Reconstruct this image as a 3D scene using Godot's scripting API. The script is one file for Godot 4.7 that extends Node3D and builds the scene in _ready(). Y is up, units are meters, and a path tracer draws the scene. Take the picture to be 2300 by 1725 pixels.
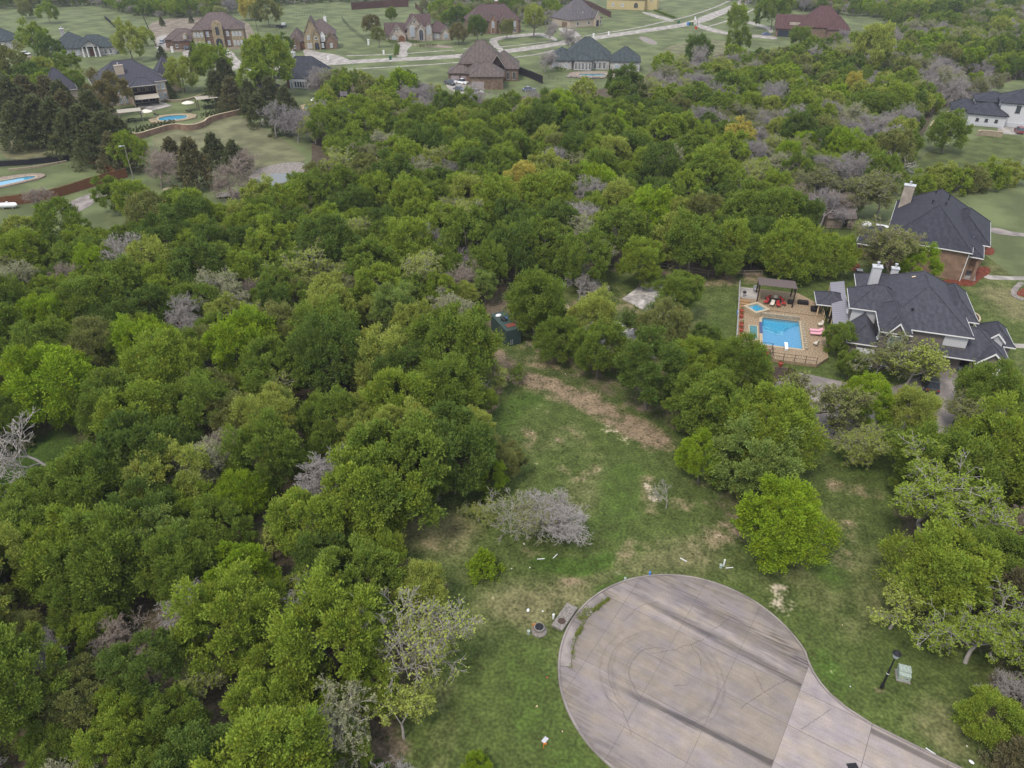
extends Node3D
# Aerial view over a cul-de-sac, a wooded creek and the houses around it.
# Units are metres, y is up; the camera hangs 56 m above the origin and looks towards -z.

var M := {}          # materials by name
var tex := {}        # shared noise textures
var taken := {}      # how often a name has been used
var box_cache: Dictionary = {}
var rng := RandomNumberGenerator.new()


func _ready() -> void:
	set_view()
	make_textures()
	make_materials()
	build_ground()
	build_cul_de_sac()
	build_far_streets()
	build_near_right_houses()
	build_far_houses()
	make_tree_kinds()
	build_yards()
	build_vehicles()
	build_street_things()
	build_trees()
	build_small_things()


func set_view() -> void:
	var cam := Camera3D.new()
	cam.name = "camera"
	cam.position = Vector3(0, 56, 0)
	cam.rotation_degrees = Vector3(-33.2, 0, 0)
	cam.fov = 55.2
	cam.near = 0.5
	cam.far = 4000.0
	add_child(cam)
	cam.current = true
	var env := Environment.new()
	env.background_mode = Environment.BG_SKY
	var sky := Sky.new()
	var sm := ProceduralSkyMaterial.new()
	sm.sky_top_color = Color(0.80, 0.83, 0.88)
	sm.sky_horizon_color = Color(0.86, 0.87, 0.89)
	sm.sky_curve = 0.2
	sm.ground_bottom_color = Color(0.35, 0.35, 0.33)
	sm.ground_horizon_color = Color(0.6, 0.6, 0.6)
	sky.sky_material = sm
	env.sky = sky
	env.background_energy_multiplier = 1.0
	env.tonemap_mode = Environment.TONE_MAPPER_LINEAR
	env.tonemap_exposure = 1.86
	env.sdfgi_enabled = true
	env.ssao_enabled = true
	env.ssil_enabled = true
	env.fog_enabled = true
	env.fog_density = 0.00012
	env.fog_light_color = Color(0.80, 0.83, 0.90)
	var we := WorldEnvironment.new()
	we.name = "environment"
	we.environment = env
	add_child(we)
	var sun := DirectionalLight3D.new()
	sun.name = "sun"
	sun.light_energy = 0.5
	sun.light_angular_distance = 15.0
	sun.light_color = Color(1.0, 0.97, 0.93)
	sun.shadow_enabled = true
	sun.rotation_degrees = Vector3(-58, -35, 0)
	add_child(sun)


# ---------------------------------------------------------------- helpers

func lin(r: float, g: float, b: float, a := 1.0) -> Color:
	var c := Color(r, g, b).linear_to_srgb()
	c.a = a
	return c


func numbered(called: String) -> String:
	var k: int = taken.get(called, 0)
	taken[called] = k + 1
	return called if k == 0 else "%s_%03d" % [called, k]


func tag(o: Node, label := "", category := "", group := "", kind := "") -> Node:
	if label != "":
		o.set_meta("label", label)
	if category != "":
		o.set_meta("category", category)
	if group != "":
		o.set_meta("group", group)
	if kind != "":
		o.set_meta("kind", kind)
	return o


func thing(called: String, label: String, category: String, x: float, z: float, yaw := 0.0, group := "", y := 0.0) -> Node3D:
	var o := Node3D.new()
	o.name = numbered(called)
	add_child(o)
	o.position = Vector3(x, y, z)
	o.rotation.y = yaw
	tag(o, label, category, group)
	return o


func part(parent: Node3D, called: String, mesh: Mesh, mat: Material, at := Vector3.ZERO, turn := Vector3.ZERO, size := Vector3.ONE) -> MeshInstance3D:
	var o := MeshInstance3D.new()
	o.name = called if parent != self else numbered(called)
	o.mesh = mesh
	o.material_override = mat
	parent.add_child(o, true)
	o.position = at
	o.rotation = turn
	o.scale = size
	return o


func structure(called: String, mesh: Mesh, mat: Material, y := 0.0, parent: Node3D = self) -> MeshInstance3D:
	var o := part(parent, called, mesh, mat, Vector3(0, y, 0))
	if parent == self:
		o.set_meta("kind", "structure")
	return o


func bevel_box(w: float, h: float, d: float) -> ArrayMesh:
	# a box that stands on y = 0, its upright and top edges chamfered a little
	var key := "%.3f_%.3f_%.3f" % [w, h, d]
	if box_cache.has(key):
		return box_cache[key]
	var c: float = min(0.03, 0.12 * min(w, min(h, d)))
	var x := w / 2.0
	var z := d / 2.0
	var ring := [Vector2(-x + c, -z), Vector2(x - c, -z), Vector2(x, -z + c), Vector2(x, z - c), Vector2(x - c, z), Vector2(-x + c, z), Vector2(-x, z - c), Vector2(-x, -z + c)]
	var st := SurfaceTool.new()
	st.begin(Mesh.PRIMITIVE_TRIANGLES)
	var top := []
	for q in ring:
		top.append(Vector2(q.x * (x - c) / x, q.y * (z - c) / z))
	for i in 8:
		var a: Vector2 = ring[i]
		var b: Vector2 = ring[(i + 1) % 8]
		var a2: Vector2 = top[i]
		var b2: Vector2 = top[(i + 1) % 8]
		quad(st, Vector3(a.x, 0, a.y), Vector3(b.x, 0, b.y), Vector3(b.x, h - c, b.y), Vector3(a.x, h - c, a.y))
		quad(st, Vector3(a.x, h - c, a.y), Vector3(b.x, h - c, b.y), Vector3(b2.x, h, b2.y), Vector3(a2.x, h, a2.y))
		tri(st, Vector3(0, h, 0), Vector3(a2.x, h, a2.y), Vector3(b2.x, h, b2.y), Vector3.UP)
		tri(st, Vector3(0, 0, 0), Vector3(b.x, 0, b.y), Vector3(a.x, 0, a.y), Vector3.DOWN)
	var m := st.commit()
	box_cache[key] = m
	return m


func bx(parent: Node3D, called: String, mat: Material, cx: float, y: float, cz: float, w: float, h: float, d: float, yaw := 0.0) -> MeshInstance3D:
	return part(parent, called, bevel_box(w, h, d), mat, Vector3(cx, y, cz), Vector3(0, yaw, 0))


func tri(st: SurfaceTool, a: Vector3, b: Vector3, c: Vector3, out := Vector3.ZERO) -> void:
	var nn := (c - a).cross(b - a)
	if out != Vector3.ZERO and nn.dot(out) < 0.0:
		var t := b
		b = c
		c = t
		nn = -nn
	nn = nn.normalized()
	for q in [a, b, c]:
		st.set_normal(nn)
		st.add_vertex(q)


func quad(st: SurfaceTool, a: Vector3, b: Vector3, c: Vector3, d: Vector3, out := Vector3.ZERO) -> void:
	tri(st, a, b, c, out)
	tri(st, a, c, d, out)


func pts(flat: Array) -> PackedVector2Array:
	var p := PackedVector2Array()
	for i in range(0, flat.size(), 2):
		p.append(Vector2(flat[i], flat[i + 1]))
	return p


func smooth(p: PackedVector2Array, closed := true, times := 2) -> PackedVector2Array:
	for k in times:
		var q := PackedVector2Array()
		var n := p.size()
		for i in n if closed else n - 1:
			var a := p[i]
			var b := p[(i + 1) % n]
			if not closed and i == 0:
				q.append(a)
			q.append(a.lerp(b, 0.25))
			q.append(a.lerp(b, 0.75))
			if not closed and i == n - 2:
				q.append(b)
		p = q
	return p


func sheet(p: PackedVector2Array, y0: float, y1: float, uvs := false, uv_off := Vector2.ZERO, uv_size := Vector2.ONE, skirt := true) -> ArrayMesh:
	# flat polygon (x, z) at height y1 with sides down to y0
	var st := SurfaceTool.new()
	st.begin(Mesh.PRIMITIVE_TRIANGLES)
	var idx := Geometry2D.triangulate_polygon(p)
	for i in range(0, idx.size(), 3):
		var c := []
		for k in 3:
			c.append(p[idx[i + k]])
		var cr: float = (c[1] - c[0]).cross(c[2] - c[0])
		if cr < 0.0:
			c = [c[0], c[2], c[1]]
		for q in c:
			st.set_normal(Vector3.UP)
			if uvs:
				st.set_uv(Vector2((q.x - uv_off.x) / uv_size.x, (q.y - uv_off.y) / uv_size.y))
			st.add_vertex(Vector3(q.x, y1, q.y))
	if skirt and y1 > y0:
		var cw := Geometry2D.is_polygon_clockwise(p)
		for i in p.size():
			var a := p[i]
			var b := p[(i + 1) % p.size()]
			var d := (b - a).normalized()
			var o := Vector2(-d.y, d.x) if cw else Vector2(d.y, -d.x)
			var o3 := Vector3(o.x, 0, o.y)
			if uvs:
				st.set_uv(Vector2((a.x - uv_off.x) / uv_size.x, (a.y - uv_off.y) / uv_size.y))
			quad(st, Vector3(a.x, y0, a.y), Vector3(b.x, y0, b.y), Vector3(b.x, y1, b.y), Vector3(a.x, y1, a.y), o3)
	return st.commit()


func ribbon(line: PackedVector2Array, w: float) -> PackedVector2Array:
	var l := PackedVector2Array()
	var r := PackedVector2Array()
	for i in line.size():
		var a := line[max(0, i - 1)]
		var b := line[min(line.size() - 1, i + 1)]
		var d := (b - a).normalized()
		var s := Vector2(-d.y, d.x) * w / 2.0
		l.append(line[i] + s)
		r.append(line[i] - s)
	r.reverse()
	l.append_array(r)
	return l


func tube(st: SurfaceTool, a: Vector3, b: Vector3, ra: float, rb: float, sides := 6, caps := false) -> void:
	var d := b - a
	if d.length() < 0.0001:
		return
	d = d.normalized()
	var s := d.cross(Vector3.RIGHT if abs(d.x) < 0.8 else Vector3.UP).normalized()
	var t := d.cross(s)
	var pa := []
	var pb := []
	var nn := []
	for i in sides:
		var an := TAU * i / sides
		var o := s * cos(an) + t * sin(an)
		nn.append(o)
		pa.append(a + o * ra)
		pb.append(b + o * rb)
	for i in sides:
		var j := (i + 1) % sides
		for q in [[pa[i], nn[i]], [pb[i], nn[i]], [pb[j], nn[j]], [pa[i], nn[i]], [pb[j], nn[j]], [pa[j], nn[j]]]:
			st.set_normal(q[1])
			st.add_vertex(q[0])
	if caps:
		for i in sides:
			var j := (i + 1) % sides
			tri(st, b, pb[i], pb[j], d)
			tri(st, a, pa[i], pa[j], -d)


func new_st() -> SurfaceTool:
	var st := SurfaceTool.new()
	st.begin(Mesh.PRIMITIVE_TRIANGLES)
	return st


func lathe(profile: Array, sides := 20) -> ArrayMesh:
	# profile: (radius, y) from the bottom up
	var st := new_st()
	for k in profile.size() - 1:
		var p: Vector2 = profile[k]
		var q: Vector2 = profile[k + 1]
		for i in sides:
			var a := TAU * i / sides
			var b := TAU * (i + 1) / sides
			var mid := (a + b) / 2.0
			var d := q - p
			var out := Vector3(cos(mid) * d.y, -d.x, sin(mid) * d.y)
			quad(st, Vector3(cos(a) * p.x, p.y, sin(a) * p.x), Vector3(cos(b) * p.x, p.y, sin(b) * p.x), Vector3(cos(b) * q.x, q.y, sin(b) * q.x), Vector3(cos(a) * q.x, q.y, sin(a) * q.x), out)
	return st.commit()


# ---------------------------------------------------------------- textures and materials

func noise_image(w: int, h: int, freq: float, octaves: int, sd: int, type := FastNoiseLite.TYPE_SIMPLEX_SMOOTH) -> PackedByteArray:
	var n := FastNoiseLite.new()
	n.noise_type = type
	n.seed = sd
	n.frequency = freq
	n.fractal_type = FastNoiseLite.FRACTAL_FBM
	n.fractal_octaves = octaves
	var im := n.get_image(w, h, false, false, true)
	im.convert(Image.FORMAT_L8)
	return im.get_data()


func grain(called: String, freq: float, octaves: int, lo: float, hi: float, sd: int, stretch := 1, size := 512) -> void:
	var n := FastNoiseLite.new()
	n.noise_type = FastNoiseLite.TYPE_SIMPLEX_SMOOTH
	n.seed = sd
	n.frequency = freq
	n.fractal_octaves = octaves
	var im := n.get_seamless_image(size, size)
	im.convert(Image.FORMAT_L8)
	if stretch > 1:
		im.resize(size, size / stretch)
		var full := Image.create(size, size, false, Image.FORMAT_L8)
		for k in stretch:
			full.blit_rect(im, Rect2i(0, 0, size, size / stretch), Vector2i(0, k * size / stretch))
		im = full
	var d := im.get_data()
	for i in d.size():
		d[i] = int(255.0 * lerpf(lo, hi, smoothstep(0.15, 0.85, d[i] / 255.0)))
	im = Image.create_from_data(size, size, false, Image.FORMAT_L8, d)
	im.convert(Image.FORMAT_RGB8)
	tex[called] = ImageTexture.create_from_image(im)


func make_textures() -> void:
	grain("fine", 0.09, 5, 0.72, 1.0, 11)
	grain("soft", 0.012, 6, 0.8, 1.0, 12)
	grain("speck", 0.25, 3, 0.66, 1.0, 13)
	grain("streak", 0.03, 4, 0.6, 1.0, 14, 8)
	grain("blotch", 0.03, 5, 0.5, 1.0, 15)


func mat(called: String, c: Color, rough := 0.9, t1 := "", s1 := 1.0, t2 := "", s2 := 1.0, bump := 0.0) -> StandardMaterial3D:
	# c is the colour where the grain is lightest
	var m := StandardMaterial3D.new()
	m.resource_name = called
	m.albedo_color = c
	m.roughness = rough
	m.metallic_specular = 0.3
	if t1 != "":
		m.albedo_texture = tex[t1]
		m.uv1_triplanar = true
		m.uv1_world_triplanar = true
		m.uv1_scale = Vector3.ONE * s1
	if t2 != "":
		m.detail_enabled = true
		m.detail_albedo = tex[t2]
		m.detail_blend_mode = BaseMaterial3D.BLEND_MODE_MUL
		m.detail_uv_layer = BaseMaterial3D.DETAIL_UV_2
		m.uv2_triplanar = true
		m.uv2_world_triplanar = true
		m.uv2_scale = Vector3.ONE * s2
	if bump > 0.0 and t1 != "":
		m.heightmap_enabled = true
		m.heightmap_texture = tex[t1]
		m.heightmap_scale = bump
	M[called] = m
	return m


func make_materials() -> void:
	# ground covers
	mat("grass", lin(0.135, 0.165, 0.052), 0.95, "fine", 0.35, "soft", 0.03)
	mat("grass_dry", lin(0.217, 0.204, 0.100), 0.95, "fine", 0.3, "soft", 0.04)
	mat("grass_lush", lin(0.104, 0.165, 0.030), 0.95, "fine", 0.4, "soft", 0.05)
	mat("lawn_far", lin(0.183, 0.217, 0.091), 0.95, "fine", 0.12, "soft", 0.012)
	mat("lawn_dry", lin(0.235, 0.231, 0.122), 0.95, "fine", 0.15, "soft", 0.02)
	mat("bare_soil", lin(0.313, 0.261, 0.200), 0.95, "fine", 0.2, "soft", 0.03)
	mat("forest_floor", lin(0.139, 0.109, 0.074), 0.95, "fine", 0.5, "soft", 0.06)
	mat("red_mulch", lin(0.261, 0.074, 0.044), 0.95, "speck", 0.6, "soft", 0.2)
	mat("dark_mulch", lin(0.104, 0.074, 0.057), 0.95, "speck", 0.6, "soft", 0.2)
	mat("gravel", lin(0.392, 0.348, 0.313), 0.95, "speck", 0.5, "soft", 0.2)
	# concrete and stone
	mat("concrete", lin(0.383, 0.335, 0.309), 0.85, "fine", 0.4, "soft", 0.06)
	mat("concrete_old", lin(0.348, 0.309, 0.278), 0.9, "fine", 0.9, "soft", 0.5)
	mat("concrete_pale", lin(0.505, 0.461, 0.418), 0.85, "fine", 0.3, "soft", 0.05)
	mat("pale_slab", lin(0.539, 0.496, 0.461), 0.85, "soft", 0.15, "soft", 0.06)
	mat("joint_filler", lin(0.087, 0.078, 0.074), 0.9)
	mat("flagstone", lin(0.461, 0.339, 0.217), 0.85, "soft", 0.5, "fine", 0.8)
	mat("coping", lin(0.539, 0.435, 0.296), 0.85, "fine", 0.8)
	mat("limestone", lin(0.487, 0.400, 0.287), 0.9, "fine", 1.2, "soft", 0.4)
	mat("patio_deck", lin(0.409, 0.322, 0.261), 0.9, "fine", 0.6, "soft", 0.2)
	# walls
	mat("cream_stone", lin(0.505, 0.409, 0.261), 0.9, "speck", 0.35, "soft", 0.15)
	mat("beige_brick", lin(0.626, 0.539, 0.452), 0.9, "speck", 0.5, "soft", 0.1)
	mat("tan_brick", lin(0.400, 0.261, 0.183), 0.9, "speck", 0.5, "soft", 0.1)
	mat("brown_brick", lin(0.313, 0.217, 0.157), 0.9, "speck", 0.4, "soft", 0.1)
	mat("red_brick", lin(0.313, 0.139, 0.096), 0.9, "speck", 0.5, "soft", 0.1)
	mat("white_brick", lin(0.661, 0.635, 0.618), 0.9, "speck", 0.35, "soft", 0.1)
	mat("cream_stucco", lin(0.557, 0.461, 0.357), 0.9, "fine", 0.2)
	mat("yellow_stucco", lin(0.592, 0.487, 0.252), 0.9, "fine", 0.2)
	mat("white_paint", lin(0.644, 0.644, 0.661), 0.7, "fine", 0.3)
	mat("stone_veneer", lin(0.435, 0.365, 0.339), 0.9, "blotch", 1.6, "speck", 0.6)
	mat("shed_board", lin(0.392, 0.313, 0.244), 0.9, "streak", 0.3)
	mat("trim_white", lin(0.679, 0.670, 0.661), 0.6)
	mat("trim_tan", lin(0.522, 0.392, 0.244), 0.7)
	# roofs
	mat("slate_roof", lin(0.094, 0.094, 0.117), 0.85, "fine", 1.4, "soft", 0.25)
	mat("navy_roof", lin(0.071, 0.071, 0.092), 0.85, "speck", 1.0, "soft", 0.2)
	mat("brown_roof", lin(0.187, 0.144, 0.135), 0.9, "fine", 0.8, "soft", 0.15)
	mat("plum_roof", lin(0.148, 0.100, 0.097), 0.9, "fine", 0.8, "soft", 0.15)
	mat("maroon_roof", lin(0.144, 0.078, 0.076), 0.9, "fine", 0.8, "soft", 0.15)
	mat("grey_brown_roof", lin(0.183, 0.148, 0.135), 0.9, "fine", 0.8, "soft", 0.15)
	mat("green_roof", lin(0.085, 0.106, 0.111), 0.9, "fine", 0.8, "soft", 0.12)
	mat("grey_roof", lin(0.174, 0.157, 0.165), 0.9, "fine", 0.8, "soft", 0.12)
	mat("blue_grey_roof", lin(0.074, 0.078, 0.096), 0.9, "fine", 0.8, "soft", 0.12)
	mat("metal_roof", lin(0.217, 0.209, 0.239), 0.45)
	mat("shingle_wood", lin(0.191, 0.148, 0.139), 0.9, "streak", 0.5)
	# wood and metal
	mat("fence_red_wood", lin(0.261, 0.117, 0.057), 0.85, "streak", 0.4)
	mat("fence_brown_wood", lin(0.139, 0.074, 0.061), 0.85, "streak", 0.4)
	mat("dark_timber", lin(0.052, 0.035, 0.030), 0.8, "streak", 0.6)
	mat("pale_timber", lin(0.539, 0.487, 0.400), 0.85, "streak", 0.6)
	mat("grey_timber", lin(0.348, 0.313, 0.278), 0.9, "streak", 0.6)
	mat("step_timber", lin(0.435, 0.261, 0.131), 0.85, "streak", 0.6)
	mat("black_iron", lin(0.017, 0.017, 0.019), 0.5)
	mat("black_screen", lin(0.026, 0.026, 0.030), 0.9, "soft", 0.5)
	mat("rust_iron", lin(0.096, 0.065, 0.052), 0.8, "speck", 2.0)
	mat("galvanised", lin(0.539, 0.548, 0.566), 0.4, "soft", 1.0)
	mat("white_plastic", lin(0.679, 0.687, 0.696), 0.5)
	mat("pale_green_paint", lin(0.365, 0.426, 0.374), 0.6, "soft", 0.8)
	mat("container_green", lin(0.052, 0.083, 0.074), 0.6, "soft", 0.6)
	mat("red_clay", lin(0.365, 0.078, 0.052), 0.7)
	mat("red_fabric", lin(0.392, 0.044, 0.044), 0.85)
	mat("pink_fabric", lin(0.626, 0.313, 0.365), 0.85)
	mat("cream_fabric", lin(0.609, 0.557, 0.479), 0.85)
	mat("grey_fabric", lin(0.287, 0.287, 0.304), 0.85)
	mat("blue_fabric", lin(0.131, 0.191, 0.304), 0.85)
	mat("dark_wicker", lin(0.030, 0.026, 0.026), 0.8, "speck", 2.0)
	mat("orange_plastic", lin(0.652, 0.191, 0.026), 0.6)
	mat("blue_plastic", lin(0.070, 0.191, 0.479), 0.5)
	mat("teal_plastic", lin(0.044, 0.244, 0.244), 0.5)
	mat("green_plastic", lin(0.026, 0.104, 0.052), 0.5)
	mat("yellow_plastic", lin(0.609, 0.418, 0.044), 0.5)
	mat("red_plastic", lin(0.435, 0.044, 0.026), 0.5)
	mat("door_dark", lin(0.030, 0.035, 0.048), 0.5)
	mat("door_wood", lin(0.157, 0.078, 0.044), 0.6)
	mat("garage_grey", lin(0.313, 0.270, 0.270), 0.6)
	mat("plasterboard", lin(0.479, 0.444, 0.400), 0.9)
	var gl := mat("window_glass", lin(0.044, 0.052, 0.065), 0.08)
	gl.metallic_specular = 0.6
	var gp := mat("window_pale", lin(0.296, 0.331, 0.365), 0.1)
	gp.metallic_specular = 0.6
	mat("window_green", lin(0.191, 0.261, 0.217), 0.12)
	# pools
	mat("pool_plaster", lin(0.044, 0.313, 0.505), 0.6, "soft", 0.5)
	mat("pool_plaster_deep", lin(0.017, 0.191, 0.418), 0.6, "soft", 0.5)
	mat("pool_plaster_teal", lin(0.087, 0.226, 0.235), 0.6, "soft", 0.5)
	mat("pool_tile", lin(0.087, 0.113, 0.261), 0.4, "speck", 2.0)
	var wt := StandardMaterial3D.new()
	wt.resource_name = "pool_water"
	wt.albedo_color = lin(0.10, 0.48, 0.72, 0.25)
	wt.transparency = BaseMaterial3D.TRANSPARENCY_ALPHA
	wt.roughness = 0.04
	M["pool_water"] = wt
	var pw := mat("pond_water", lin(0.039, 0.052, 0.044), 0.06)
	pw.metallic_specular = 0.6
	# plants
	for k in [["bark", 0.17, 0.14, 0.12], ["bark_dark", 0.075, 0.06, 0.05], ["bark_grey", 0.30, 0.27, 0.25], ["bark_dead", 0.40, 0.36, 0.34], ["twig_grey", 0.33, 0.30, 0.28], ["twig_brown", 0.28, 0.23, 0.19], ["twig_violet", 0.27, 0.245, 0.24]]:
		mat(k[0], lin(k[1], k[2], k[3]), 0.95)
	for k in LEAF_TINTS:
		leaf_mat(k[0], k[1], k[2], k[3])
	leaf_mat("copies", 1.0, 1.0, 1.0)


const LEAF_TINTS := [
	["mid", 0.165, 0.228, 0.034], ["bright", 0.225, 0.295, 0.036], ["dark", 0.115, 0.170, 0.032], ["lime", 0.300, 0.340, 0.070],
	["olive", 0.205, 0.220, 0.068], ["pale", 0.210, 0.280, 0.068], ["yellow", 0.460, 0.400, 0.090], ["vivid", 0.225, 0.320, 0.020],
	["rust", 0.36, 0.18, 0.08], ["cedar", 0.125, 0.140, 0.062], ["cedar_brown", 0.165, 0.152, 0.078], ["bronze", 0.190, 0.165, 0.066], ["silver", 0.300, 0.300, 0.170],
]


func leaf_mat(called: String, r: float, g: float, b: float) -> void:
	var m := StandardMaterial3D.new()
	m.resource_name = "leaf_" + called
	m.albedo_color = lin(r, g, b)
	m.vertex_color_use_as_albedo = true
	m.roughness = 0.75
	m.metallic_specular = 0.25
	m.cull_mode = BaseMaterial3D.CULL_DISABLED
	m.backlight_enabled = true
	m.backlight = Color(0.66, 0.7, 0.4)
	M["leaf_" + called] = m


# ---------------------------------------------------------------- ground

const GX0 := -80.0
const GZ0 := -145.0
const GW := 170.0
const GD := 123.0
const CELL := 0.4

var mask_w := 0
var mask_h := 0


func paint_line(m: PackedFloat32Array, flat: Array, radius: float, strength := 1.0) -> PackedFloat32Array:
	var p := pts(flat)
	for k in max(1, p.size() - 1):
		var a := p[k]
		var b := p[min(k + 1, p.size() - 1)]
		var r := radius * 1.6
		var x0: int = clampi(int((min(a.x, b.x) - r - GX0) / CELL), 0, mask_w - 1)
		var x1: int = clampi(int((max(a.x, b.x) + r - GX0) / CELL), 0, mask_w - 1)
		var y0: int = clampi(int((min(a.y, b.y) - r - GZ0) / CELL), 0, mask_h - 1)
		var y1: int = clampi(int((max(a.y, b.y) + r - GZ0) / CELL), 0, mask_h - 1)
		for y in range(y0, y1 + 1):
			for x in range(x0, x1 + 1):
				var q := Vector2(GX0 + (x + 0.5) * CELL, GZ0 + (y + 0.5) * CELL)
				var c := Geometry2D.get_closest_point_to_segment(q, a, b)
				var v := strength * (1.0 - smoothstep(0.35, 1.6, q.distance_to(c) / radius))
				var i := y * mask_w + x
				if v > m[i]:
					m[i] = v
	return m


func paint_area(m: PackedFloat32Array, flat: Array, strength := 1.0) -> PackedFloat32Array:
	var p := pts(flat)
	var lo := p[0]
	var hi := p[0]
	for q in p:
		lo = lo.min(q)
		hi = hi.max(q)
	var x0: int = clampi(int((lo.x - GX0) / CELL), 0, mask_w - 1)
	var x1: int = clampi(int((hi.x - GX0) / CELL), 0, mask_w - 1)
	var y0: int = clampi(int((lo.y - GZ0) / CELL), 0, mask_h - 1)
	var y1: int = clampi(int((hi.y - GZ0) / CELL), 0, mask_h - 1)
	for y in range(y0, y1 + 1):
		for x in range(x0, x1 + 1):
			if Geometry2D.is_point_in_polygon(Vector2(GX0 + (x + 0.5) * CELL, GZ0 + (y + 0.5) * CELL), p):
				var i := y * mask_w + x
				m[i] = max(m[i], strength)
	return m


func mask_image(m: PackedFloat32Array, w: int, h: int, blur := 1) -> PackedByteArray:
	var im := Image.create_from_data(mask_w, mask_h, false, Image.FORMAT_RF, m.to_byte_array())
	im.convert(Image.FORMAT_L8)
	if blur > 1:
		im.resize(mask_w / blur, mask_h / blur, Image.INTERPOLATE_LANCZOS)
	im.resize(w, h, Image.INTERPOLATE_CUBIC)
	return im.get_data()


func near_ground_texture() -> ImageTexture:
	mask_w = int(GW / CELL)
	mask_h = int(GD / CELL)
	var blank := PackedFloat32Array()
	blank.resize(mask_w * mask_h)
	blank.fill(0.0)
	# trodden soil: the track by the container, its fork, worn patches in the meadow
	var soil := blank.duplicate()
	soil = paint_line(soil, [-2.96, -93.09, 0, -88.41, 5.24, -84.96, 10.73, -80.95, 14.91, -76.41, 17.81, -73.12], 2.7, 1.0)
	soil = paint_line(soil, [14.91, -76.41, 19.24, -71.77], 1.6, 0.75)
	soil = paint_line(soil, [-0.63, -87.01, -3.13, -82.01, -5.07, -76.9], 1.0, 0.85)
	soil = paint_line(soil, [-2.09, -80.95, -3.48, -77.89, -4.4, -75.93], 0.7, 0.8)
	soil = paint_line(soil, [1.98, -74.98, 2.51, -73.12, 1.54, -71.5], 1.0, 0.66)
	soil = paint_line(soil, [4.69, -78.89, 8.35, -73.12], 0.8, 0.4)
	soil = paint_line(soil, [6.07, -67.49, 7.8, -65.87, 9.51, -67.49], 1.1, 0.55)
	soil = paint_line(soil, [6.37, -75.45, 7.64, -74.98], 0.6, 0.55)
	soil = paint_line(soil, [5.57, -73.12, 6.21, -72.67], 0.5, 0.6)
	soil = paint_line(soil, [15.93, -64.69, 16.03, -60.59, 18.88, -61.31], 1.6, 0.62)
	soil = paint_line(soil, [15.31, -54.86, 12.62, -55.5, 11.08, -52.57], 1.0, 0.55)
	soil = paint_line(soil, [19.42, -65.48, 22.53, -64.31], 0.9, 0.45)
	soil = paint_line(soil, [37, -64.69, 41, -63.16], 1.4, 0.6)
	soil = paint_line(soil, [36.16, -57.8, 33.52, -52.69], 1.2, 0.5)
	soil = paint_line(soil, [24.16, -60.59, 20.81, -54.54], 2.4, 0.5)
	soil = paint_line(soil, [4.4, -50.16, 7.91, -50.05], 0.6, 0.62)
	soil = paint_line(soil, [2.07, -54.23, 1.37, -53.42], 1.4, 0.5)
	soil = paint_line(soil, [-8.88, -55.5, -6.5, -54.86], 1.2, 0.55)
	soil = paint_line(soil, [18.44, -108.82, 5.26, -93.09], 7.0, 0.62)
	soil = paint_line(soil, [9.17, -108.02, 10.07, -110.44], 1.2, 0.8)
	soil = paint_line(soil, [32.01, -117.3, 43.7, -120.04], 2.5, 0.7)
	soil = paint_line(soil, [41.28, -76.41, 36.38, -75.45], 1.6, 0.5)
	soil = paint_line(soil, [31.03, -38.16, 31.58, -38.2], 0.35, 0.8)
	# pale gravelly ground and straw
	var pale := blank.duplicate()
	pale = paint_line(pale, [26.38, -48.92, 26.23, -47.45, 25.25, -47.02], 1.15, 1.0)
	pale = paint_line(pale, [24.48, -47.29, 25.85, -46.24], 0.5, 0.7)
	pale = paint_line(pale, [10.94, -76.9, 13.92, -73.12, 16.7, -71.33], 1.1, 0.45)
	pale = paint_line(pale, [15.67, -64.69, 15.91, -62.04], 0.7, 0.66)
	pale = paint_line(pale, [9.8, -51.2, 11.6, -51.32], 0.5, 0.6)
	pale = paint_line(pale, [9.49, -109.62, 8.04, -104.92], 0.8, 0.7)
	pale = paint_line(pale, [45.56, -86.43, 43.39, -87.01], 0.4, 0.5)
	# thin, dry turf
	var dry := blank.duplicate()
	dry = paint_area(dry, [-3.05, -49.2, 4, -50.91, 12.27, -52.99, 16.53, -56.47, 23.47, -57.8, 22.65, -50.91, 15.59, -51.2, 11.95, -50.62, 8.24, -48.92, 4.58, -45.46, 1.24, -44.96, -2.51, -45.98], 0.5)
	dry = paint_line(dry, [2.18, -70.89, 7.27, -73.58, 10.65, -68.32, 7.01, -62.04], 3.5, 0.45)
	dry = paint_line(dry, [29.92, -107.23, 28.76, -98.4], 2.0, 0.35)
	dry = paint_line(dry, [35.92, -57.8, 37.46, -54.54, 30.44, -50.33], 5.0, 0.38)
	dry = paint_line(dry, [35.04, -48.65, 30.66, -43.96], 2.0, 0.4)
	dry = paint_line(dry, [34.25, -35.97, 34.92, -32.91], 2.5, 0.5)
	dry = paint_line(dry, [-11.97, -57.8, -6.71, -57.8], 3.0, 0.7)
	dry = paint_line(dry, [-7.24, -38.45, -5.1, -35.18, -5.53, -31.48], 1.6, 0.4)
	dry = paint_line(dry, [83.16, -113.79, 83.91, -107.23], 4.0, 0.7)
	dry = paint_line(dry, [83.93, -120.98, 95.46, -129.93], 2.0, 0.5)
	dry = paint_line(dry, [62.18, -126.84, 62, -133.15], 3.0, 0.5)
	# lush grass
	var lush := blank.duplicate()
	lush = paint_line(lush, [2.71, -52.57, 6.73, -51.79, 10, -52.99], 1.3, 0.9)
	lush = paint_line(lush, [-3.83, -79.4, -2.27, -75.45, 0.6, -81.47, 4.88, -83.63], 2.2, 0.7)
	lush = paint_line(lush, [13.1, -66.68, 10.54, -57.8], 3.0, 0.55)
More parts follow.
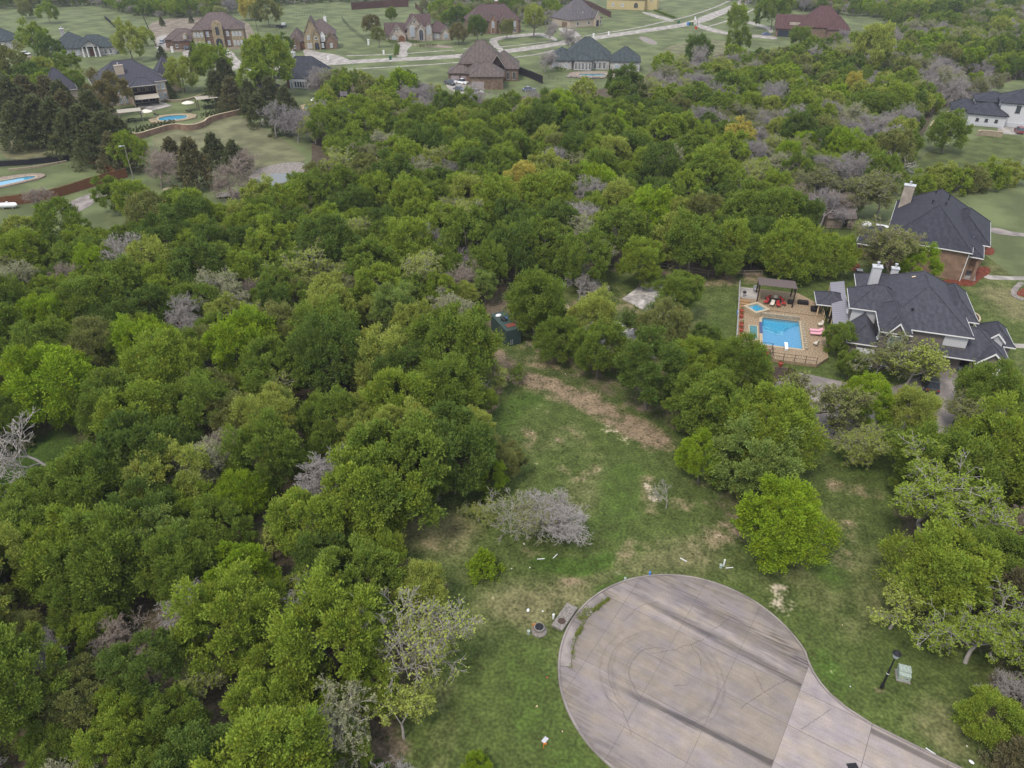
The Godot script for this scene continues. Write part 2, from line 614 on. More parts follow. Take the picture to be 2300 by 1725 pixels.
	lush = paint_line(lush, [8.22, -48.65, 11.06, -50.62], 0.8, 0.8)
	lush = paint_line(lush, [1.18, -41.11, 1.84, -35.97, 3.49, -32.19], 3.2, 0.5)
	lush = paint_line(lush, [27.6, -41.11, 27.8, -38.45], 1.6, 0.6)
	lush = paint_line(lush, [42.78, -67.49, 40.35, -70.89], 3.0, 0.6)
	lush = paint_line(lush, [31.97, -50.91, 31.5, -52.09], 2.5, 0.6)
	lush = paint_line(lush, [-58.16, -66.68, -51.43, -62.79], 9.0, 1.0)
	lush = paint_line(lush, [32.85, -104.16, 30.82, -98.4], 1.0, 0.6)
	lush = paint_line(lush, [95.7, -136.49, 93.36, -124.84], 2.5, 0.7)
	# leaf litter under the woods
	var litter := blank.duplicate()
	litter = paint_area(litter, [-121.72, -128.89, -82.46, -130.99, -73.36, -137.63, -64.38, -147.35, -24, -152.63, 2.58, -133.15, 7.81, -117.3, 2.92, -107.23, -2.68, -95.69, -5.99, -81.47, -2.62, -66.68, -7.06, -62.79, -13.22, -59.88, -12.49, -54.54, -6.66, -50.91, -5.38, -44.96, -5.85, -40.2, -8.28, -37.61, -8.34, -29.1, -55.01, -29.1], 0.85)
	litter = paint_area(litter, [8.61, -133.15, 47.36, -133.15, 45.29, -120.04, 32.31, -118.75, 12.28, -124.84], 0.85)
	litter = paint_area(litter, [3.42, -98.4, 12.85, -104.16, 20.28, -101.22, 23.87, -90.58, 31.98, -87.01, 31.27, -75.45, 24.74, -71.77, 18.76, -75.45, 10.98, -83.63, 3.76, -87.01], 0.6)
	litter = paint_area(litter, [31.23, -94.37, 41.54, -89.37, 36.32, -84.73, 32.33, -83.63], 0.9)
	litter = paint_area(litter, [41.61, -59.88, 48.44, -68.32, 68.22, -75.45, 64.52, -63.54, 42.34, -29.1, 35.68, -29.1, 37.56, -35.97, 42.98, -41.11, 36.75, -42.99, 37.44, -49.2], 0.75)
	litter = paint_area(litter, [38.41, -73.12, 43.24, -72.67, 45.61, -69.16, 44.17, -70.89], 0.5)
	litter = paint_line(litter, [24.34, -61.31, 25.97, -56.47], 3.0, 0.7)

	var w := 1700
	var h := 1230
	var a := mask_image(soil, w, h)
	var b := mask_image(pale, w, h)
	var c := mask_image(dry, w, h, 7)
	var d := mask_image(lush, w, h, 3)
	var e := mask_image(litter, w, h, 5)
	var n1 := noise_image(w, h, 0.004, 5, 21)       # wide patches
	var n2 := noise_image(w, h, 0.05, 4, 22)        # tufts
	var n3 := noise_image(w, h, 0.25, 2, 23)        # blades
	var n4 := noise_image(w, h, 0.018, 5, 24)       # ragged edges
	var out := PackedByteArray()
	out.resize(w * h * 3)
	# sRGB bytes of each cover
	var i := 0
	for k in w * h:
		var t2 := n2[k] / 255.0 - 0.5
		var t3 := n3[k] / 255.0 - 0.5
		var t4 := n4[k] / 255.0 - 0.5
		var wide := n1[k] / 255.0
		var edge := t4 * 0.75 + t2 * 0.55 + t3 * 0.25
		var kd := clampf((c[k] / 255.0 + wide * 0.75 - 0.52 + edge * 0.55) * 1.7, 0.0, 1.0)
		var kl := clampf((d[k] / 255.0 - 0.35 + edge * 0.5) * 2.2, 0.0, 1.0)
		var ke := clampf((e[k] / 255.0 - 0.42 + edge * 0.9) * 2.6, 0.0, 1.0)
		var ks := clampf((a[k] / 255.0 - 0.40 + edge * 1.0) * 1.7, 0.0, 1.0)
		var kp := clampf((b[k] / 255.0 - 0.58 + edge * 1.5) * 3.0, 0.0, 1.0)
		var r := 75.0
		var g := 86.0
		var bl := 44.0
		r += (104.0 - r) * kd
		g += (101.0 - g) * kd
		bl += (70.0 - bl) * kd
		r += (94.0 - r) * ke
		g += (84.0 - g) * ke
		bl += (69.0 - bl) * ke
		r += (66.0 - r) * kl
		g += (84.0 - g) * kl
		bl += (36.0 - bl) * kl
		r += (124.0 - r) * ks
		g += (108.0 - g) * ks
		bl += (88.0 - bl) * ks
		r += (162.0 - r) * kp
		g += (150.0 - g) * kp
		bl += (130.0 - bl) * kp
		var f := 1.0 + t2 * 0.32 + t3 * 0.55 + t4 * 0.16
		out[i] = clampi(int(r * f), 0, 255)
		out[i + 1] = clampi(int(g * f), 0, 255)
		out[i + 2] = clampi(int(bl * f), 0, 255)
		i += 3
	var im := Image.create_from_data(w, h, false, Image.FORMAT_RGB8, out)
	return ImageTexture.create_from_image(im)


func build_ground() -> void:
	structure("ground", sheet(pts([-1500, 200, 1500, 200, 1500, -2200, -1500, -2200]), -0.02, -0.02), M["lawn_far"])
	var m := StandardMaterial3D.new()
	m.resource_name = "meadow"
	m.albedo_texture = near_ground_texture()
	m.texture_repeat = false
	m.roughness = 0.95
	m.metallic_specular = 0.2
	M["meadow"] = m
	var p := pts([GX0, GZ0, GX0 + GW, GZ0, GX0 + GW, GZ0 + GD, GX0, GZ0 + GD])
	structure("meadow", sheet(p, -0.012, -0.012, true, Vector2(GX0, GZ0), Vector2(GW, GD)), m)
	# woods floor farther back
	structure("woods_floor", sheet(pts([-121.72, -128.89, -124.85, -133.15, -84.06, -134.25, -76.13, -139.96, -70.07, -152.63, -58.74, -159.67, -52.17, -191.98, -59.37, -223.53, -58.36, -258.43, -73.54, -308.61, -30.48, -279.65, -13.62, -261.77, 23.78, -275.9, 44.37, -287.42, 60.14, -322.71, 97.82, -357.02, 121.78, -357.02, 193.39, -422.8, 277.61, -439.38, 325.9, -439.38, 227.45, -295.57, 198.75, -304.15, 136.07, -245.8, 111.29, -204.51, 82.48, -164.15, 66.24, -149.95, 53.91, -137.63, 46.68, -124.84]), -0.016, -0.016), M["forest_floor"])
	var y := -0.008
	# lawns, fields and bare lots that read apart from the grass around them
	for k in [
		["bare_lot", "bare_soil", [-213.76, -472.43, -159.2, -486.56, -124.6, -392.89, -114.53, -366.64, -121.41, -369.12, -149.73, -357.02, -163.64, -364.19, -171.05, -386.01]],
		["dry_field", "lawn_dry", [-105.99, -213.66, -94.96, -238.73, -86.45, -242.81, -56.45, -200.18, -52.25, -187.32, -65.57, -182.49, -88.49, -196.01]],
		["side_lawn", "grass_dry", [-148.8, -218.5, -138.36, -213.66, -115.2, -193.97, -131.51, -188.85]],
		["pool_lawn", "lawn_far", [-129.3, -185.06, -110.92, -191.19, -95.97, -176.47, -94.01, -178.91, -102.85, -164.15, -115, -160.55]],
		["meadow_slope", "grass", [114.96, -204.51, 151.73, -223.53, 124.69, -177.16, 95.57, -170.45, 103.71, -188.08]],
		["mown_lawn", "lawn_far", [101.83, -164.15, 123.69, -175.44, 104.4, -142.36, 98.71, -143.58]],
		["front_lawn", "lawn_far", [32.06, -414.94, 65.04, -476.39, 88.31, -460.91, 64.98, -429.29, 37.57, -404.38]],
		["fallow_strip", "lawn_dry", [73.84, -379.35, 104.07, -400, 102.26, -366.64, 91.91, -348.96, 63.6, -343.41]],
	]:
		structure(k[0], sheet(smooth(pts(k[2])), y, y), M[k[1]])
		y += 0.001
	# pond with its pale bank
	var pond := smooth(pts([-62.35, -177.16, -60.42, -179.97, -54.74, -181.4, -52.43, -177.86, -54.42, -173.75, -57.95, -171.1, -60.07, -170.45]))
	structure("pond_bank", sheet(smooth(pts([-65.36, -179.97, -62.47, -187.32, -56.61, -191.19, -52.6, -188.85, -51.38, -178.91, -57.47, -177.16, -62.75, -173.08])), -0.004, -0.004), M["gravel"])
	var pnd := structure("pond_water", sheet(pond, 0.0, 0.0), M["pond_water"])
	pnd.set_meta("label", "small dark pond at the wood's edge")


# ---------------------------------------------------------------- cul-de-sac
# Local axes: x runs down the street away from the circle, z across it; the origin is the middle of the circle.

const ROAD_AT := Vector3(15.24, 0.0, -39.63)
const ROAD_TURN := -0.5824
const ROAD_R := 11.24


func road_world(x: float, z: float) -> Vector2:
	var v := Vector3(x, 0, z).rotated(Vector3.UP, ROAD_TURN) + ROAD_AT
	return Vector2(v.x, v.z)


func road_outline(inset: float) -> PackedVector2Array:
	var p := PackedVector2Array()
	var flare := [Vector2(8.39, 7.2), Vector2(9.16, 6.15), Vector2(9.96, 5.4), Vector2(10.86, 4.8), Vector2(12.3, 4.24), Vector2(14.4, 3.84), Vector2(18.0, 3.8)]
	var a0 := atan2(7.2, 8.39)
	for f in range(flare.size() - 1, -1, -1):
		p.append(Vector2(flare[f].x, flare[f].y))
	var steps := 72
	for i in range(1, steps):
		var a := a0 + (TAU - 2.0 * a0) * i / steps
		p.append(Vector2(cos(a), sin(a)) * ROAD_R)
	for f in flare:
		p.append(Vector2(f.x, -f.y))
	p.insert(0, Vector2(70.0, 3.8))
	p.append(Vector2(70.0, -3.8))
	if inset != 0.0:
		p = Geometry2D.offset_polygon(p, -inset, Geometry2D.JOIN_ROUND)[0]
	return p


func road_texture() -> ImageTexture:
	var w := 1152
	var h := 576
	var x0 := -12.0
	var z0 := -12.0
	var px := 24.0 / h
	var fine := noise_image(w, h, 0.35, 2, 31)
	var cloud := noise_image(w, h, 0.012, 5, 32)
	var cloud2 := noise_image(w, h, 0.03, 5, 35)
	var long_im := Image.create_from_data(w / 12, h, false, Image.FORMAT_L8, noise_image(w / 12, h, 0.12, 4, 33))
	long_im.resize(w, h, Image.INTERPOLATE_CUBIC)
	var streak := long_im.get_data()
	var long2 := Image.create_from_data(w / 6, h, false, Image.FORMAT_L8, noise_image(w / 6, h, 0.03, 3, 34))
	long2.resize(w, h, Image.INTERPOLATE_CUBIC)
	var wash := long2.get_data()
	var rings := [[2.95, 0.13, 0.20, 2.3, 4.4], [3.25, 0.2, 0.08, 2.4, 4.2], [4.45, 0.22, 0.10, 2.6, 4.2], [4.75, 0.16, 0.15, 2.5, 4.3], [5.5, 0.2, 0.09, 2.8, 4.3], [3.9, 0.5, 0.07, -0.9, 1.2], [4.6, 0.25, 0.09, -0.8, 1.3], [5.1, 0.2, 0.10, -0.3, 1.0], [3.4, 0.3, 0.06, -2.0, -0.6]]
	var out := PackedByteArray()
	out.resize(w * h * 3)
	var i := 0
	for yy in h:
		var z := z0 + (yy + 0.5) * px
		var t := -z
		for xx in w:
			var x := x0 + (xx + 0.5) * px
			var k := yy * w + xx
			var n := fine[k] / 255.0 - 0.5
			var s := streak[k] / 255.0 - 0.5
			var q := wash[k] / 255.0 - 0.5
			var c := cloud[k] / 255.0 - 0.5
			var c2 := cloud2[k] / 255.0 - 0.5
			var v := 1.0 + n * 0.16 + s * 0.10 + q * 0.03 + c * 0.09 + c2 * 0.10
			var warm := 0.5 + c * 1.2 - q * 0.8
			if x < 8.6:
				# water stains that collect in the two gutter lines
				var b1 := t - 4.2 - (8.6 - x) * 0.07 - s * 0.3
				var d1 := (1.0 - smoothstep(0.0, 0.55 if b1 < 0.0 else 1.0, absf(b1))) * smoothstep(-10.5, -3.0, x)
				var b2 := t + 3.9 + (8.6 - x) * 0.047 - s * 0.3
				var d2 := (1.0 - smoothstep(0.0, 0.35, absf(b2) - 0.08)) * smoothstep(-9.0, 3.0, x)
				var d3 := (1.0 - smoothstep(0.3, 1.5, absf(t - 7.4 + x * 0.12 - s * 2.4))) * smoothstep(-8.0, 0.0, x + q * 4.0)
				var d4 := smoothstep(8.4, 11.0, sqrt(x * x + t * t) + c2 * 1.6 + s * 1.6) * smoothstep(-0.4, 0.3, c2 * 0.6 + s * 1.1 + n * 0.5)
				v *= 1.0 - 0.40 * d1 * (0.75 + s) - 0.36 * d2 - 0.22 * d3 * (0.8 + s * 1.2) - 0.2 * d4
				if absf(t) < 3.8:
					v *= 0.95
					warm += 0.25
				if t > 4.2 and t < 6.2:
					v *= 1.05
				# rubber left by turning wheels
				var dx := x + 1.6
				var dt := t + 1.4
				var rr := sqrt(dx * dx + dt * dt)
				if rr < 6.2 and rr > 2.4:
					var an := atan2(dt, dx)
					for g in rings:
						var a: float = an
						if a < g[3] - 0.6:
							a += TAU
						if a > g[3] - 0.5 and a < g[4] + 0.5:
							var f := (1.0 - smoothstep(0.0, g[1], absf(rr - g[0] - c2 * 0.25))) * smoothstep(g[3] - 0.5, g[3] + 0.2, a) * (1.0 - smoothstep(g[4] - 0.2, g[4] + 0.5, a))
							v *= 1.0 - 0.7 * g[2] * f
			else:
				v *= 1.08
				warm -= 0.15
				var b3 := absf(t - 3.2) - 0.12
				if x > 14.4:
					v *= 1.0 - 0.3 * (1.0 - smoothstep(0.0, 0.3, b3))
			warm = clampf(warm, 0.0, 1.0)
			v *= 0.985
			out[i] = clampi(int((135.0 + 5.0 * warm) * v), 0, 255)
			out[i + 1] = clampi(int((126.5 + 2.5 * warm) * v), 0, 255)
			out[i + 2] = clampi(int((127.0 - 9.0 * warm) * v), 0, 255)
			i += 3
	var im := Image.create_from_data(w, h, false, Image.FORMAT_RGB8, out)
	# hairline cracks, wandering a little
	rng.seed = 88
	for line in [
		[Vector3(12.43, 0, -41.66), Vector3(13.93, 0, -41.85), Vector3(15.98, 0, -42.51), Vector3(18.34, 0, -43.71)], [Vector3(19.05, 0, -36.3), Vector3(21.09, 0, -37.61), Vector3(23.88, 0, -39.06)], [Vector3(10.38, 0, -45.21), Vector3(12.29, 0, -46.92), Vector3(13.99, 0, -47.45)],
		[Vector3(16.14, 0, -42.51), Vector3(16.61, 0, -41.34), Vector3(16.58, 0, -39.76)], [Vector3(18.45, 0, -44.21), Vector3(19.66, 0, -44.96), Vector3(20.47, 0, -45.72)], [Vector3(23.42, 0, -34.41), Vector3(24.84, 0, -35.38), Vector3(26.56, 0, -36.3)], [Vector3(13.77, 0, -38.37), Vector3(15.09, 0, -38.67)],
		[Vector3(21.12, 0, -39.76), Vector3(21.31, 0, -38.11), Vector3(22.22, 0, -36.99)], [Vector3(7.91, 0, -37.61), Vector3(9.21, 0, -35.97), Vector3(9.68, 0, -34.03)],
	]:
		var drift := Vector2.ZERO
		for k in line.size() - 1:
			var steps := int(line[k].distance_to(line[k + 1]) / 0.02)
			for i2 in steps:
				var p: Vector3 = (line[k].lerp(line[k + 1], float(i2) / steps) - ROAD_AT).rotated(Vector3.UP, -ROAD_TURN)
				drift = (drift + Vector2(rng.randf_range(-0.02, 0.02), rng.randf_range(-0.02, 0.02))) * 0.985
				var ix := int((p.x + drift.x - x0) / px)
				var iy := int((p.z + drift.y - z0) / px)
				if ix > 0 and iy > 0 and ix < w and iy < h:
					var c := im.get_pixel(ix, iy)
					if c.v > 0.36:
						im.set_pixel(ix, iy, c.darkened(0.16))
	return ImageTexture.create_from_image(im)


func build_cul_de_sac() -> void:
	var root := Node3D.new()
	root.name = "cul_de_sac"
	add_child(root)
	root.position = ROAD_AT
	root.rotation.y = ROAD_TURN
	tag(root, "round concrete cul-de-sac with tyre marks and a street leading off", "", "", "structure")
	var m := StandardMaterial3D.new()
	m.resource_name = "road_concrete"
	m.albedo_texture = road_texture()
	m.roughness = 0.85
	m.metallic_specular = 0.3
	M["road_concrete"] = m
	var outer := road_outline(0.0)
	part(root, "joint_bed", sheet(road_outline(0.05), -0.004, 0.004, false, Vector2.ZERO, Vector2.ONE, false), M["joint_filler"])
	# the broken gutter by the storm inlet is cut out of the slabs
	var inner := road_outline(0.16)
	var gutter := PackedVector2Array()
	for i in 17:
		var a := lerpf(2.63, 3.5, i / 16.0)
		gutter.append(Vector2(cos(a), sin(a)) * 10.1)
	for i in 17:
		var a := lerpf(3.5, 2.63, i / 16.0)
		gutter.append(Vector2(cos(a), sin(a)) * 12.0)
	var field := Geometry2D.clip_polygons(inner, Geometry2D.offset_polygon(gutter, 0.05)[0])[0]
	var xs := [-12.0, -8.0, -2.4, 3.0, 8.6, 14.4, 20.0, 26.0, 32.0, 40.0, 50.0, 60.0, 70.5]
	var zs := [-12.0, -7.5, -3.75, 0.0, 3.75, 7.5, 12.0]
	for i in xs.size() - 1:
		for j in zs.size() - 1:
			var wide := 0.011 if xs[i] < 8.0 else 0.018
			var cell := PackedVector2Array([Vector2(xs[i], zs[j]), Vector2(xs[i + 1], zs[j]), Vector2(xs[i + 1], zs[j + 1]), Vector2(xs[i], zs[j + 1])])
			for piece in Geometry2D.intersect_polygons(cell, field):
				for small in Geometry2D.offset_polygon(piece, -wide):
					if small.size() > 2:
						part(root, "slab", sheet(small, 0.0, 0.02, true, Vector2(-12, -12), Vector2(48, 24)), m)
	for g in Geometry2D.intersect_polygons(gutter, inner):
		for half in 2:
			var cut := PackedVector2Array([Vector2(-20, 0.6), Vector2(20, 0.6), Vector2(20, 20), Vector2(-20, 20)]) if half == 0 else PackedVector2Array([Vector2(-20, -20), Vector2(20, -20), Vector2(20, 0.54), Vector2(-20, 0.54)])
			for piece in Geometry2D.intersect_polygons(g, cut):
				part(root, "gutter_slab", sheet(piece, 0.0, 0.016), M["concrete"])
	# kerb in lengths of a few metres, each with a rounded top
	var back := outer
	var line := road_outline(0.08)
	var n := line.size()
	var run := PackedVector2Array()
	var length := 0.0
	var start := 0
	for i in n:
		if line[i].x > 69.0 and line[(i + 1) % n].x > 69.0:
			start = (i + 1) % n
	for k in n:
		var q := line[(start + k) % n]
		if run.size() > 0:
			length += q.distance_to(run[run.size() - 1])
		run.append(q)
		if (length > 3.0 or k == n - 1) and run.size() > 1:
			var mid := run[run.size() / 2]
			if true:
				part(root, "kerb", kerb_mesh(run), M["concrete"])
			run = PackedVector2Array([q])
			length = 0.0


func kerb_mesh(run: PackedVector2Array) -> ArrayMesh:
	var st := new_st()
	var prof := [Vector2(-0.09, 0.0), Vector2(-0.09, 0.11), Vector2(-0.06, 0.135), Vector2(0.06, 0.135), Vector2(0.09, 0.11), Vector2(0.12, 0.0)]
	var rows := []
	for i in run.size():
		var d := (run[min(i + 1, run.size() - 1)] - run[max(i - 1, 0)]).normalized()
		var s := Vector2(d.y, -d.x)
		var p := run[i]
		if i == 0:
			p += d * 0.012
		if i == run.size() - 1:
			p -= d * 0.012
		var row := []
		for q in prof:
			row.append(Vector3(p.x + s.x * q.x, q.y, p.y + s.y * q.x))
		rows.append(row)
	for i in rows.size() - 1:
		for j in prof.size() - 1:
			var mid: Vector3 = (rows[i][j] + rows[i + 1][j + 1]) / 2.0
			var c := Vector3((run[i].x + run[i + 1].x) / 2.0, 0.04, (run[i].y + run[i + 1].y) / 2.0)
			quad(st, rows[i][j], rows[i + 1][j], rows[i + 1][j + 1], rows[i][j + 1], mid - c)
	for e in [0, rows.size() - 1]:
		for j in range(1, prof.size() - 1):
			tri(st, rows[e][0], rows[e][j], rows[e][j + 1])
	return st.commit()


# ---------------------------------------------------------------- house kit
# A house stands on local axes: x to the right along its front, z towards the viewer, the front wall near z = 0.

var arch_cache := {}


func walls(r: Node3D, m: String, x0: float, x1: float, z0: float, z1: float, h: float, y0 := 0.0, called := "wall") -> MeshInstance3D:
	return bx(r, called, M[m], (x0 + x1) / 2.0, y0, (z0 + z1) / 2.0, x1 - x0, h, z1 - z0)


func roof_part(r: Node3D, called: String, m: String, st: SurfaceTool) -> MeshInstance3D:
	return part(r, called, st.commit(), M[m])


func eaves(ro: Node3D, m: String, x0: float, x1: float, z0: float, z1: float, y: float) -> void:
	# fascia boards hung a little proud of the roof edge
	var t := 0.05
	var h := 0.16
	var mid := (x0 + x1) / 2.0
	var mz := (z0 + z1) / 2.0
	bx(ro, "fascia", M[m], mid, y - h, z1 + t / 2.0, x1 - x0 + 2.0 * t, h, t)
	bx(ro, "fascia", M[m], mid, y - h, z0 - t / 2.0, x1 - x0 + 2.0 * t, h, t)
	bx(ro, "fascia", M[m], x0 - t / 2.0, y - h, mz, t, h, z1 - z0)
	bx(ro, "fascia", M[m], x1 + t / 2.0, y - h, mz, t, h, z1 - z0)


func hip(r: Node3D, m: String, x0: float, x1: float, z0: float, z1: float, y: float, rise: float, trim := "", oh := 0.45) -> MeshInstance3D:
	x0 -= oh
	x1 += oh
	z0 -= oh
	z1 += oh
	var st := new_st()
	var w := x1 - x0
	var d := z1 - z0
	var a: Vector3
	var b: Vector3
	var cz := (z0 + z1) / 2.0
	var cx := (x0 + x1) / 2.0
	if w >= d:
		a = Vector3(x0 + d / 2.0 * 0.96, y + rise, cz)
		b = Vector3(x1 - d / 2.0 * 0.96, y + rise, cz)
	else:
		a = Vector3(cx, y + rise, z0 + w / 2.0 * 0.96)
		b = Vector3(cx, y + rise, z1 - w / 2.0 * 0.96)
	var p := Vector3(x0, y, z1)
	var q := Vector3(x1, y, z1)
	var s := Vector3(x1, y, z0)
	var t := Vector3(x0, y, z0)
	var up := Vector3.UP
	if w >= d:
		quad(st, p, q, b, a, up)
		tri(st, q, s, b, up)
		quad(st, s, t, a, b, up)
		tri(st, t, p, a, up)
	else:
		tri(st, p, q, b, up)
		quad(st, q, s, a, b, up)
		tri(st, s, t, a, up)
		quad(st, t, p, b, a, up)
	var drop := Vector3(0, -0.2, 0)
	quad(st, p, q, q + drop, p + drop)
	quad(st, q, s, s + drop, q + drop)
	quad(st, s, t, t + drop, s + drop)
	quad(st, t, p, p + drop, t + drop)
	quad(st, p + drop, q + drop, s + drop, t + drop, Vector3.DOWN)
	var o := roof_part(r, "roof", m, st)
	ridge_caps(o, m, [[p, b if w < d else a], [q, b], [s, a if w < d else b], [t, a], [a, b]])
	if trim != "":
		eaves(o, trim, x0, x1, z0, z1, y)
	return o


func ridge_caps(o: Node3D, m: String, lines: Array) -> void:
	# the doubled shingles along ridges and hips
	var st := new_st()
	for l in lines:
		if l[0].distance_to(l[1]) > 0.3:
			tube(st, l[0] + Vector3(0, 0.02, 0), l[1] + Vector3(0, 0.02, 0), 0.09, 0.09, 6)
	part(o, "ridge_cap", st.commit(), M[m])


func gable(r: Node3D, m: String, wall_m: String, x0: float, x1: float, z0: float, z1: float, y: float, rise: float, along: String, trim := "", oh := 0.4) -> MeshInstance3D:
	# along: the axis that the ridge follows
	var st := new_st()
	var up := Vector3.UP
	var th := Vector3(0, 0.16, 0)
	var lines := []
	if along == "z":
		var cx := (x0 + x1) / 2.0
		var k := rise / ((x1 - x0) / 2.0)
		var yl := y - oh * k
		var a0 := Vector3(cx, y + rise, z0 - oh)
		var a1 := Vector3(cx, y + rise, z1 + oh)
		for side in [-1, 1]:
			var ex: float = x0 - oh if side < 0 else x1 + oh
			var e0 := Vector3(ex, yl, z0 - oh)
			var e1 := Vector3(ex, yl, z1 + oh)
			quad(st, e0 + th, e1 + th, a1 + th, a0 + th, up)
			quad(st, e0, e1, a1, a0, -up)
			quad(st, e1, a1, a1 + th, e1 + th)
			quad(st, e0, a0, a0 + th, e0 + th)
			quad(st, e0, e1, e1 + th, e0 + th)
			lines.append([e1, a1])
		for z in [z0, z1]:
			var gw := new_st()
			tri(gw, Vector3(x0, y, z), Vector3(x1, y, z), Vector3(cx, y + rise, z), Vector3(0, 0, z - (z0 + z1) / 2.0))
			part(r, "gable_wall", gw.commit(), M[wall_m])
	else:
		var cz := (z0 + z1) / 2.0
		var k := rise / ((z1 - z0) / 2.0)
		var yl := y - oh * k
		var a0 := Vector3(x0 - oh, y + rise, cz)
		var a1 := Vector3(x1 + oh, y + rise, cz)
		for side in [-1, 1]:
			var ez: float = z0 - oh if side < 0 else z1 + oh
			var e0 := Vector3(x0 - oh, yl, ez)
			var e1 := Vector3(x1 + oh, yl, ez)
			quad(st, e0 + th, e1 + th, a1 + th, a0 + th, up)
			quad(st, e0, e1, a1, a0, -up)
			quad(st, e1, a1, a1 + th, e1 + th)
			quad(st, e0, a0, a0 + th, e0 + th)
			quad(st, e0, e1, e1 + th, e0 + th)
			lines.append([e1, a1])
			lines.append([e0, a0])
		for x in [x0, x1]:
			var gw := new_st()
			tri(gw, Vector3(x, y, z0), Vector3(x, y, z1), Vector3(x, y + rise, cz), Vector3(x - (x0 + x1) / 2.0, 0, 0))
			part(r, "gable_wall", gw.commit(), M[wall_m])
	var o := roof_part(r, "roof", m, st)
	if trim != "":
		var ft := new_st()
		for l in lines:
			var n := Vector3(0, 0, 0.03) if along == "z" else Vector3(0.03 if l[0].x > (x0 + x1) / 2.0 else -0.03, 0, 0)
			quad(ft, l[0] + n + Vector3(0, -0.08, 0), l[1] + n + Vector3(0, -0.08, 0), l[1] + n + Vector3(0, 0.2, 0), l[0] + n + Vector3(0, 0.2, 0))
			quad(ft, l[0] - n + Vector3(0, 0.2, 0), l[1] - n + Vector3(0, 0.2, 0), l[1] + n + Vector3(0, 0.2, 0), l[0] + n + Vector3(0, 0.2, 0))
		part(o, "bargeboard", ft.commit(), M[trim])
	return o


func arch_mesh(w: float, h: float, d: float) -> ArrayMesh:
	var key := "%.2f_%.2f_%.2f" % [w, h, d]
	if arch_cache.has(key):
		return arch_cache[key]
	var p := [Vector2(-w / 2.0, 0), Vector2(w / 2.0, 0)]
	for i in 9:
		var a := PI * i / 8.0
		p.append(Vector2(cos(a) * w / 2.0, h - w / 2.0 + sin(a) * w / 2.0))
	var st := new_st()
	var c := Vector2(0, h * 0.5)
	for i in p.size():
		var a: Vector2 = p[i]
		var b: Vector2 = p[(i + 1) % p.size()]
		tri(st, Vector3(c.x, c.y, d / 2.0), Vector3(a.x, a.y, d / 2.0), Vector3(b.x, b.y, d / 2.0), Vector3(0, 0, 1))
		tri(st, Vector3(c.x, c.y, -d / 2.0), Vector3(a.x, a.y, -d / 2.0), Vector3(b.x, b.y, -d / 2.0), Vector3(0, 0, -1))
		var mid := (a + b) / 2.0 - c
		quad(st, Vector3(a.x, a.y, -d / 2.0), Vector3(b.x, b.y, -d / 2.0), Vector3(b.x, b.y, d / 2.0), Vector3(a.x, a.y, d / 2.0), Vector3(mid.x, mid.y, 0))
	var m := st.commit()
	arch_cache[key] = m
	return m


func opening(r: Node3D, called: String, x: float, y: float, z: float, w: float, h: float, face := 0, frame_m := "trim_white", pane_m := "window_glass", arched := false, bars := 1) -> MeshInstance3D:
	# a framed window or door set on a wall; face 0 looks along +z, 1 along +x, 2 along -z, 3 along -x
	var f := 0.09
	var turn := Vector3(0, face * PI / 2.0, 0)
	var o: MeshInstance3D
	if arched:
		o = part(r, called, arch_mesh(w, h, 0.14), M[frame_m], Vector3(x, y, z), turn)
		part(o, "pane", arch_mesh(w - 2.0 * f, h - 1.6 * f, 0.14), M[pane_m], Vector3(0, f * 0.8, 0.015))
	else:
		o = part(r, called, bevel_box(w, h, 0.14), M[frame_m], Vector3(x, y, z), turn)
		part(o, "pane", bevel_box(w - 2.0 * f, h - 2.0 * f, 0.13), M[pane_m], Vector3(0, f, 0.02))
	for b in bars:
		part(o, "bar", bevel_box(0.06, h - 2.0 * f, 0.12), M[frame_m], Vector3(-w / 2.0 + w * (b + 1) / (bars + 1), f, 0.035))
	if called == "window" and not arched:
		part(o, "sill", bevel_box(w + 0.16, 0.08, 0.22), M[frame_m], Vector3(0, -0.08, 0.03))
	if called == "front_door" or called == "door":
		part(o, "handle", bevel_box(0.06, 0.16, 0.06), M["galvanised"], Vector3(w * 0.3, h * 0.45, 0.1))
	return o


func window_row(r: Node3D, xs: Array, y: float, z: float, w: float, h: float, face := 0, frame_m := "trim_white", pane_m := "window_pale", arched := false) -> void:
	for x in xs:
		if face % 2 == 0:
			opening(r, "window", x, y, z, w, h, face, frame_m, pane_m, arched)
		else:
			opening(r, "window", z, y, x, w, h, face, frame_m, pane_m, arched)


func garage_door(r: Node3D, x: float, z: float, w: float, h: float, face := 0, m := "garage_grey") -> void:
	var o := part(r, "garage_door", bevel_box(w, h, 0.12), M[m], Vector3(x, 0, z), Vector3(0, face * PI / 2.0, 0))
	for k in 4:
		part(o, "panel", bevel_box(w - 0.16, h / 4.0 - 0.06, 0.1), M[m], Vector3(0, 0.03 + k * h / 4.0, 0.03))


func chimney(r: Node3D, m: String, x: float, y0: float, z: float, w: float, h: float, d: float, cap := "trim_white") -> void:
	var c := bx(r, "chimney", M[m], x, y0, z, w, h, d)
	bx(c, "cap", M[cap], 0, h, 0, w + 0.2, 0.15, d + 0.2)
	part(c, "flue", lathe([Vector2(0.16, 0), Vector2(0.16, 0.5), Vector2(0.24, 0.52), Vector2(0.24, 0.66), Vector2(0.0, 0.74)], 10), M["galvanised"], Vector3(0, h + 0.15, 0))


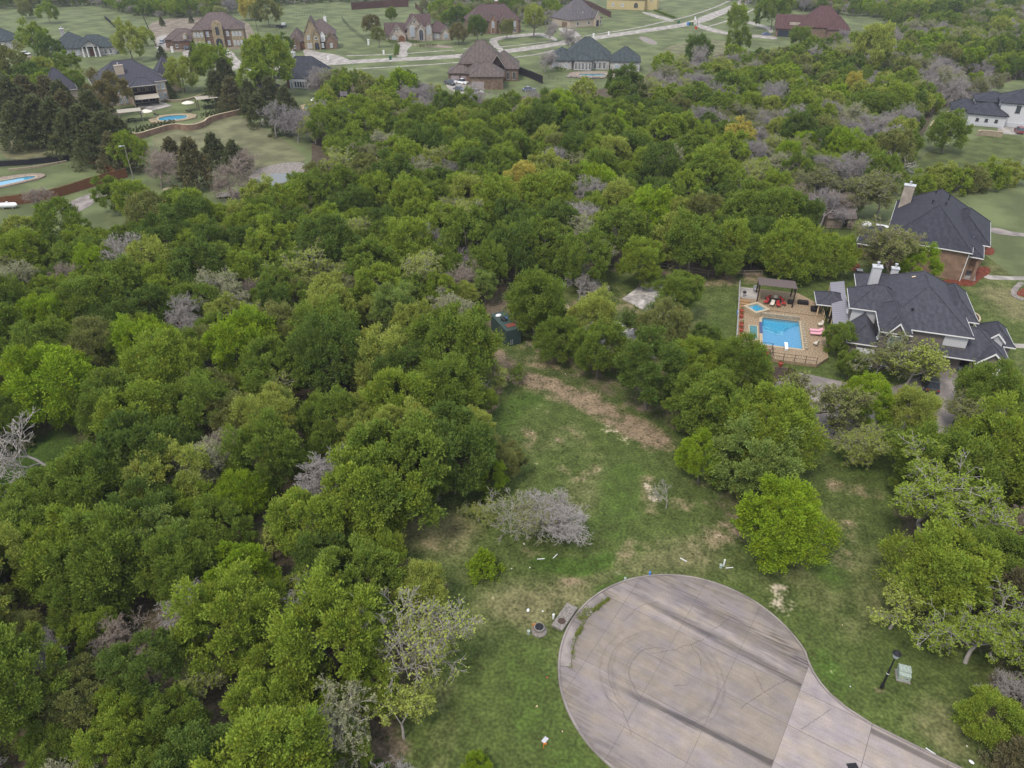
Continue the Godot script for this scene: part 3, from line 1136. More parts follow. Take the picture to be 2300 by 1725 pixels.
func vent(r: Node3D, x: float, y: float, z: float, h := 0.5) -> void:
	part(r, "roof_vent", lathe([Vector2(0.09, -0.3), Vector2(0.09, h), Vector2(0.2, h + 0.03), Vector2(0.16, h + 0.2), Vector2(0.0, h + 0.24)], 10), M["black_iron"], Vector3(x, y, z))


func column(r: Node3D, x: float, z: float, h: float, m: String, y := 0.0, rad := 0.2) -> void:
	part(r, "column", lathe([Vector2(rad * 1.5, 0), Vector2(rad * 1.5, 0.15), Vector2(rad, 0.2), Vector2(rad * 0.85, h - 0.2), Vector2(rad * 1.4, h - 0.12), Vector2(rad * 1.4, h)], 12), M[m], Vector3(x, y, z))


# ---------------------------------------------------------------- the two dark-roofed houses on the right

func build_near_right_houses() -> void:
	stone_house()
	brick_house()


func stone_house() -> void:
	var r := thing("stone_house", "near two-storey stone house with a dark slate roof beside the large pool", "house", 51.5, -89.9, -0.32)
	var rf := "slate_roof"
	var tw := "trim_white"
	walls(r, "stone_veneer", 0.3, 11.6, -18.2, -2.3, 6.0)
	hip(r, rf, 0.3, 11.6, -18.2, -2.3, 6.0, 4.4, tw)
	# front-left bay with its little gable
	walls(r, "stone_veneer", 0.3, 3.7, -4.0, -0.35, 6.0, 0.0)
	hip(r, rf, 0.3, 3.7, -8.0, -0.35, 6.003, 2.0, tw, 0.42)
	gable(r, rf, "stone_veneer", 1.1, 3.2, -4.0, -0.05, 6.0, 1.5, "z", tw, 0.3)
	walls(r, "stone_veneer", 1.1, 3.2, -1.0, -0.05, 6.05)
	opening(r, "window", 2.15, 3.7, 0.02, 1.5, 1.9, 0, tw, "window_green", false, 1)
	opening(r, "window", 2.15, 0.7, 0.02, 1.5, 1.9, 0, tw, "window_green", false, 1)
	opening(r, "window", 0.24, 4.0, -1.8, 0.8, 1.2, 3, tw, "window_pale")
	opening(r, "window", 5.6, 1.0, -2.27, 1.6, 1.6, 0, tw, "window_green", false, 1)
	part(r, "downpipe", bevel_box(0.1, 5.8, 0.1), M[tw], Vector3(3.78, 0, -2.2))
	# white upper wall above the garage roof
	walls(r, "white_paint", 8.6, 11.55, -2.6, -2.2, 1.7, 4.1, "upper_wall")
	# left wing
	walls(r, "stone_veneer", -3.3, 0.3, -12.8, -6.7, 6.0)
	walls(r, "white_paint", -3.25, 0.2, -6.8, -6.62, 2.7, 3.3, "upper_wall")
	hip(r, rf, -3.3, 3.5, -12.8, -6.7, 6.006, 2.7, tw)
	opening(r, "window", -3.35, 3.8, -9.7, 1.4, 1.3, 3, tw, "window_pale")
	# low left wing with a glazed garden room
	walls(r, "stone_veneer", -3.2, 0.28, -6.6, -1.4, 3.1)
	hip(r, rf, -3.2, 0.28, -9.4, -1.4, 3.1, 2.3, tw)
	walls(r, "white_paint", -2.2, 0.2, -1.4, 0.4, 2.3, 0.0, "garden_room")
	for k in 3:
		opening(r, "window", -1.8 + 0.8 * k, 0.5, 0.42, 0.72, 1.6, 0, tw, "window_green", false, 0)
	# upper right wing
	walls(r, "stone_veneer", 9.0, 13.3, -18.0, -8.2, 5.6)
	hip(r, rf, 9.0, 13.3, -18.0, -8.2, 5.6, 2.2, tw)
	opening(r, "window", 13.36, 3.6, -13.0, 1.2, 1.4, 1, tw, "window_pale")
	# garage wing
	walls(r, "stone_veneer", 7.6, 8.2, -8.0, -1.6, 3.0)
	walls(r, "stone_veneer", 12.7, 17.0, -8.6, -1.6, 3.0)
	walls(r, "plasterboard", 8.2, 12.7, -8.0, -7.6, 3.0, 0.0, "garage_wall")
	part(r, "garage_floor", bevel_box(4.5, 0.05, 6.2), M["concrete_old"], Vector3(10.45, 0.0, -4.6))
	walls(r, "trim_white", 8.2, 12.7, -1.75, -1.55, 0.4, 2.6, "lintel")
	hip(r, rf, 7.6, 17.0, -9.4, -1.6, 3.0, 2.9, tw)
	gable(r, rf, "stone_veneer", 13.2, 16.6, -6.0, -0.9, 3.0, 1.6, "z", tw, 0.35)
	walls(r, "stone_veneer", 13.2, 16.6, -2.0, -0.9, 3.0)
	garage_door(r, 14.9, -0.86, 2.6, 2.3, 0, "trim_white")
	walls(r, "stone_veneer", 15.4, 18.6, -12.5, -7.2, 3.0)
	hip(r, rf, 15.4, 18.6, -12.5, -7.2, 3.0, 1.8, tw)
	gable(r, rf, "white_paint", 15.0, 17.0, -8.4, -5.9, 4.2, 1.0, "z", tw, 0.25)
	walls(r, "white_paint", 15.0, 17.0, -8.4, -5.9, 1.6, 2.8, "dormer_wall")
	# chimneys at the back left
	chimney(r, "white_paint", 0.0, 5.5, -15.6, 1.3, 3.6, 1.1, "galvanised")
	chimney(r, "white_paint", 2.8, 5.8, -17.0, 1.0, 2.8, 0.8, "galvanised")
	for k in [[7.4, -6.0], [8.4, -8.4], [7.9, -7.2], [9.0, -5.0], [4.0, -4.2]]:
		vent(r, k[0], 7.4, k[1], 0.6)
	# loose bits of buff underlay left on the shingles
	for k in [[4.6, 9.55, -12.3], [6.8, 9.0, -10.5], [3.9, 7.9, -8.6], [6.3, 6.9, -4.2], [0.6, 7.6, -10.3]]:
		part(r, "shingle_scrap", bevel_box(0.5, 0.03, 0.22), M["trim_tan"], Vector3(k[0], k[1], k[2]), Vector3(0.3, rng.randf() * 3.0, 0.3))
	# metal-roofed porch along the left side
	var pr := new_st()
	var a := Vector3(-5.4, 3.0, -4.3)
	var b := Vector3(-3.3, 3.55, -4.3)
	var c := Vector3(-3.3, 3.55, -21.5)
	var d := Vector3(-5.4, 3.0, -21.5)
	var dn := Vector3(0, -0.1, 0)
	quad(pr, a, b, c, d, Vector3.UP)
	quad(pr, a + dn, b + dn, c + dn, d + dn, Vector3.DOWN)
	quad(pr, a, b, b + dn, a + dn)
	quad(pr, a, d, d + dn, a + dn)
	quad(pr, d, c, c + dn, d + dn)
	var porch := part(r, "porch_roof", pr.commit(), M["metal_roof"])
	for k in 24:
		var z := -4.6 - k * 0.72
		part(porch, "seam", bevel_box(2.16, 0.05, 0.05), M["metal_roof"], Vector3(-4.35, 3.27, z), Vector3(0, 0, 0.256))
	for k in 5:
		bx(r, "porch_post", M["trim_tan"], -5.3, 0.0, -4.6 - k * 4.1, 0.18, 3.0, 0.18)
	var back := walls(r, "stone_veneer", -1.6, 3.0, -21.3, -18.2, 5.0)
	hip(r, rf, -1.6, 5.0, -21.3, -15.0, 5.0, 2.0, tw)
	# things kept in the open garage
	for k in [["storage_box", "red_plastic", 11.2, -4.2, 0.9, 0.9, 0.7, "red plastic box stacked in the open garage"], ["storage_box", "yellow_plastic", 11.9, -4.6, 0.7, 1.3, 0.7, "buff carton standing in the open garage"], ["storage_box", "white_plastic", 12.1, -3.4, 0.7, 0.5, 0.6, "white box at the front of the open garage"], ["storage_box", "green_plastic", 11.5, -2.9, 0.8, 0.35, 0.5, "low green bin at the front of the open garage"]]:
		var p := to_world(r, k[2], k[3])
		var o := thing(k[0], k[7], "box", p.x, p.y, -0.32, "", 0.05)
		bx(o, "box", M[k[1]], 0, 0, 0, k[4], k[5], k[6])
		bx(o, "lid", M[k[1]], 0, k[5], 0, k[4] + 0.06, 0.06, k[6] + 0.06)
	var p := to_world(r, 9.2, -3.8)
	motorbike(p.x, p.y, 1.2)


func to_world(r: Node3D, x: float, z: float) -> Vector2:
	var v := r.transform * Vector3(x, 0, z)
	return Vector2(v.x, v.z)


func motorbike(x: float, z: float, yaw: float) -> void:
	var t := thing("motorcycle", "dark motorcycle parked in the open garage", "motorcycle", x, z, yaw, "", 0.05)
	for k in [-0.7, 0.7]:
		var st := new_st()
		for i in 16:
			var a := TAU * i / 16
			var b := TAU * (i + 1) / 16
			tube(st, Vector3(cos(a) * 0.28, sin(a) * 0.28, 0), Vector3(cos(b) * 0.28, sin(b) * 0.28, 0), 0.06, 0.06, 6)
		part(t, "wheel", st.commit(), M["black_iron"], Vector3(k, 0.34, 0))
	bx(t, "engine", M["galvanised"], 0, 0.25, 0, 0.5, 0.35, 0.3)
	bx(t, "tank", M["red_plastic"], 0.15, 0.65, 0, 0.5, 0.25, 0.28)
	bx(t, "seat", M["black_iron"], -0.4, 0.65, 0, 0.6, 0.14, 0.26)
	var st := new_st()
	tube(st, Vector3(0.7, 0.34, 0), Vector3(0.42, 1.0, 0), 0.035, 0.035, 6)
	tube(st, Vector3(0.42, 1.0, -0.35), Vector3(0.42, 1.0, 0.35), 0.025, 0.025, 6)
	part(t, "handlebar", st.commit(), M["galvanised"])


func brick_house() -> void:
	var r := thing("brick_house", "tan brick house with a broad dark hipped roof and a tall pale chimney", "house", 64.1, -126.7, -0.5)
	var rf := "navy_roof"
	var tw := "trim_white"
	walls(r, "tan_brick", 4.0, 17.0, -22.5, -0.4, 5.5)
	hip(r, rf, 4.0, 17.0, -22.5, -0.4, 5.5, 5.4, tw, 0.5)
	# right wing and porch
	walls(r, "tan_brick", 13.0, 20.0, -21.0, -8.0, 4.6)
	hip(r, rf, 12.0, 20.0, -21.0, -8.0, 4.6, 3.4, tw)
	walls(r, "tan_brick", 15.0, 18.6, -8.0, -2.6, 3.2, 1.4, "porch_wall")
	hip(r, rf, 14.0, 19.2, -9.4, -1.6, 4.4, 1.7, tw, 0.3)
	for k in [[18.9, -1.9], [18.9, -5.0], [17.4, -1.9]]:
		bx(r, "porch_column", M["tan_brick"], k[0], 0, k[1], 0.5, 4.4, 0.5)
	part(r, "porch_floor", bevel_box(3.0, 0.15, 6.0), M["concrete"], Vector3(18.0, 0, -4.6))
	opening(r, "front_door", 17.06, 0.15, -4.2, 1.2, 2.3, 1, "door_wood", "door_wood", false, 0)
	opening(r, "window", 17.06, 0.9, -1.9, 1.2, 1.6, 1, tw, "window_glass")
	part(r, "downpipe", bevel_box(0.12, 5.4, 0.12), M[tw], Vector3(17.06, 0, -0.36))
	opening(r, "window", 11.6, 4.6, -0.36, 1.4, 0.5, 0, tw, "window_pale", false, 2)
	# low left wing
	walls(r, "tan_brick", -0.6, 4.0, -10.0, -2.6, 3.0)
	hip(r, rf, -0.6, 5.2, -10.0, -2.6, 3.0, 2.2, tw)
	opening(r, "window", -0.66, 0.8, -4.6, 1.2, 1.5, 3, tw, "window_glass")
	opening(r, "window", -0.66, 0.8, -7.6, 1.2, 1.5, 3, tw, "window_glass")
	# pale upper wall on the left side
	walls(r, "white_paint", 3.9, 4.0, -12.5, -8.0, 1.6, 3.8, "upper_wall")
	chimney(r, "beige_brick", 5.0, 4.0, -17.6, 1.9, 6.4, 1.2, "galvanised")
	for k in [[9.4, -9.6], [11.6, -9.6], [9.6, -15.6], [12.0, -14.0]]:
		vent(r, k[0], 10.0, k[1], 0.5)
	# white awning sheets by the back door
	bx(r, "awning", M["white_plastic"], 2.4, 3.2, -12.6, 2.6, 0.08, 2.2)


# ---------------------------------------------------------------- far street, pavements and driveways

func build_far_streets() -> void:
	structure("street", sheet(ribbon(smooth(pts([-105.23, -315.05, -91.12, -322.71, -71.94, -332.77, -51.45, -339.08, -29.96, -344.51, -7.39, -357.02, 10.32, -370.37, 37.62, -397.13, 63.86, -419.63, 92.74, -444.58, 105.98, -460.91, 121.42, -490.74, 142.29, -526.76, 157.91, -559.87, 172.73, -594.08]), false, 2), 8.6), 0.0, 0.02), M["concrete_pale"])
	structure("pavement", sheet(ribbon(smooth(pts([-82.04, -315.05, -68.86, -316.94, -50.89, -321.74, -23.73, -331.74, -3.07, -341.24, 12.66, -353.52, 19.25, -362.98]), false, 1), 1.5), 0.0, 0.03), M["concrete_pale"])
	structure("pavement", sheet(ribbon(smooth(pts([-72.75, -348.96, -51.69, -352.37, -28.58, -362.98, -26.35, -362.98]), false, 1), 1.5), 0.0, 0.03), M["concrete_pale"])
	structure("pavement", sheet(ribbon(smooth(pts([-22.5, -366.64, -3.32, -372.9, 20.56, -390.12, 21.78, -392.89]), false, 1), 1.5), 0.0, 0.034), M["concrete_pale"])
	structure("pavement", sheet(ribbon(smooth(pts([37.83, -407.34, 65.68, -432.6, 89.49, -464.69, 99, -474.4, 127.77, -521.99, 150.27, -568.07]), false, 1), 1.6), 0.0, 0.038), M["concrete_pale"])
	structure("pavement", sheet(ribbon(smooth(pts([106.22, -439.38, 125.05, -466.6, 156.48, -524.37, 167.88, -549.28]), false, 1), 1.5), 0.0, 0.03), M["concrete_pale"])
	var n := 0
	for k in [
		# drive of the stone mansion
		["concrete_pale", [-130.85, -345.61, -135.78, -362.98, -128.45, -365.41, -116.85, -338.02, -107.52, -322.71, -114.43, -313.19, -120.64, -313.19]],
		["concrete_pale", [-178.92, -404.38, -177.11, -413.4, -165.12, -392.89, -156.8, -369.12, -161.16, -366.64, -166.25, -374.17]],
		["concrete_pale", [-150.07, -360.57, -144.77, -365.41, -135.66, -338.02, -138.7, -338.02]],
		# drive of the gabled stone house
		["concrete_pale", [-95.95, -364.19, -93.46, -366.64, -85.84, -357.02, -79.15, -353.52, -70.52, -341.24, -67.44, -332.77, -81.99, -326.67, -87.4, -338.02]],
		# drive and loop of the white gabled house
		["concrete_pale", [-56.02, -391.5, -51.68, -391.5, -46.41, -379.35, -48.38, -364.19, -44.97, -345.61, -51.18, -345.61, -51.63, -364.19]],
		["patio_deck", [-47.77, -381.99, -36.92, -379.35, -28.13, -374.17, -27.16, -369.12, -36.23, -371.63, -45.98, -375.46]],
		# loop drive of the brown-roofed brick house
		["concrete_pale", [-6.5, -364.19, -11.15, -386.01, -11.07, -400, 0, -410.35, 12.68, -418.05, 16.49, -414.94, 23.02, -395.71, 21.21, -390.12, 14.64, -407.34, 12.43, -408.84, 2.22, -401.45, -6.56, -394.3, -7.48, -384.67, -3.03, -361.77]],
		# drive of the grey-roofed house
		["concrete_pale", [23.97, -435.97, 30.94, -432.6, 32.85, -426.02, 35.78, -404.38, 29.8, -398.56, 25.92, -419.63]],
		# path and drive of the yellow house
		["concrete_pale", [78.6, -501.49, 81.99, -505.92, 93.51, -468.53, 90.66, -457.19, 88.31, -460.91]],
		# loop drive of the maroon-roofed house
		["concrete_pale", [103.91, -453.52, 106.22, -439.38, 112.6, -416.49, 122.41, -410.35, 132.84, -407.34, 130.7, -392.89, 122.19, -401.45, 111.45, -407.34, 102.52, -422.8, 99.69, -442.83]],
		["concrete_pale", [133.99, -466.6, 136.72, -453.52, 140.21, -435.97, 136.06, -419.63, 132.37, -414.94, 135.87, -429.29, 133, -444.58, 130.23, -457.19]],
		# drive of the white green-roofed house on the left
		["patio_deck", [-219.6, -357.02, -215.12, -354.68, -196.77, -327.67, -195, -322.71, -205.2, -338.02]],
		# drive of the brown brick house with the parked trucks
		["concrete_pale", [-25.15, -293.91, -19.77, -302.4, -14.46, -287.42, -13.95, -275.9, -17.93, -270.81, -23.26, -279.65]],
		["gravel", [63.07, -404.38, 67.1, -404.38, 70.51, -384.67, 67.09, -376.75, 63.43, -387.37]],
		["concrete_pale", [14.97, -357.02, 19.43, -366.64, 22.1, -352.37, 17.45, -345.61]],
		# parking pad behind the red timber fence
		["concrete", [-100.11, -156.51, -97.41, -166.62, -95.51, -168.52, -93, -160.55, -94.03, -152.36, -97.1, -154.83]],
		["concrete", [-96.38, -166.62, -93.81, -173.08, -91.82, -167.25, -93.48, -162.63]],
		# drive of the brick house and the white house on the right
		["concrete", [99.06, -145.57, 103.27, -140.44, 130.61, -138.56, 127.89, -134.91, 99.42, -139.96, 96.95, -142.36]],
		["concrete_pale", [144.12, -224.56, 148.77, -227.17, 197.06, -227.7, 188.02, -215.57, 143.05, -217.03, 142.23, -219.49]],
		["concrete_pale", [85.15, -122.5, 86.52, -120.6, 117.23, -120.6, 116.12, -119.12, 85.71, -119.12, 84.17, -120.23]],
		["concrete_pale", [75.54, -97.3, 76.97, -96.49, 99.05, -96.22, 98.06, -94.9, 76.2, -95.16, 74.93, -96.22]],
		# big shared driveway in front of the near stone house
		["concrete", [37.31, -87.01, 39.55, -89.13, 44.52, -87.01, 51.23, -83.63, 59.09, -88.65, 65.08, -87.94, 63.43, -83.63, 57.25, -77.39, 54.55, -73.12, 48.53, -70.89, 43.98, -71.77, 36.49, -74.04, 33.25, -78.39]],
		["concrete", [57.5, -77.89, 85.75, -78.39, 81.83, -73.12, 54.55, -73.12]],
		["concrete", [27.45, -83.63, 34.74, -81.47, 33.97, -76.9, 29.17, -78.39]],
	]:
		structure("driveway", sheet(smooth(pts(k[1]), true, 2), 0.0, 0.012 + 0.0007 * n), M[k[0]])
		n += 1
	structure("concrete_pad", sheet(pts([18.66, -111.76, 23.59, -118.39, 27.94, -115.53, 27.73, -107.23, 24.23, -103.86]), 0.0, 0.14), M["pale_slab"])
	structure("concrete_pad", sheet(pts([9.74, -100.5, 14, -104.92, 20.38, -101.94, 18.89, -96.36, 12.69, -95.03]), 0.0, 0.05), M["pale_slab"])
	# flower beds of red and dark mulch round the right-hand houses
	for k in [
		["red_mulch", [75.46, -119.49, 78.07, -117.3, 80.33, -116.41, 83.14, -119.49, 87, -122.5, 87.84, -125.23, 85.17, -124.84, 80.37, -119.49]],
		["red_mulch", [89.69, -130.99, 91.23, -129.93, 93.51, -133.15, 93.14, -135.81]],
		["red_mulch", [86.06, -113.79, 86.94, -112.43, 89.41, -112.77, 92.12, -117.3, 89.26, -116.41]],
		["red_mulch", [61.45, -123.85, 62.55, -122.5, 64.68, -125.83, 63.42, -126.84]],
		["dark_mulch", [72.87, -104.92, 72.93, -102.97, 74.98, -104.16, 75.83, -106.45, 74.42, -107.23]],
		["dark_mulch", [34.84, -90.58, 41.54, -89.37, 39.51, -87.01, 35.74, -87.01]],
	]:
		structure("flower_bed", sheet(smooth(pts(k[1])), 0.0, 0.03), M[k[0]])
	structure("gravel_edging", sheet(ribbon(smooth(pts([89.92, -118.2, 87.05, -115.53, 85.51, -113.11, 86.16, -111.1, 110.39, -111.43]), false, 2), 0.9), 0.0, 0.05), M["gravel"])
	structure("bed_edging", sheet(ribbon(smooth(pts([73.82, -106.76, 76, -106.76, 75.26, -104.16, 72.89, -102.23, 72.32, -103.86]), false, 2), 0.25), 0.0, 0.12), M["coping"])


# ---------------------------------------------------------------- the houses farther away

func build_far_houses() -> void:
	var r: Node3D
	# white brick house with green roof and columned porch
	r = thing("white_brick_house", "long white brick house with a green roof and columned porch", "house", -198.9, -343.4, 0.34)
	walls(r, "white_brick", 0, 25, -14, 0, 3.4)
	hip(r, "green_roof", 0, 15, -16, 0, 3.4, 5.6)
	hip(r, "green_roof", 9, 25, -12, 0, 3.41, 4.2)
	gable(r, "green_roof", "white_brick", 12.5, 19.5, -8, 2.6, 4.0, 2.6, "z", "", 0.4)
	for x in [12.9, 14.6, 17.4, 19.1]:
		column(r, x, 2.5, 4.0, "trim_white", 0.0, 0.28)
	opening(r, "front_door", 16.0, 0, 0.04, 1.8, 2.8, 0, "door_wood", "door_wood", false, 1)
	window_row(r, [1.6, 3.2, 6.5, 10.6], 0.8, 0.04, 1.1, 1.8, 0, "trim_white", "window_pale")
	window_row(r, [21.4, 23.4], 0.6, 0.04, 1.1, 2.0, 0, "trim_white", "window_glass")
	chimney(r, "white_brick", 4.5, 4.5, -13.0, 1.6, 5.2, 1.0)
	# green-roofed house cut by the left edge
	r = thing("green_roofed_house", "green-roofed house with dark solar panels at the left edge", "house", -245.2, -361.0, 0.3)
	walls(r, "white_brick", -4, 17, -15, 0, 3.6)
	hip(r, "green_roof", -4, 17, -15, 0, 3.6, 6.2)
	for i in 2:
		for j in 3:
			part(r, "solar_panel", bevel_box(2.3, 0.08, 1.5), M["blue_grey_roof"], Vector3(7.0 + i * 2.4, 5.0 + j * 1.05, -1.6 - j * 1.45), Vector3(0.66, 0, 0))
	garage_door(r, 12.0, 0.05, 4.6, 2.4, 0, "trim_white")
	# slate-roofed villa above the pool terrace
	r = thing("slate_roofed_villa", "cream two-storey villa with a slate roof above a pool terrace", "house", -133.5, -251.3, 0.55)
	walls(r, "cream_stucco", -1.0, 20.0, -16.0, 0.0, 6.4)
	hip(r, "slate_roof", -1.0, 20.0, -16.0, 0.0, 6.4, 6.0, "cream_fabric", 0.6)
	chimney(r, "cream_stucco", 7.5, 7.0, -3.6, 2.6, 4.6, 1.2, "cream_stucco")
	# balcony and striped awning over the terrace door
	walls(r, "cream_stucco", 8.6, 9.0, 0.0, 4.2, 6.2, 0.0, "porch_pier")
	walls(r, "cream_stucco", 16.2, 16.6, 0.0, 4.2, 6.2, 0.0, "porch_pier")
	walls(r, "dark_timber", 9.0, 16.2, 0.0, 4.1, 0.3, 3.2, "balcony_floor")
	hip(r, "slate_roof", 8.6, 16.6, -3.0, 4.2, 6.2, 1.9, "cream_fabric", 0.4)
	var rail := new_st()
	for k in 25:
		tube(rail, Vector3(9.0 + k * 0.3, 3.5, 4.1), Vector3(9.0 + k * 0.3, 4.5, 4.1), 0.025, 0.025, 4)
	tube(rail, Vector3(9.0, 4.5, 4.1), Vector3(16.2, 4.5, 4.1), 0.04, 0.04, 5)
	part(r, "balcony_rail", rail.commit(), M["black_iron"])
	part(r, "awning", bevel_box(7.4, 0.1, 3.4), M["pale_timber"], Vector3(12.6, 2.9, 5.6), Vector3(0.24, 0, 0))
	window_row(r, [10.2, 12.6, 15.0], 3.7, 0.04, 1.6, 2.3, 0, "cream_fabric", "window_glass")
	window_row(r, [10.4, 12.6, 14.8], 0.2, 0.04, 1.8, 2.5, 0, "cream_fabric", "window_glass")
	window_row(r, [0.8, 2.6, 5.2, 6.9], 3.9, 0.04, 1.1, 1.9, 0, "trim_white", "window_pale")
	window_row(r, [0.8, 2.6, 5.2, 6.9], 0.5, 0.04, 1.2, 2.3, 0, "trim_white", "window_pale", true)
	window_row(r, [17.6, 19.0], 3.8, 0.04, 1.0, 2.0, 0, "trim_white", "window_pale")
	window_row(r, [17.6, 19.0], 0.5, 0.04, 1.0, 2.2, 0, "trim_white", "window_pale")
	window_row(r, [-2.5, -6.0, -9.5], 3.6, 20.05, 1.1, 2.0, 1, "trim_white", "window_pale")
	# left sunroom and pyramid-roofed wing
	walls(r, "cream_stucco", -5.6, -1.0, -6.0, 0.2, 3.2)
	hip(r, "slate_roof", -5.6, -1.0, -6.0, 0.2, 3.2, 1.8, "cream_fabric")
	for k in 5:
		opening(r, "window", -5.0 + k * 0.9, 0.3, 0.24, 0.8, 2.4, 0, "trim_white", "window_glass", false, 0)
	walls(r, "cream_stucco", -15.5, -6.5, -14.0, -5.0, 5.6)
	hip(r, "slate_roof", -15.5, -6.5, -14.0, -5.0, 5.6, 6.2, "cream_fabric")
	walls(r, "cream_stucco", 20.0, 27.0, -22.0, -14.0, 5.6)
	hip(r, "slate_roof", 20.0, 27.0, -22.0, -14.0, 5.6, 5.6, "cream_fabric")
	vent(r, 4.0, 10.0, -5.5, 0.5)
	# stone mansion with brown roof
	r = thing("stone_mansion", "large cream stone mansion with a brown hipped roof on the bare lot", "house", -146.2, -369.0, 0.24)
	walls(r, "brown_brick", 0, 22, -16, 0, 7.6)
	hip(r, "brown_roof", 0, 22, -16, 0, 7.6, 6.2)
	for k in [[0.0, 5.0, 1.0], [16.8, 22.2, 1.0]]:
		walls(r, "cream_stone", k[0], k[1], -2.0, k[2], 7.6, 0.0, "bay_wall")
		hip(r, "brown_roof", k[0], k[1], -6.0, k[2], 7.61, 2.6)
		window_row(r, [k[0] + 1.0, k[0] + 2.5, k[0] + 4.0], 4.6, k[2] + 0.04, 1.0, 2.1, 0, "trim_white", "window_pale", true)
		window_row(r, [k[0] + 1.0, k[0] + 2.5, k[0] + 4.0], 0.7, k[2] + 0.04, 1.0, 2.2, 0, "trim_white", "window_pale", true)
	walls(r, "cream_stone", 8.8, 13.4, -2.0, 1.6, 8.6, 0.0, "entrance_wall")
	part(r, "entrance_gable", arch_mesh(4.6, 3.2, 2.0), M["cream_stone"], Vector3(11.1, 8.0, 0.55))
	opening(r, "window", 11.1, 5.4, 1.66, 1.6, 3.6, 0, "cream_stone", "window_glass", true)
	opening(r, "front_door", 11.1, 0.2, 1.66, 2.9, 3.9, 0, "cream_stone", "door_dark", true, 1)
	window_row(r, [6.4, 15.2], 4.7, 0.06, 1.2, 2.0, 0, "trim_white", "window_pale")
	window_row(r, [6.4, 15.2], 0.8, 0.06, 1.2, 2.0, 0, "trim_white", "window_pale")
	walls(r, "brown_brick", -13.0, 0, -12, -3.0, 3.6)
	hip(r, "brown_roof", -13.0, 2.0, -14, -3.0, 3.6, 3.8)
	walls(r, "brown_brick", -9.0, -1.0, -3.0, 2.0, 3.6)
	hip(r, "brown_roof", -9.0, -1.0, -6.0, 2.0, 3.6, 3.0)
	part(r, "dormer", arch_mesh(2.0, 2.6, 2.0), M["cream_stone"], Vector3(-3.4, 4.0, 1.4))
	opening(r, "window", -3.4, 4.4, 2.44, 0.9, 1.6, 0, "trim_white", "window_pale", true)
	opening(r, "garage_gate", -3.4, 0, 2.05, 4.4, 3.0, 0, "brown_brick", "door_wood", true, 0)
	opening(r, "window", -7.6, 0.8, 2.05, 1.0, 1.4, 0, "trim_white", "window_glass")
	# gabled stone house
	r = thing("gabled_stone_house", "stone house with steep brown gables and an arched blue door", "house", -100.7, -364.0, 0.16)
	walls(r, "cream_stone", 6.2, 13.2, -11, 0, 6.4)
	gable(r, "brown_roof", "cream_stone", 6.2, 13.2, -12, 0, 6.4, 6.4, "z", "cream_stone", 0.4)
	hip(r, "brown_roof", 8.0, 20.0, -13, -2.0, 6.0, 5.6)
	walls(r, "brown_brick", 13.0, 20.6, -11, -1.2, 3.6)
	gable(r, "brown_roof", "brown_brick", 15.6, 20.8, -8, 0.6, 3.6, 3.6, "z", "cream_stone", 0.3)
	walls(r, "brown_brick", 15.6, 20.8, -3, 0.6, 3.6)
	gable(r, "brown_roof", "cream_stone", 10.2, 13.4, -4, 1.2, 5.6, 2.4, "z", "cream_stone", 0.25)
	walls(r, "cream_stone", 10.2, 13.4, -2, 1.2, 5.6)
	gable(r, "brown_roof", "trim_white", 13.6, 15.6, -5, -0.6, 5.6, 1.6, "z", "trim_white", 0.2)
	walls(r, "trim_white", 13.6, 15.6, -3, -0.6, 2.6, 3.0, "dormer_wall")
	opening(r, "window", 14.6, 3.7, -0.55, 1.0, 1.6, 0, "trim_white", "window_pale", true)
	opening(r, "front_door", 11.8, 0, 1.26, 2.0, 3.2, 0, "cream_stone", "door_dark", true, 1)
	opening(r, "window", 11.8, 4.2, 1.26, 1.2, 1.3, 0, "trim_white", "window_glass")
	window_row(r, [8.3], 4.0, 0.04, 1.2, 2.0, 0, "trim_white", "window_pale", true)
	window_row(r, [7.9, 9.1], 0.6, 0.04, 0.9, 2.0, 0, "trim_white", "window_pale")
	window_row(r, [14.3, 18.2], 0.8, 0.66, 1.1, 1.7, 0, "trim_white", "window_pale")
	walls(r, "brown_brick", 0, 6.2, -12, -1.0, 3.4)
	hip(r, "brown_roof", -1.0, 6.4, -14, -1.0, 3.4, 4.6)
	gable(r, "brown_roof", "brown_brick", 0.2, 4.2, -4, 1.4, 3.2, 2.6, "z", "cream_stone", 0.25)
	walls(r, "brown_brick", 0.2, 4.2, -2, 1.4, 3.2)
	opening(r, "window", 2.0, 0.8, 1.46, 0.9, 1.3, 0, "trim_white", "window_glass")
	opening(r, "garage_gate", 5.2, 0, -0.94, 2.0, 2.6, 0, "brown_brick", "door_wood", false, 0)
	chimney(r, "trim_white", 16.0, 7.0, -10.0, 1.2, 5.0, 1.0)
	# white house with three tall gables
	r = thing("white_gabled_house", "pale brick house with three tall gables and a plum roof", "house", -60.6, -388.0, 0.2)
	walls(r, "beige_brick", 0, 32, -12, -1.0, 3.4)
	gable(r, "plum_roof", "beige_brick", 0, 9, -10, -0.6, 3.2, 4.2, "x", "", 0.4)
	hip(r, "plum_roof", 20, 32, -12, -1.0, 3.4, 4.2)
	walls(r, "beige_brick", 10.0, 21.6, -11, 0.0, 5.6)
	gable(r, "plum_roof", "beige_brick", 9.6, 18.0, -12, 0.2, 5.6, 5.2, "z", "beige_brick", 0.4)
	gable(r, "plum_roof", "beige_brick", 12.6, 22.0, -12, -2.0, 5.6, 5.2, "x", "", 0.4)
	gable(r, "plum_roof", "beige_brick", 14.8, 18.6, -5, 1.4, 5.4, 2.6, "z", "beige_brick", 0.3)
	walls(r, "beige_brick", 14.8, 18.6, -2, 1.4, 5.4)
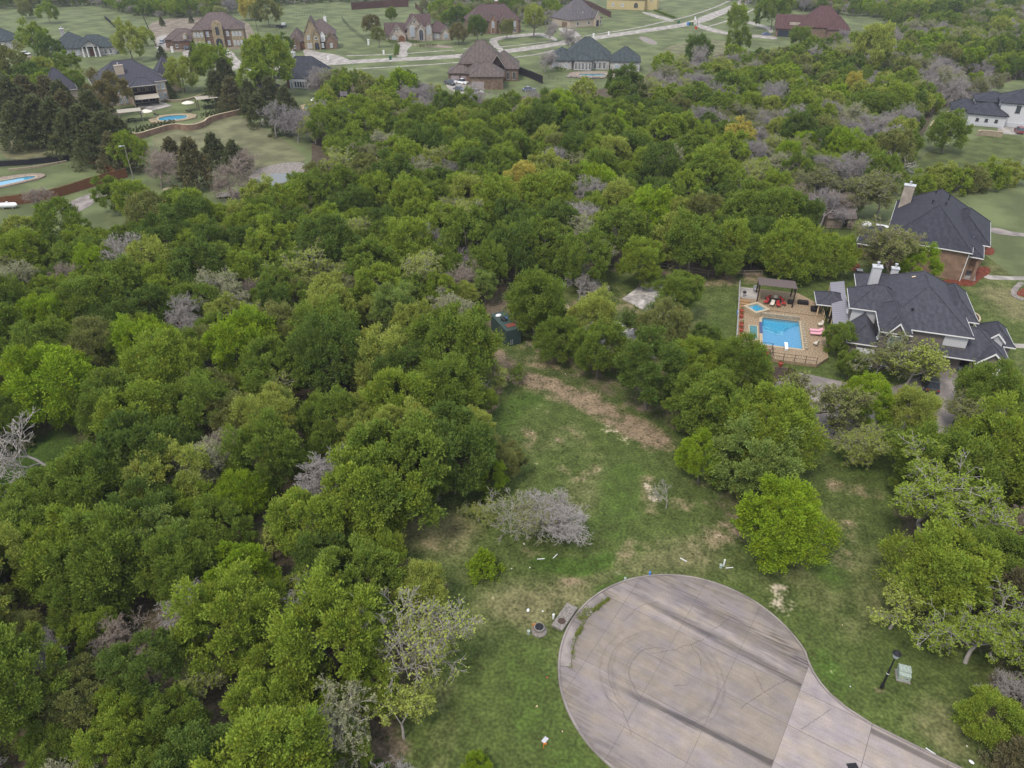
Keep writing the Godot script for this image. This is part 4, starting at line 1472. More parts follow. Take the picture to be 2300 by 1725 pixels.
	gable(r, "plum_roof", "beige_brick", 18.8, 22.2, -5, 0.8, 5.4, 2.4, "z", "beige_brick", 0.3)
	walls(r, "beige_brick", 18.8, 22.2, -2, 0.8, 5.4)
	gable(r, "plum_roof", "beige_brick", 1.6, 9.2, -8, 2.0, 3.2, 4.4, "z", "beige_brick", 0.4)
	walls(r, "beige_brick", 1.6, 9.2, -3, 2.0, 3.2)
	gable(r, "plum_roof", "beige_brick", 26.6, 31.0, -6, 0.4, 3.4, 2.6, "z", "beige_brick", 0.3)
	walls(r, "beige_brick", 26.6, 31.0, -3, 0.4, 3.4)
	opening(r, "window", 12.6, 1.8, 0.26, 2.2, 5.0, 0, "trim_white", "window_pale", true, 2)
	opening(r, "window", 13.8, 8.0, 0.26, 1.1, 1.1, 0, "trim_white", "window_glass", true, 0)
	opening(r, "front_door", 16.7, 0.4, 1.46, 2.0, 4.8, 0, "trim_white", "door_dark", true, 1)
	opening(r, "window", 20.5, 2.8, 0.86, 2.0, 3.8, 0, "trim_white", "window_pale", true, 2)
	opening(r, "window", 5.4, 5.0, 2.06, 1.0, 1.0, 0, "trim_white", "window_glass", true, 0)
	opening(r, "window", 3.6, 0.8, 2.06, 1.8, 2.0, 0, "trim_white", "window_pale", true, 1)
	opening(r, "carport_gate", 7.2, 0, 2.06, 3.2, 2.9, 0, "beige_brick", "door_wood", true, 0)
	opening(r, "window", 28.8, 0.8, 0.46, 2.0, 2.4, 0, "trim_white", "window_pale", true, 1)
	window_row(r, [23.6, 25.2], 0.8, -0.96, 1.0, 1.8, 0, "trim_white", "window_pale")
	# brown-roofed brick house with small gables
	r = thing("brown_brick_house", "brown-roofed brick house with four small gables behind a loop drive", "house", -22.0, -412.0, 0.2)
	walls(r, "brown_brick", 0, 27, -14, 0, 6.0)
	hip(r, "plum_roof", 0, 27, -15, 0, 6.0, 6.8)
	for k in [[6.0, 3.0, 6.0, 2.4], [12.4, 3.8, 6.2, 3.0], [18.0, 4.6, 5.2, 3.0], [23.6, 4.0, 5.0, 2.6]]:
		walls(r, "tan_brick", k[0] - k[1] / 2.0, k[0] + k[1] / 2.0, -3, 1.0, k[2], 0.0, "bay_wall")
		gable(r, "plum_roof", "tan_brick", k[0] - k[1] / 2.0, k[0] + k[1] / 2.0, -5, 1.0, k[2], k[3], "z", "beige_brick", 0.3)
		opening(r, "window", k[0], 3.0, 1.06, 1.4, 2.8, 0, "trim_white", "window_pale", true, 1)
		if k[0] != 12.4:
			opening(r, "window", k[0], 0.5, 1.06, 1.4, 1.9, 0, "trim_white", "window_glass", false, 1)
	opening(r, "front_door", 12.4, 0.2, 1.06, 1.8, 2.7, 0, "trim_white", "door_wood", false, 1)
	chimney(r, "red_brick", 16.0, 11.0, -9.0, 1.6, 3.0, 1.2)
	# grey-roofed house on the corner
	r = thing("grey_roofed_house", "cream house with a big grey hipped roof and side garage", "house", 31.0, -434.0, 0.55)
	walls(r, "cream_stucco", 0, 21, -17, 0, 3.8)
	hip(r, "grey_roof", 0, 21, -18, 0, 3.8, 9.0)
	gable(r, "grey_roof", "cream_stucco", 15.4, 18.6, -6, 1.8, 4.6, 3.0, "z", "cream_fabric", 0.3)
	walls(r, "cream_stucco", 15.4, 18.6, -3, 1.8, 4.6)
	opening(r, "front_door", 17.0, 0, 1.86, 1.6, 3.0, 0, "door_dark", "door_dark", false, 1)
	window_row(r, [5.0, 12.4, 20.0], 0.9, 0.05, 1.3, 1.8, 0, "trim_white", "window_glass")
	garage_door(r, -0.05, -5.0, 4.8, 2.6, 3, "brown_brick")
	gable(r, "grey_roof", "cream_stucco", 9.0, 10.6, -5.0, -2.6, 6.0, 1.2, "z", "cream_fabric", 0.2)
	walls(r, "cream_stucco", 9.0, 10.6, -5.0, -2.6, 2.0, 4.4, "dormer_wall")
	opening(r, "window", 9.8, 5.0, -2.55, 0.7, 1.0, 0, "trim_white", "window_pale")
	# yellow stucco house at the top
	r = thing("yellow_house", "yellow stucco house at the top of the picture", "house", 60.0, -520.0, -0.35)
	walls(r, "yellow_stucco", 0, 24, -14, 0, 6.0)
	hip(r, "grey_roof", 0, 24, -14, 0, 6.0, 5.0)
	walls(r, "yellow_stucco", 24, 31, -12, -4, 9.0)
	hip(r, "grey_roof", 24, 31, -12, -4, 9.0, 4.0)
	opening(r, "window", 18.6, 1.2, 0.06, 2.6, 3.0, 0, "yellow_stucco", "window_glass", true, 2)
	window_row(r, [4.0, 10.0], 1.6, 0.05, 1.6, 1.8, 0, "trim_white", "window_pale")
	opening(r, "window", 27.0, 5.0, -3.94, 1.2, 1.8, 0, "trim_white", "window_glass")
	# big brown-grey brick house in the middle distance
	r = thing("brown_grey_house", "brown brick house with a grey-brown roof, timber balcony and garages", "house", -22.6, -292.0, 0.0)
	walls(r, "brown_brick", 3.6, 18.0, -16, -3.0, 6.0)
	hip(r, "grey_brown_roof", 3.0, 19.0, -17, -3.0, 6.0, 7.0)
	walls(r, "brown_brick", 15.0, 25.0, -14, -2.0, 4.4)
	hip(r, "grey_brown_roof", 14.0, 25.0, -16, -2.0, 4.4, 5.0)
	gable(r, "grey_brown_roof", "dark_timber", 14.6, 19.6, -10, -0.6, 5.6, 3.6, "z", "pale_timber", 0.4)
	walls(r, "pale_timber", 14.6, 19.6, -1.2, -0.5, 0.4, 2.6, "balcony_edge")
	for x in [14.7, 19.5]:
		bx(r, "balcony_post", M["dark_timber"], x, 0, -0.6, 0.3, 5.6, 0.3)
	opening(r, "balcony_door", 17.0, 3.0, -1.94, 2.2, 2.3, 0, "dark_timber", "window_glass", false, 2)
	window_row(r, [7.6, 12.4], 3.8, -2.96, 1.2, 1.4, 0, "trim_white", "window_pale")
	window_row(r, [21.2, 23.4], 0.6, -1.96, 1.2, 2.6, 0, "beige_brick", "window_glass")
	walls(r, "brown_brick", -1.0, 6.0, -8, 1.0, 3.4)
	hip(r, "grey_brown_roof", -1.0, 8.0, -9, 1.0, 3.4, 2.6)
	garage_door(r, 1.4, 1.05, 3.0, 2.4, 0)
	garage_door(r, 4.8, 1.05, 2.2, 2.4, 0)
	walls(r, "brown_brick", 7.6, 19.4, 2.0, 13.0, 4.4)
	hip(r, "grey_brown_roof", 7.6, 19.4, 2.0, 13.0, 4.4, 4.2)
	walls(r, "brown_brick", 5.6, 12.0, -4, 4.0, 3.8)
	hip(r, "grey_brown_roof", 5.6, 13.6, -5, 4.0, 3.8, 3.2)
	garage_door(r, 10.4, 13.06, 4.4, 2.6, 0)
	opening(r, "door", 7.54, 0, 10.0, 1.1, 2.2, 3, "door_wood", "door_wood", false, 0)
	# green-roofed house with a pool terrace
	r = thing("green_roofed_ranch", "white stucco house with a green hipped roof beside a rocky pool", "house", 15.0, -318.0, -0.12)
	walls(r, "white_brick", 0, 9, -14, 0, 3.4)
	hip(r, "green_roof", -0.4, 9, -15, 0, 3.4, 3.4)
	walls(r, "white_brick", 8, 24, -17, -1.0, 3.8)
	hip(r, "green_roof", 5.4, 24, -18, -1.0, 3.8, 7.0)
	walls(r, "white_brick", 10.0, 17.0, -1.2, 1.6, 3.8, 0.0, "bay_wall")
	hip(r, "green_roof", 9.6, 17.4, -6, 1.6, 3.8, 2.0)
	window_row(r, [10.8, 12.2, 13.6, 15.0, 16.3], 0.3, 1.64, 0.9, 2.6, 0, "trim_white", "window_glass")
	window_row(r, [18.4, 20.2, 22.0], 0.3, -0.94, 1.0, 2.6, 0, "trim_white", "window_glass")
	window_row(r, [2.0, 6.8], 0.8, 0.06, 1.2, 1.7, 0, "trim_white", "window_pale")
	walls(r, "white_brick", 24.4, 36.0, -10, 1.0, 3.6)
	hip(r, "green_roof", 24.4, 36.0, -10, 1.0, 3.6, 4.6)
	opening(r, "window", 27.0, 0.6, 1.06, 1.8, 2.0, 0, "trim_white", "window_pale")
	# red-brick house with a blue-grey roof
	r = thing("red_brick_house", "red-brick house with a blue-grey roof and white sunroom", "house", -81.5, -281.0, -0.08)
	walls(r, "red_brick", 0, 14.6, -13, -1.0, 3.2)
	hip(r, "blue_grey_roof", -4, 14.6, -14, -1.0, 3.2, 6.4)
	walls(r, "red_brick", 9.2, 14.6, -3, 0.6, 3.2)
	hip(r, "blue_grey_roof", 8.8, 14.6, -6, 0.6, 3.2, 2.2)
	walls(r, "white_paint", 1.4, 7.8, -1.2, 0.2, 2.9, 0.0, "sunroom")
	opening(r, "door", 2.2, 0, 0.24, 0.9, 2.1, 0, "trim_white", "window_pale", false, 0)
	for k in 5:
		opening(r, "window", 3.6 + k * 0.95, 0.3, 0.24, 0.85, 2.2, 0, "trim_white", "window_glass", false, 0)
	opening(r, "window", 10.8, 0.7, 0.66, 1.8, 1.7, 0, "trim_white", "window_pale")
	chimney(r, "white_paint", 1.0, 6.0, -9.0, 1.4, 4.6, 1.0)
	vent(r, 11.5, 6.4, -6.0, 0.6)
	walls(r, "red_brick", -6.0, 1.0, 10.0, 17.0, 2.9)
	hip(r, "blue_grey_roof", -6.0, 1.0, 10.0, 17.0, 2.9, 2.6)
	opening(r, "window", -0.8, 0.8, 17.06, 1.2, 1.3, 0, "trim_white", "window_pale")
	# maroon-roofed house
	r = thing("maroon_roofed_house", "house with a steep maroon roof and garage behind a loop drive", "house", 132.2, -405.0, -0.3)
	walls(r, "brown_brick", 0, 12, -12, 0, 4.0)
	gable(r, "maroon_roof", "brown_brick", -0.5, 16, -12, 0.4, 4.0, 5.4, "x", "", 0.4)
	walls(r, "brown_brick", 12, 33, -16, 1.0, 5.0)
	hip(r, "maroon_roof", 10, 33, -18, 1.0, 5.0, 8.6)
	hip(r, "maroon_roof", 24, 34, -10, 4.0, 4.6, 5.0)
	walls(r, "brown_brick", 24, 34, -6, 4.0, 4.6)
	walls(r, "beige_brick", 6.0, 16.0, -3.0, -0.9, 1.4, 5.0, "dormer_wall")
	opening(r, "window", 12.6, 5.2, -0.84, 1.2, 1.1, 0, "trim_white", "window_glass")
	garage_door(r, 4.4, 0.06, 6.6, 2.8, 0, "door_dark")
	opening(r, "window", 29.0, 0.8, 4.06, 1.6, 2.4, 0, "beige_brick", "window_glass")
	for k in [[18.0, -4.0], [21.0, -4.6], [16.4, -8.0]]:
		vent(r, k[0], 9.0, k[1], 0.8)
	# brick house at the top
	r = thing("far_brick_house", "brick house with a grey roof at the top right of the street", "house", 186.0, -516.0, 0.08)
	walls(r, "tan_brick", 0, 25, -14, 0, 6.0)
	hip(r, "grey_roof", 0, 25, -14, 0, 6.0, 5.0)
	opening(r, "window", 11.0, 2.6, 0.06, 2.2, 2.2, 0, "trim_white", "window_glass")
	opening(r, "window", 21.0, 1.6, 0.06, 2.4, 2.6, 0, "trim_white", "window_pale")
	# white modern house at the right edge
	r = thing("white_modern_house", "white two-storey house with dark low roofs at the right edge", "house", 139.0, -228.0, -0.42)
	walls(r, "white_paint", -2.0, 8.0, -9.0, 0.0, 3.4)
	hip(r, "blue_grey_roof", -2.0, 8.0, -9.0, 0.0, 3.4, 2.6, "black_iron")
	for x in [0.6, 3.0, 5.6]:
		opening(r, "window", x, 1.4, 0.06, 0.8, 0.8, 0, "black_iron", "window_glass", false, 0)
	walls(r, "galvanised", -2.0, 8.05, 0.0, 0.12, 0.7, 0.0, "plinth")
	walls(r, "white_paint", -6.0, 0.0, -15.0, -6.0, 3.0)
	hip(r, "blue_grey_roof", -6.0, 1.0, -15.0, -6.0, 3.0, 2.4, "black_iron")
	walls(r, "white_paint", 6.0, 26.0, -14.0, -3.0, 6.6)
	hip(r, "blue_grey_roof", 6.0, 26.0, -14.0, -3.0, 6.6, 3.2, "black_iron")
	walls(r, "white_paint", 0.0, 8.0, -18.0, -10.0, 5.4)
	hip(r, "blue_grey_roof", 0.0, 9.0, -18.0, -9.0, 5.4, 2.2, "black_iron")
	opening(r, "window", 10.6, 4.0, -2.94, 1.2, 2.0, 0, "black_iron", "window_glass", false, 0)
	walls(r, "galvanised", 8.0, 26.0, -3.0, -2.4, 1.2, 0.0, "plinth")
	# house cut by the top edge on the right
	r = thing("top_corner_house", "pale house with a concrete forecourt cut by the top right edge", "house", 316.0, -540.0, 0.2)
	walls(r, "beige_brick", 0, 34, -14, 0, 6.0)
	hip(r, "grey_roof", 0, 34, -14, 0, 6.0, 5.0)
	window_row(r, [8.0, 16.0, 24.0], 1.6, 0.06, 2.0, 2.4, 0, "trim_white", "window_glass")
	# small white outhouse with a red roof
	r = thing("garden_cottage", "tiny white cottage with a red roof behind the far houses", "shed", -34.78, -494.99, 0.1)
	walls(r, "white_paint", 0, 6.4, -4, 0, 2.6)
	gable(r, "red_clay", "white_paint", 0, 6.4, -4, 0, 2.6, 1.6, "x", "trim_white", 0.3)
	opening(r, "door", 2.0, 0, 0.05, 1.4, 2.1, 0, "trim_white", "window_pale", false, 1)
	opening(r, "window", 4.8, 0.8, 0.05, 1.2, 1.2, 0, "trim_white", "blue_plastic", false, 0)


# ---------------------------------------------------------------- trees

var crowns := {}      # kind -> array of crown meshes (radius 1)
var trunks := {}      # kind -> array of trunk meshes (height 1)
var twigs := {}


func rand_unit() -> Vector3:
	var y := rng.randf_range(-1.0, 1.0)
	var a := rng.randf() * TAU
	var r := sqrt(1.0 - y * y)
	return Vector3(cos(a) * r, y, sin(a) * r)


func crown_mesh(sd: int, lobes: int, clumps: int, leaves: int, leaf: float, tall: float, shape: String) -> ArrayMesh:
	# leaves gathered in clumps, clumps gathered on lobes, lobes spread through the crown
	rng.seed = sd
	var total := lobes * clumps * leaves
	var v := PackedVector3Array()
	var nn := PackedVector3Array()
	var col := PackedColorArray()
	var idx := PackedInt32Array()
	v.resize(total * 4)
	nn.resize(total * 4)
	col.resize(total * 4)
	idx.resize(total * 6)
	var vi := 0
	var ii := 0
	var lean := Vector3(rng.randf_range(-0.12, 0.12), 0, rng.randf_range(-0.12, 0.12))
	for l in lobes:
		var f := (l + 0.5) / lobes
		var centre: Vector3
		var lr: float
		var dir: Vector3
		var a := l * 2.39996 + rng.randf_range(-0.5, 0.5)
		if shape == "cone":
			var y := lerpf(-0.95, 1.05, pow(f, 0.85))
			var wide := clampf(1.02 - (y + 1.0) * 0.47, 0.03, 1.0) * rng.randf_range(0.7, 1.05)
			dir = Vector3(cos(a), 0.25, sin(a)).normalized()
			centre = Vector3(cos(a) * wide * 0.72, y * tall, sin(a) * wide * 0.72)
			lr = 0.16 + 0.26 * wide
		else:
			var y := lerpf(-0.72, 0.97, pow(f, 0.85)) + rng.randf_range(-0.08, 0.08)
			y = clampf(y, -0.8, 0.98)
			var r := sqrt(1.0 - y * y)
			dir = Vector3(cos(a) * r, y, sin(a) * r)
			var out := rng.randf_range(0.5, 0.84)
			lr = rng.randf_range(0.2, 0.36)
			if shape == "ragged":
				out = rng.randf_range(0.5, 0.96)
				lr = rng.randf_range(0.16, 0.32)
			centre = Vector3(dir.x * out, dir.y * out * tall, dir.z * out) + lean * (y + 0.4)
		var tone_l := rng.randf_range(0.82, 1.18)
		for c in clumps:
			var d := (dir * 0.55 + rand_unit() + Vector3(0, 0.22, 0)).normalized()
			var cc := centre + d * lr * rng.randf_range(0.6, 1.12)
			var cr := lr * rng.randf_range(0.26, 0.46)
			var tone := tone_l * rng.randf_range(0.8, 1.2)
			var yell := rng.randf_range(-0.12, 0.2)
			for q in leaves:
				# leaves in sprays that reach outwards and up
				var e := rand_unit()
				var p := cc + e * cr * sqrt(rng.randf_range(0.1, 1.0)) + d * cr * rng.randf_range(-0.5, 0.9)
				var t := (d * 0.75 + e * 0.5 + Vector3(0, 0.45, 0) + rand_unit() * 0.75).normalized()
				var m := t.cross(rand_unit()).normalized()
				if m.dot(d + Vector3(0, 0.6, 0)) < 0.0:
					m = -m
				var b := m.cross(t)
				var le := leaf * rng.randf_range(0.65, 1.4)
				var wi := le * rng.randf_range(0.4, 0.62)
				v[vi] = p - t * le
				v[vi + 1] = p + b * wi
				v[vi + 2] = p + t * le
				v[vi + 3] = p - b * wi
				var k := tone * rng.randf_range(0.8, 1.22)
				var cl := Color(k * (1.0 + yell), k, k * (1.0 - yell * 0.8))
				for j in 4:
					nn[vi + j] = m
					col[vi + j] = cl
				idx[ii] = vi
				idx[ii + 1] = vi + 1
				idx[ii + 2] = vi + 2
				idx[ii + 3] = vi
				idx[ii + 4] = vi + 2
				idx[ii + 5] = vi + 3
				vi += 4
				ii += 6
	return arrays_mesh(v, nn, col, idx)


func arrays_mesh(v: PackedVector3Array, nn: PackedVector3Array, col: PackedColorArray, idx: PackedInt32Array) -> ArrayMesh:
	var arr := []
	arr.resize(Mesh.ARRAY_MAX)
	arr[Mesh.ARRAY_VERTEX] = v
	arr[Mesh.ARRAY_NORMAL] = nn
	arr[Mesh.ARRAY_COLOR] = col
	arr[Mesh.ARRAY_INDEX] = idx
	var m := ArrayMesh.new()
	m.add_surface_from_arrays(Mesh.PRIMITIVE_TRIANGLES, arr)
	return m


func trunk_mesh(sd: int, limbs: int, straight := false) -> ArrayMesh:
	# height 1 is the middle of the crown
	rng.seed = sd
	var st := new_st()
	var p := Vector3(0, -0.03, 0)
	var r := 0.04
	var stops := []
	for k in 5:
		var q := p + Vector3(rng.randf_range(-0.03, 0.03), 0.21 if not straight else 0.3, rng.randf_range(-0.03, 0.03))
		tube(st, p, q, r, r * 0.84, 7)
		p = q
		r *= 0.84
		stops.append([p, r])
	if not straight:
		for l in limbs:
			var s: Array = stops[1 + l % 4]
			var a := l * 2.4 + rng.randf()
			var q: Vector3 = s[0]
			var d := Vector3(cos(a) * 0.8, 0.75, sin(a) * 0.8).normalized()
			var rr: float = s[1] * 0.6
			for k in 3:
				var e := q + d * 0.14
				tube(st, q, e, rr, rr * 0.7, 5)
				rr *= 0.7
				q = e
				d = (d + rand_unit() * 0.3 + Vector3(0, 0.1, 0)).normalized()
	return st.commit()


var seg_list := []
var tip_list := []


func grow(p: Vector3, d: Vector3, length: float, r: float, level: int, levels: int, spread: float, up: float) -> void:
	var steps := 3 if level < 3 else 2
	var q := p
	for k in steps:
		var e := q + d * length / steps
		var r2 := r * (0.86 if level < 3 else 0.75)
		seg_list.append([q, e, r, r2, level])
		if level >= 1 and level < levels and k < steps - 1 and rng.randf() < 0.8:
			var side := (d + rand_unit() * spread * 1.1).normalized()
			grow(e, side, length * rng.randf_range(0.5, 0.7), r2 * 0.55, level + 1, levels, spread, up)
		q = e
		r = r2
		d = (d + rand_unit() * 0.22 + Vector3(0, up * 0.15, 0)).normalized()
	if level >= levels:
		tip_list.append([q, d])
		return
	var n := rng.randi_range(2, 3) if level > 0 else rng.randi_range(3, 5)
	for k in n:
		var s := (d * 0.8 + rand_unit() * spread + Vector3(0, up * 0.3, 0)).normalized()
		grow(q, s, length * rng.randf_range(0.62, 0.85), r * 0.68, level + 1, levels, spread, up)


func skeleton_mesh(sd: int, levels: int, spread: float, up: float, thin: float, leaves: int, leaf: float, trunk := 0.3) -> Array:
	# returns [branch mesh, leaf mesh or null]; about 1 high
	rng.seed = sd
	seg_list = []
	tip_list = []
	grow(Vector3(0, -0.02, 0), Vector3(rng.randf_range(-0.1, 0.1), 1, rng.randf_range(-0.1, 0.1)).normalized(), trunk, 0.014, 0, levels, spread, up)
	var top := 0.01
	for s in seg_list:
		top = max(top, s[1].y)
	# bring it to height 1 and to a spread of 0.47 on either side
	var reach := []
	for t in tip_list:
		reach.append(Vector2(t[0].x, t[0].z).length())
	reach.sort()
	var kw: float = 0.47 / reach[int(reach.size() * 0.93)]
	var k := Vector3(kw, 1.0 / top, kw)
	var st := new_st()
	for s in seg_list:
		var sides: int = 6 if s[4] < 2 else 4 if s[4] < 4 else 3
		tube(st, s[0] * k, s[1] * k, max(thin, s[2] / top), max(thin * 0.7, s[3] / top), sides)
	var branches := st.commit()
	if leaves == 0:
		return [branches, null]
	var total := tip_list.size() * leaves
	var v := PackedVector3Array()
	var nn := PackedVector3Array()
	var col := PackedColorArray()
	var idx := PackedInt32Array()
	for tp in tip_list:
		var tone := rng.randf_range(0.8, 1.2)
		for q in leaves:
			var p: Vector3 = tp[0] * k + rand_unit() * leaf * 2.6 * sqrt(rng.randf())
			var m := (rand_unit() + Vector3(0, 0.5, 0)).normalized()
			var t := m.cross(rand_unit()).normalized()
			var b := m.cross(t)
			var le := leaf * rng.randf_range(0.6, 1.3)
			var base := v.size()
			v.append_array(PackedVector3Array([p - t * le, p + b * le * 0.6, p + t * le, p - b * le * 0.6]))
			var kk := tone * rng.randf_range(0.8, 1.2)
			for j in 4:
				nn.append(m)
				col.append(Color(kk, kk, kk))
			idx.append_array(PackedInt32Array([base, base + 1, base + 2, base, base + 2, base + 3]))
	return [branches, arrays_mesh(v, nn, col, idx)]


func make_tree_kinds() -> void:
	crowns["near"] = []
	for k in 6:
		crowns["near"].append(crown_mesh(100 + k, 24 + 2 * k, 26, 66, 0.0245, 0.92 + 0.05 * (k % 3), "round" if k % 2 == 0 else "ragged"))
	crowns["mid"] = []
	for k in 6:
		crowns["mid"].append(crown_mesh(200 + k, 22 + k, 20, 44, 0.031, 0.9 + 0.06 * (k % 3), "round" if k % 3 else "ragged"))
	crowns["far"] = []
	for k in 4:
		crowns["far"].append(crown_mesh(300 + k, 18, 12, 26, 0.05, 0.95, "round"))
	crowns["cone"] = []
	for k in 3:
		crowns["cone"].append(crown_mesh(400 + k, 40, 9, 34, 0.045, 1.0, "cone"))
	crowns["shrub"] = []
	for k in 2:
		crowns["shrub"].append(crown_mesh(500 + k, 12, 7, 30, 0.07, 0.75, "ragged"))
	trunks["leafy"] = []
	for k in 3:
		trunks["leafy"].append(trunk_mesh(600 + k, 9))
	trunks["cone"] = [trunk_mesh(610, 0, true)]
	twigs["sparse"] = []
	for k in 4:
		twigs["sparse"].append(skeleton_mesh(700 + k, 6, 0.85, 0.3, 0.0022, 11, 0.0095, 0.2))
	twigs["wispy"] = []
	for k in 2:
		twigs["wispy"].append(skeleton_mesh(710 + k, 6, 0.75, 0.5, 0.0022, 2, 0.011, 0.26))
	twigs["tuft"] = []
	for k in 2:
		twigs["tuft"].append(skeleton_mesh(720 + k, 5, 0.8, 0.3, 0.0026, 9, 0.017, 0.22))
	twigs["bare"] = []
	for k in 3:
		twigs["bare"].append(skeleton_mesh(740 + k, 7, 0.9, 0.3, 0.0024, 0, 0.0, 0.16))
	twigs["dead"] = []
	for k in 2:
		twigs["dead"].append(skeleton_mesh(760 + k, 4, 0.7, 0.25, 0.0035, 0, 0.0))


var tree_spots := []   # Vector3(x, z, radius) of every tree so far


func leafy_tree(kind: String, tint: String, x: float, z: float, r: float, ht: float, label: String, group := "", called := "broadleaf_tree", squash := 1.0) -> Node3D:
	var set_: Array = crowns[kind]
	var pick := rng.randi() % set_.size()
	var t := thing(called, label, "tree", x, z, rng.randf() * TAU, group)
	var hc: float = max(ht - r * 0.85, r * 0.55)
	part(t, "trunk", trunks["cone" if kind == "cone" else "leafy"][rng.randi() % trunks["cone" if kind == "cone" else "leafy"].size()], M["bark"], Vector3.ZERO, Vector3.ZERO, Vector3(hc, hc, hc))
	if kind == "cone":
		hc = ht * 0.5
		part(t, "crown", set_[pick], M["leaf_" + tint], Vector3(0, hc, 0), Vector3.ZERO, Vector3(r * 1.15, ht * 0.5, r * 1.15))
	else:
		part(t, "crown", set_[pick], M["leaf_" + tint], Vector3(0, hc, 0), Vector3(rng.randf_range(-0.2, 0.2), 0, rng.randf_range(-0.2, 0.2)), Vector3(r, r * squash * rng.randf_range(0.92, 1.15), r * rng.randf_range(0.88, 1.12)) * 1.12)
	tree_spots.append(Vector3(x, z, r))
	return t


func twig_tree(kind: String, bark: String, tint: String, x: float, z: float, r: float, ht: float, label: String, group := "", called := "bare_tree") -> Node3D:
	var set_: Array = twigs[kind]
	var pick: Array = set_[rng.randi() % set_.size()]
	var t := thing(called, label, "tree", x, z, rng.randf() * TAU, group)
	var wide: float = r * 1.2 / 0.47
	part(t, "trunk", pick[0], M[bark], Vector3.ZERO, Vector3.ZERO, Vector3(wide, ht, wide))
	if pick[1] != null:
		part(t, "crown", pick[1], M["leaf_" + tint], Vector3.ZERO, Vector3.ZERO, Vector3(wide, ht, wide))
	tree_spots.append(Vector3(x, z, r))
	return t


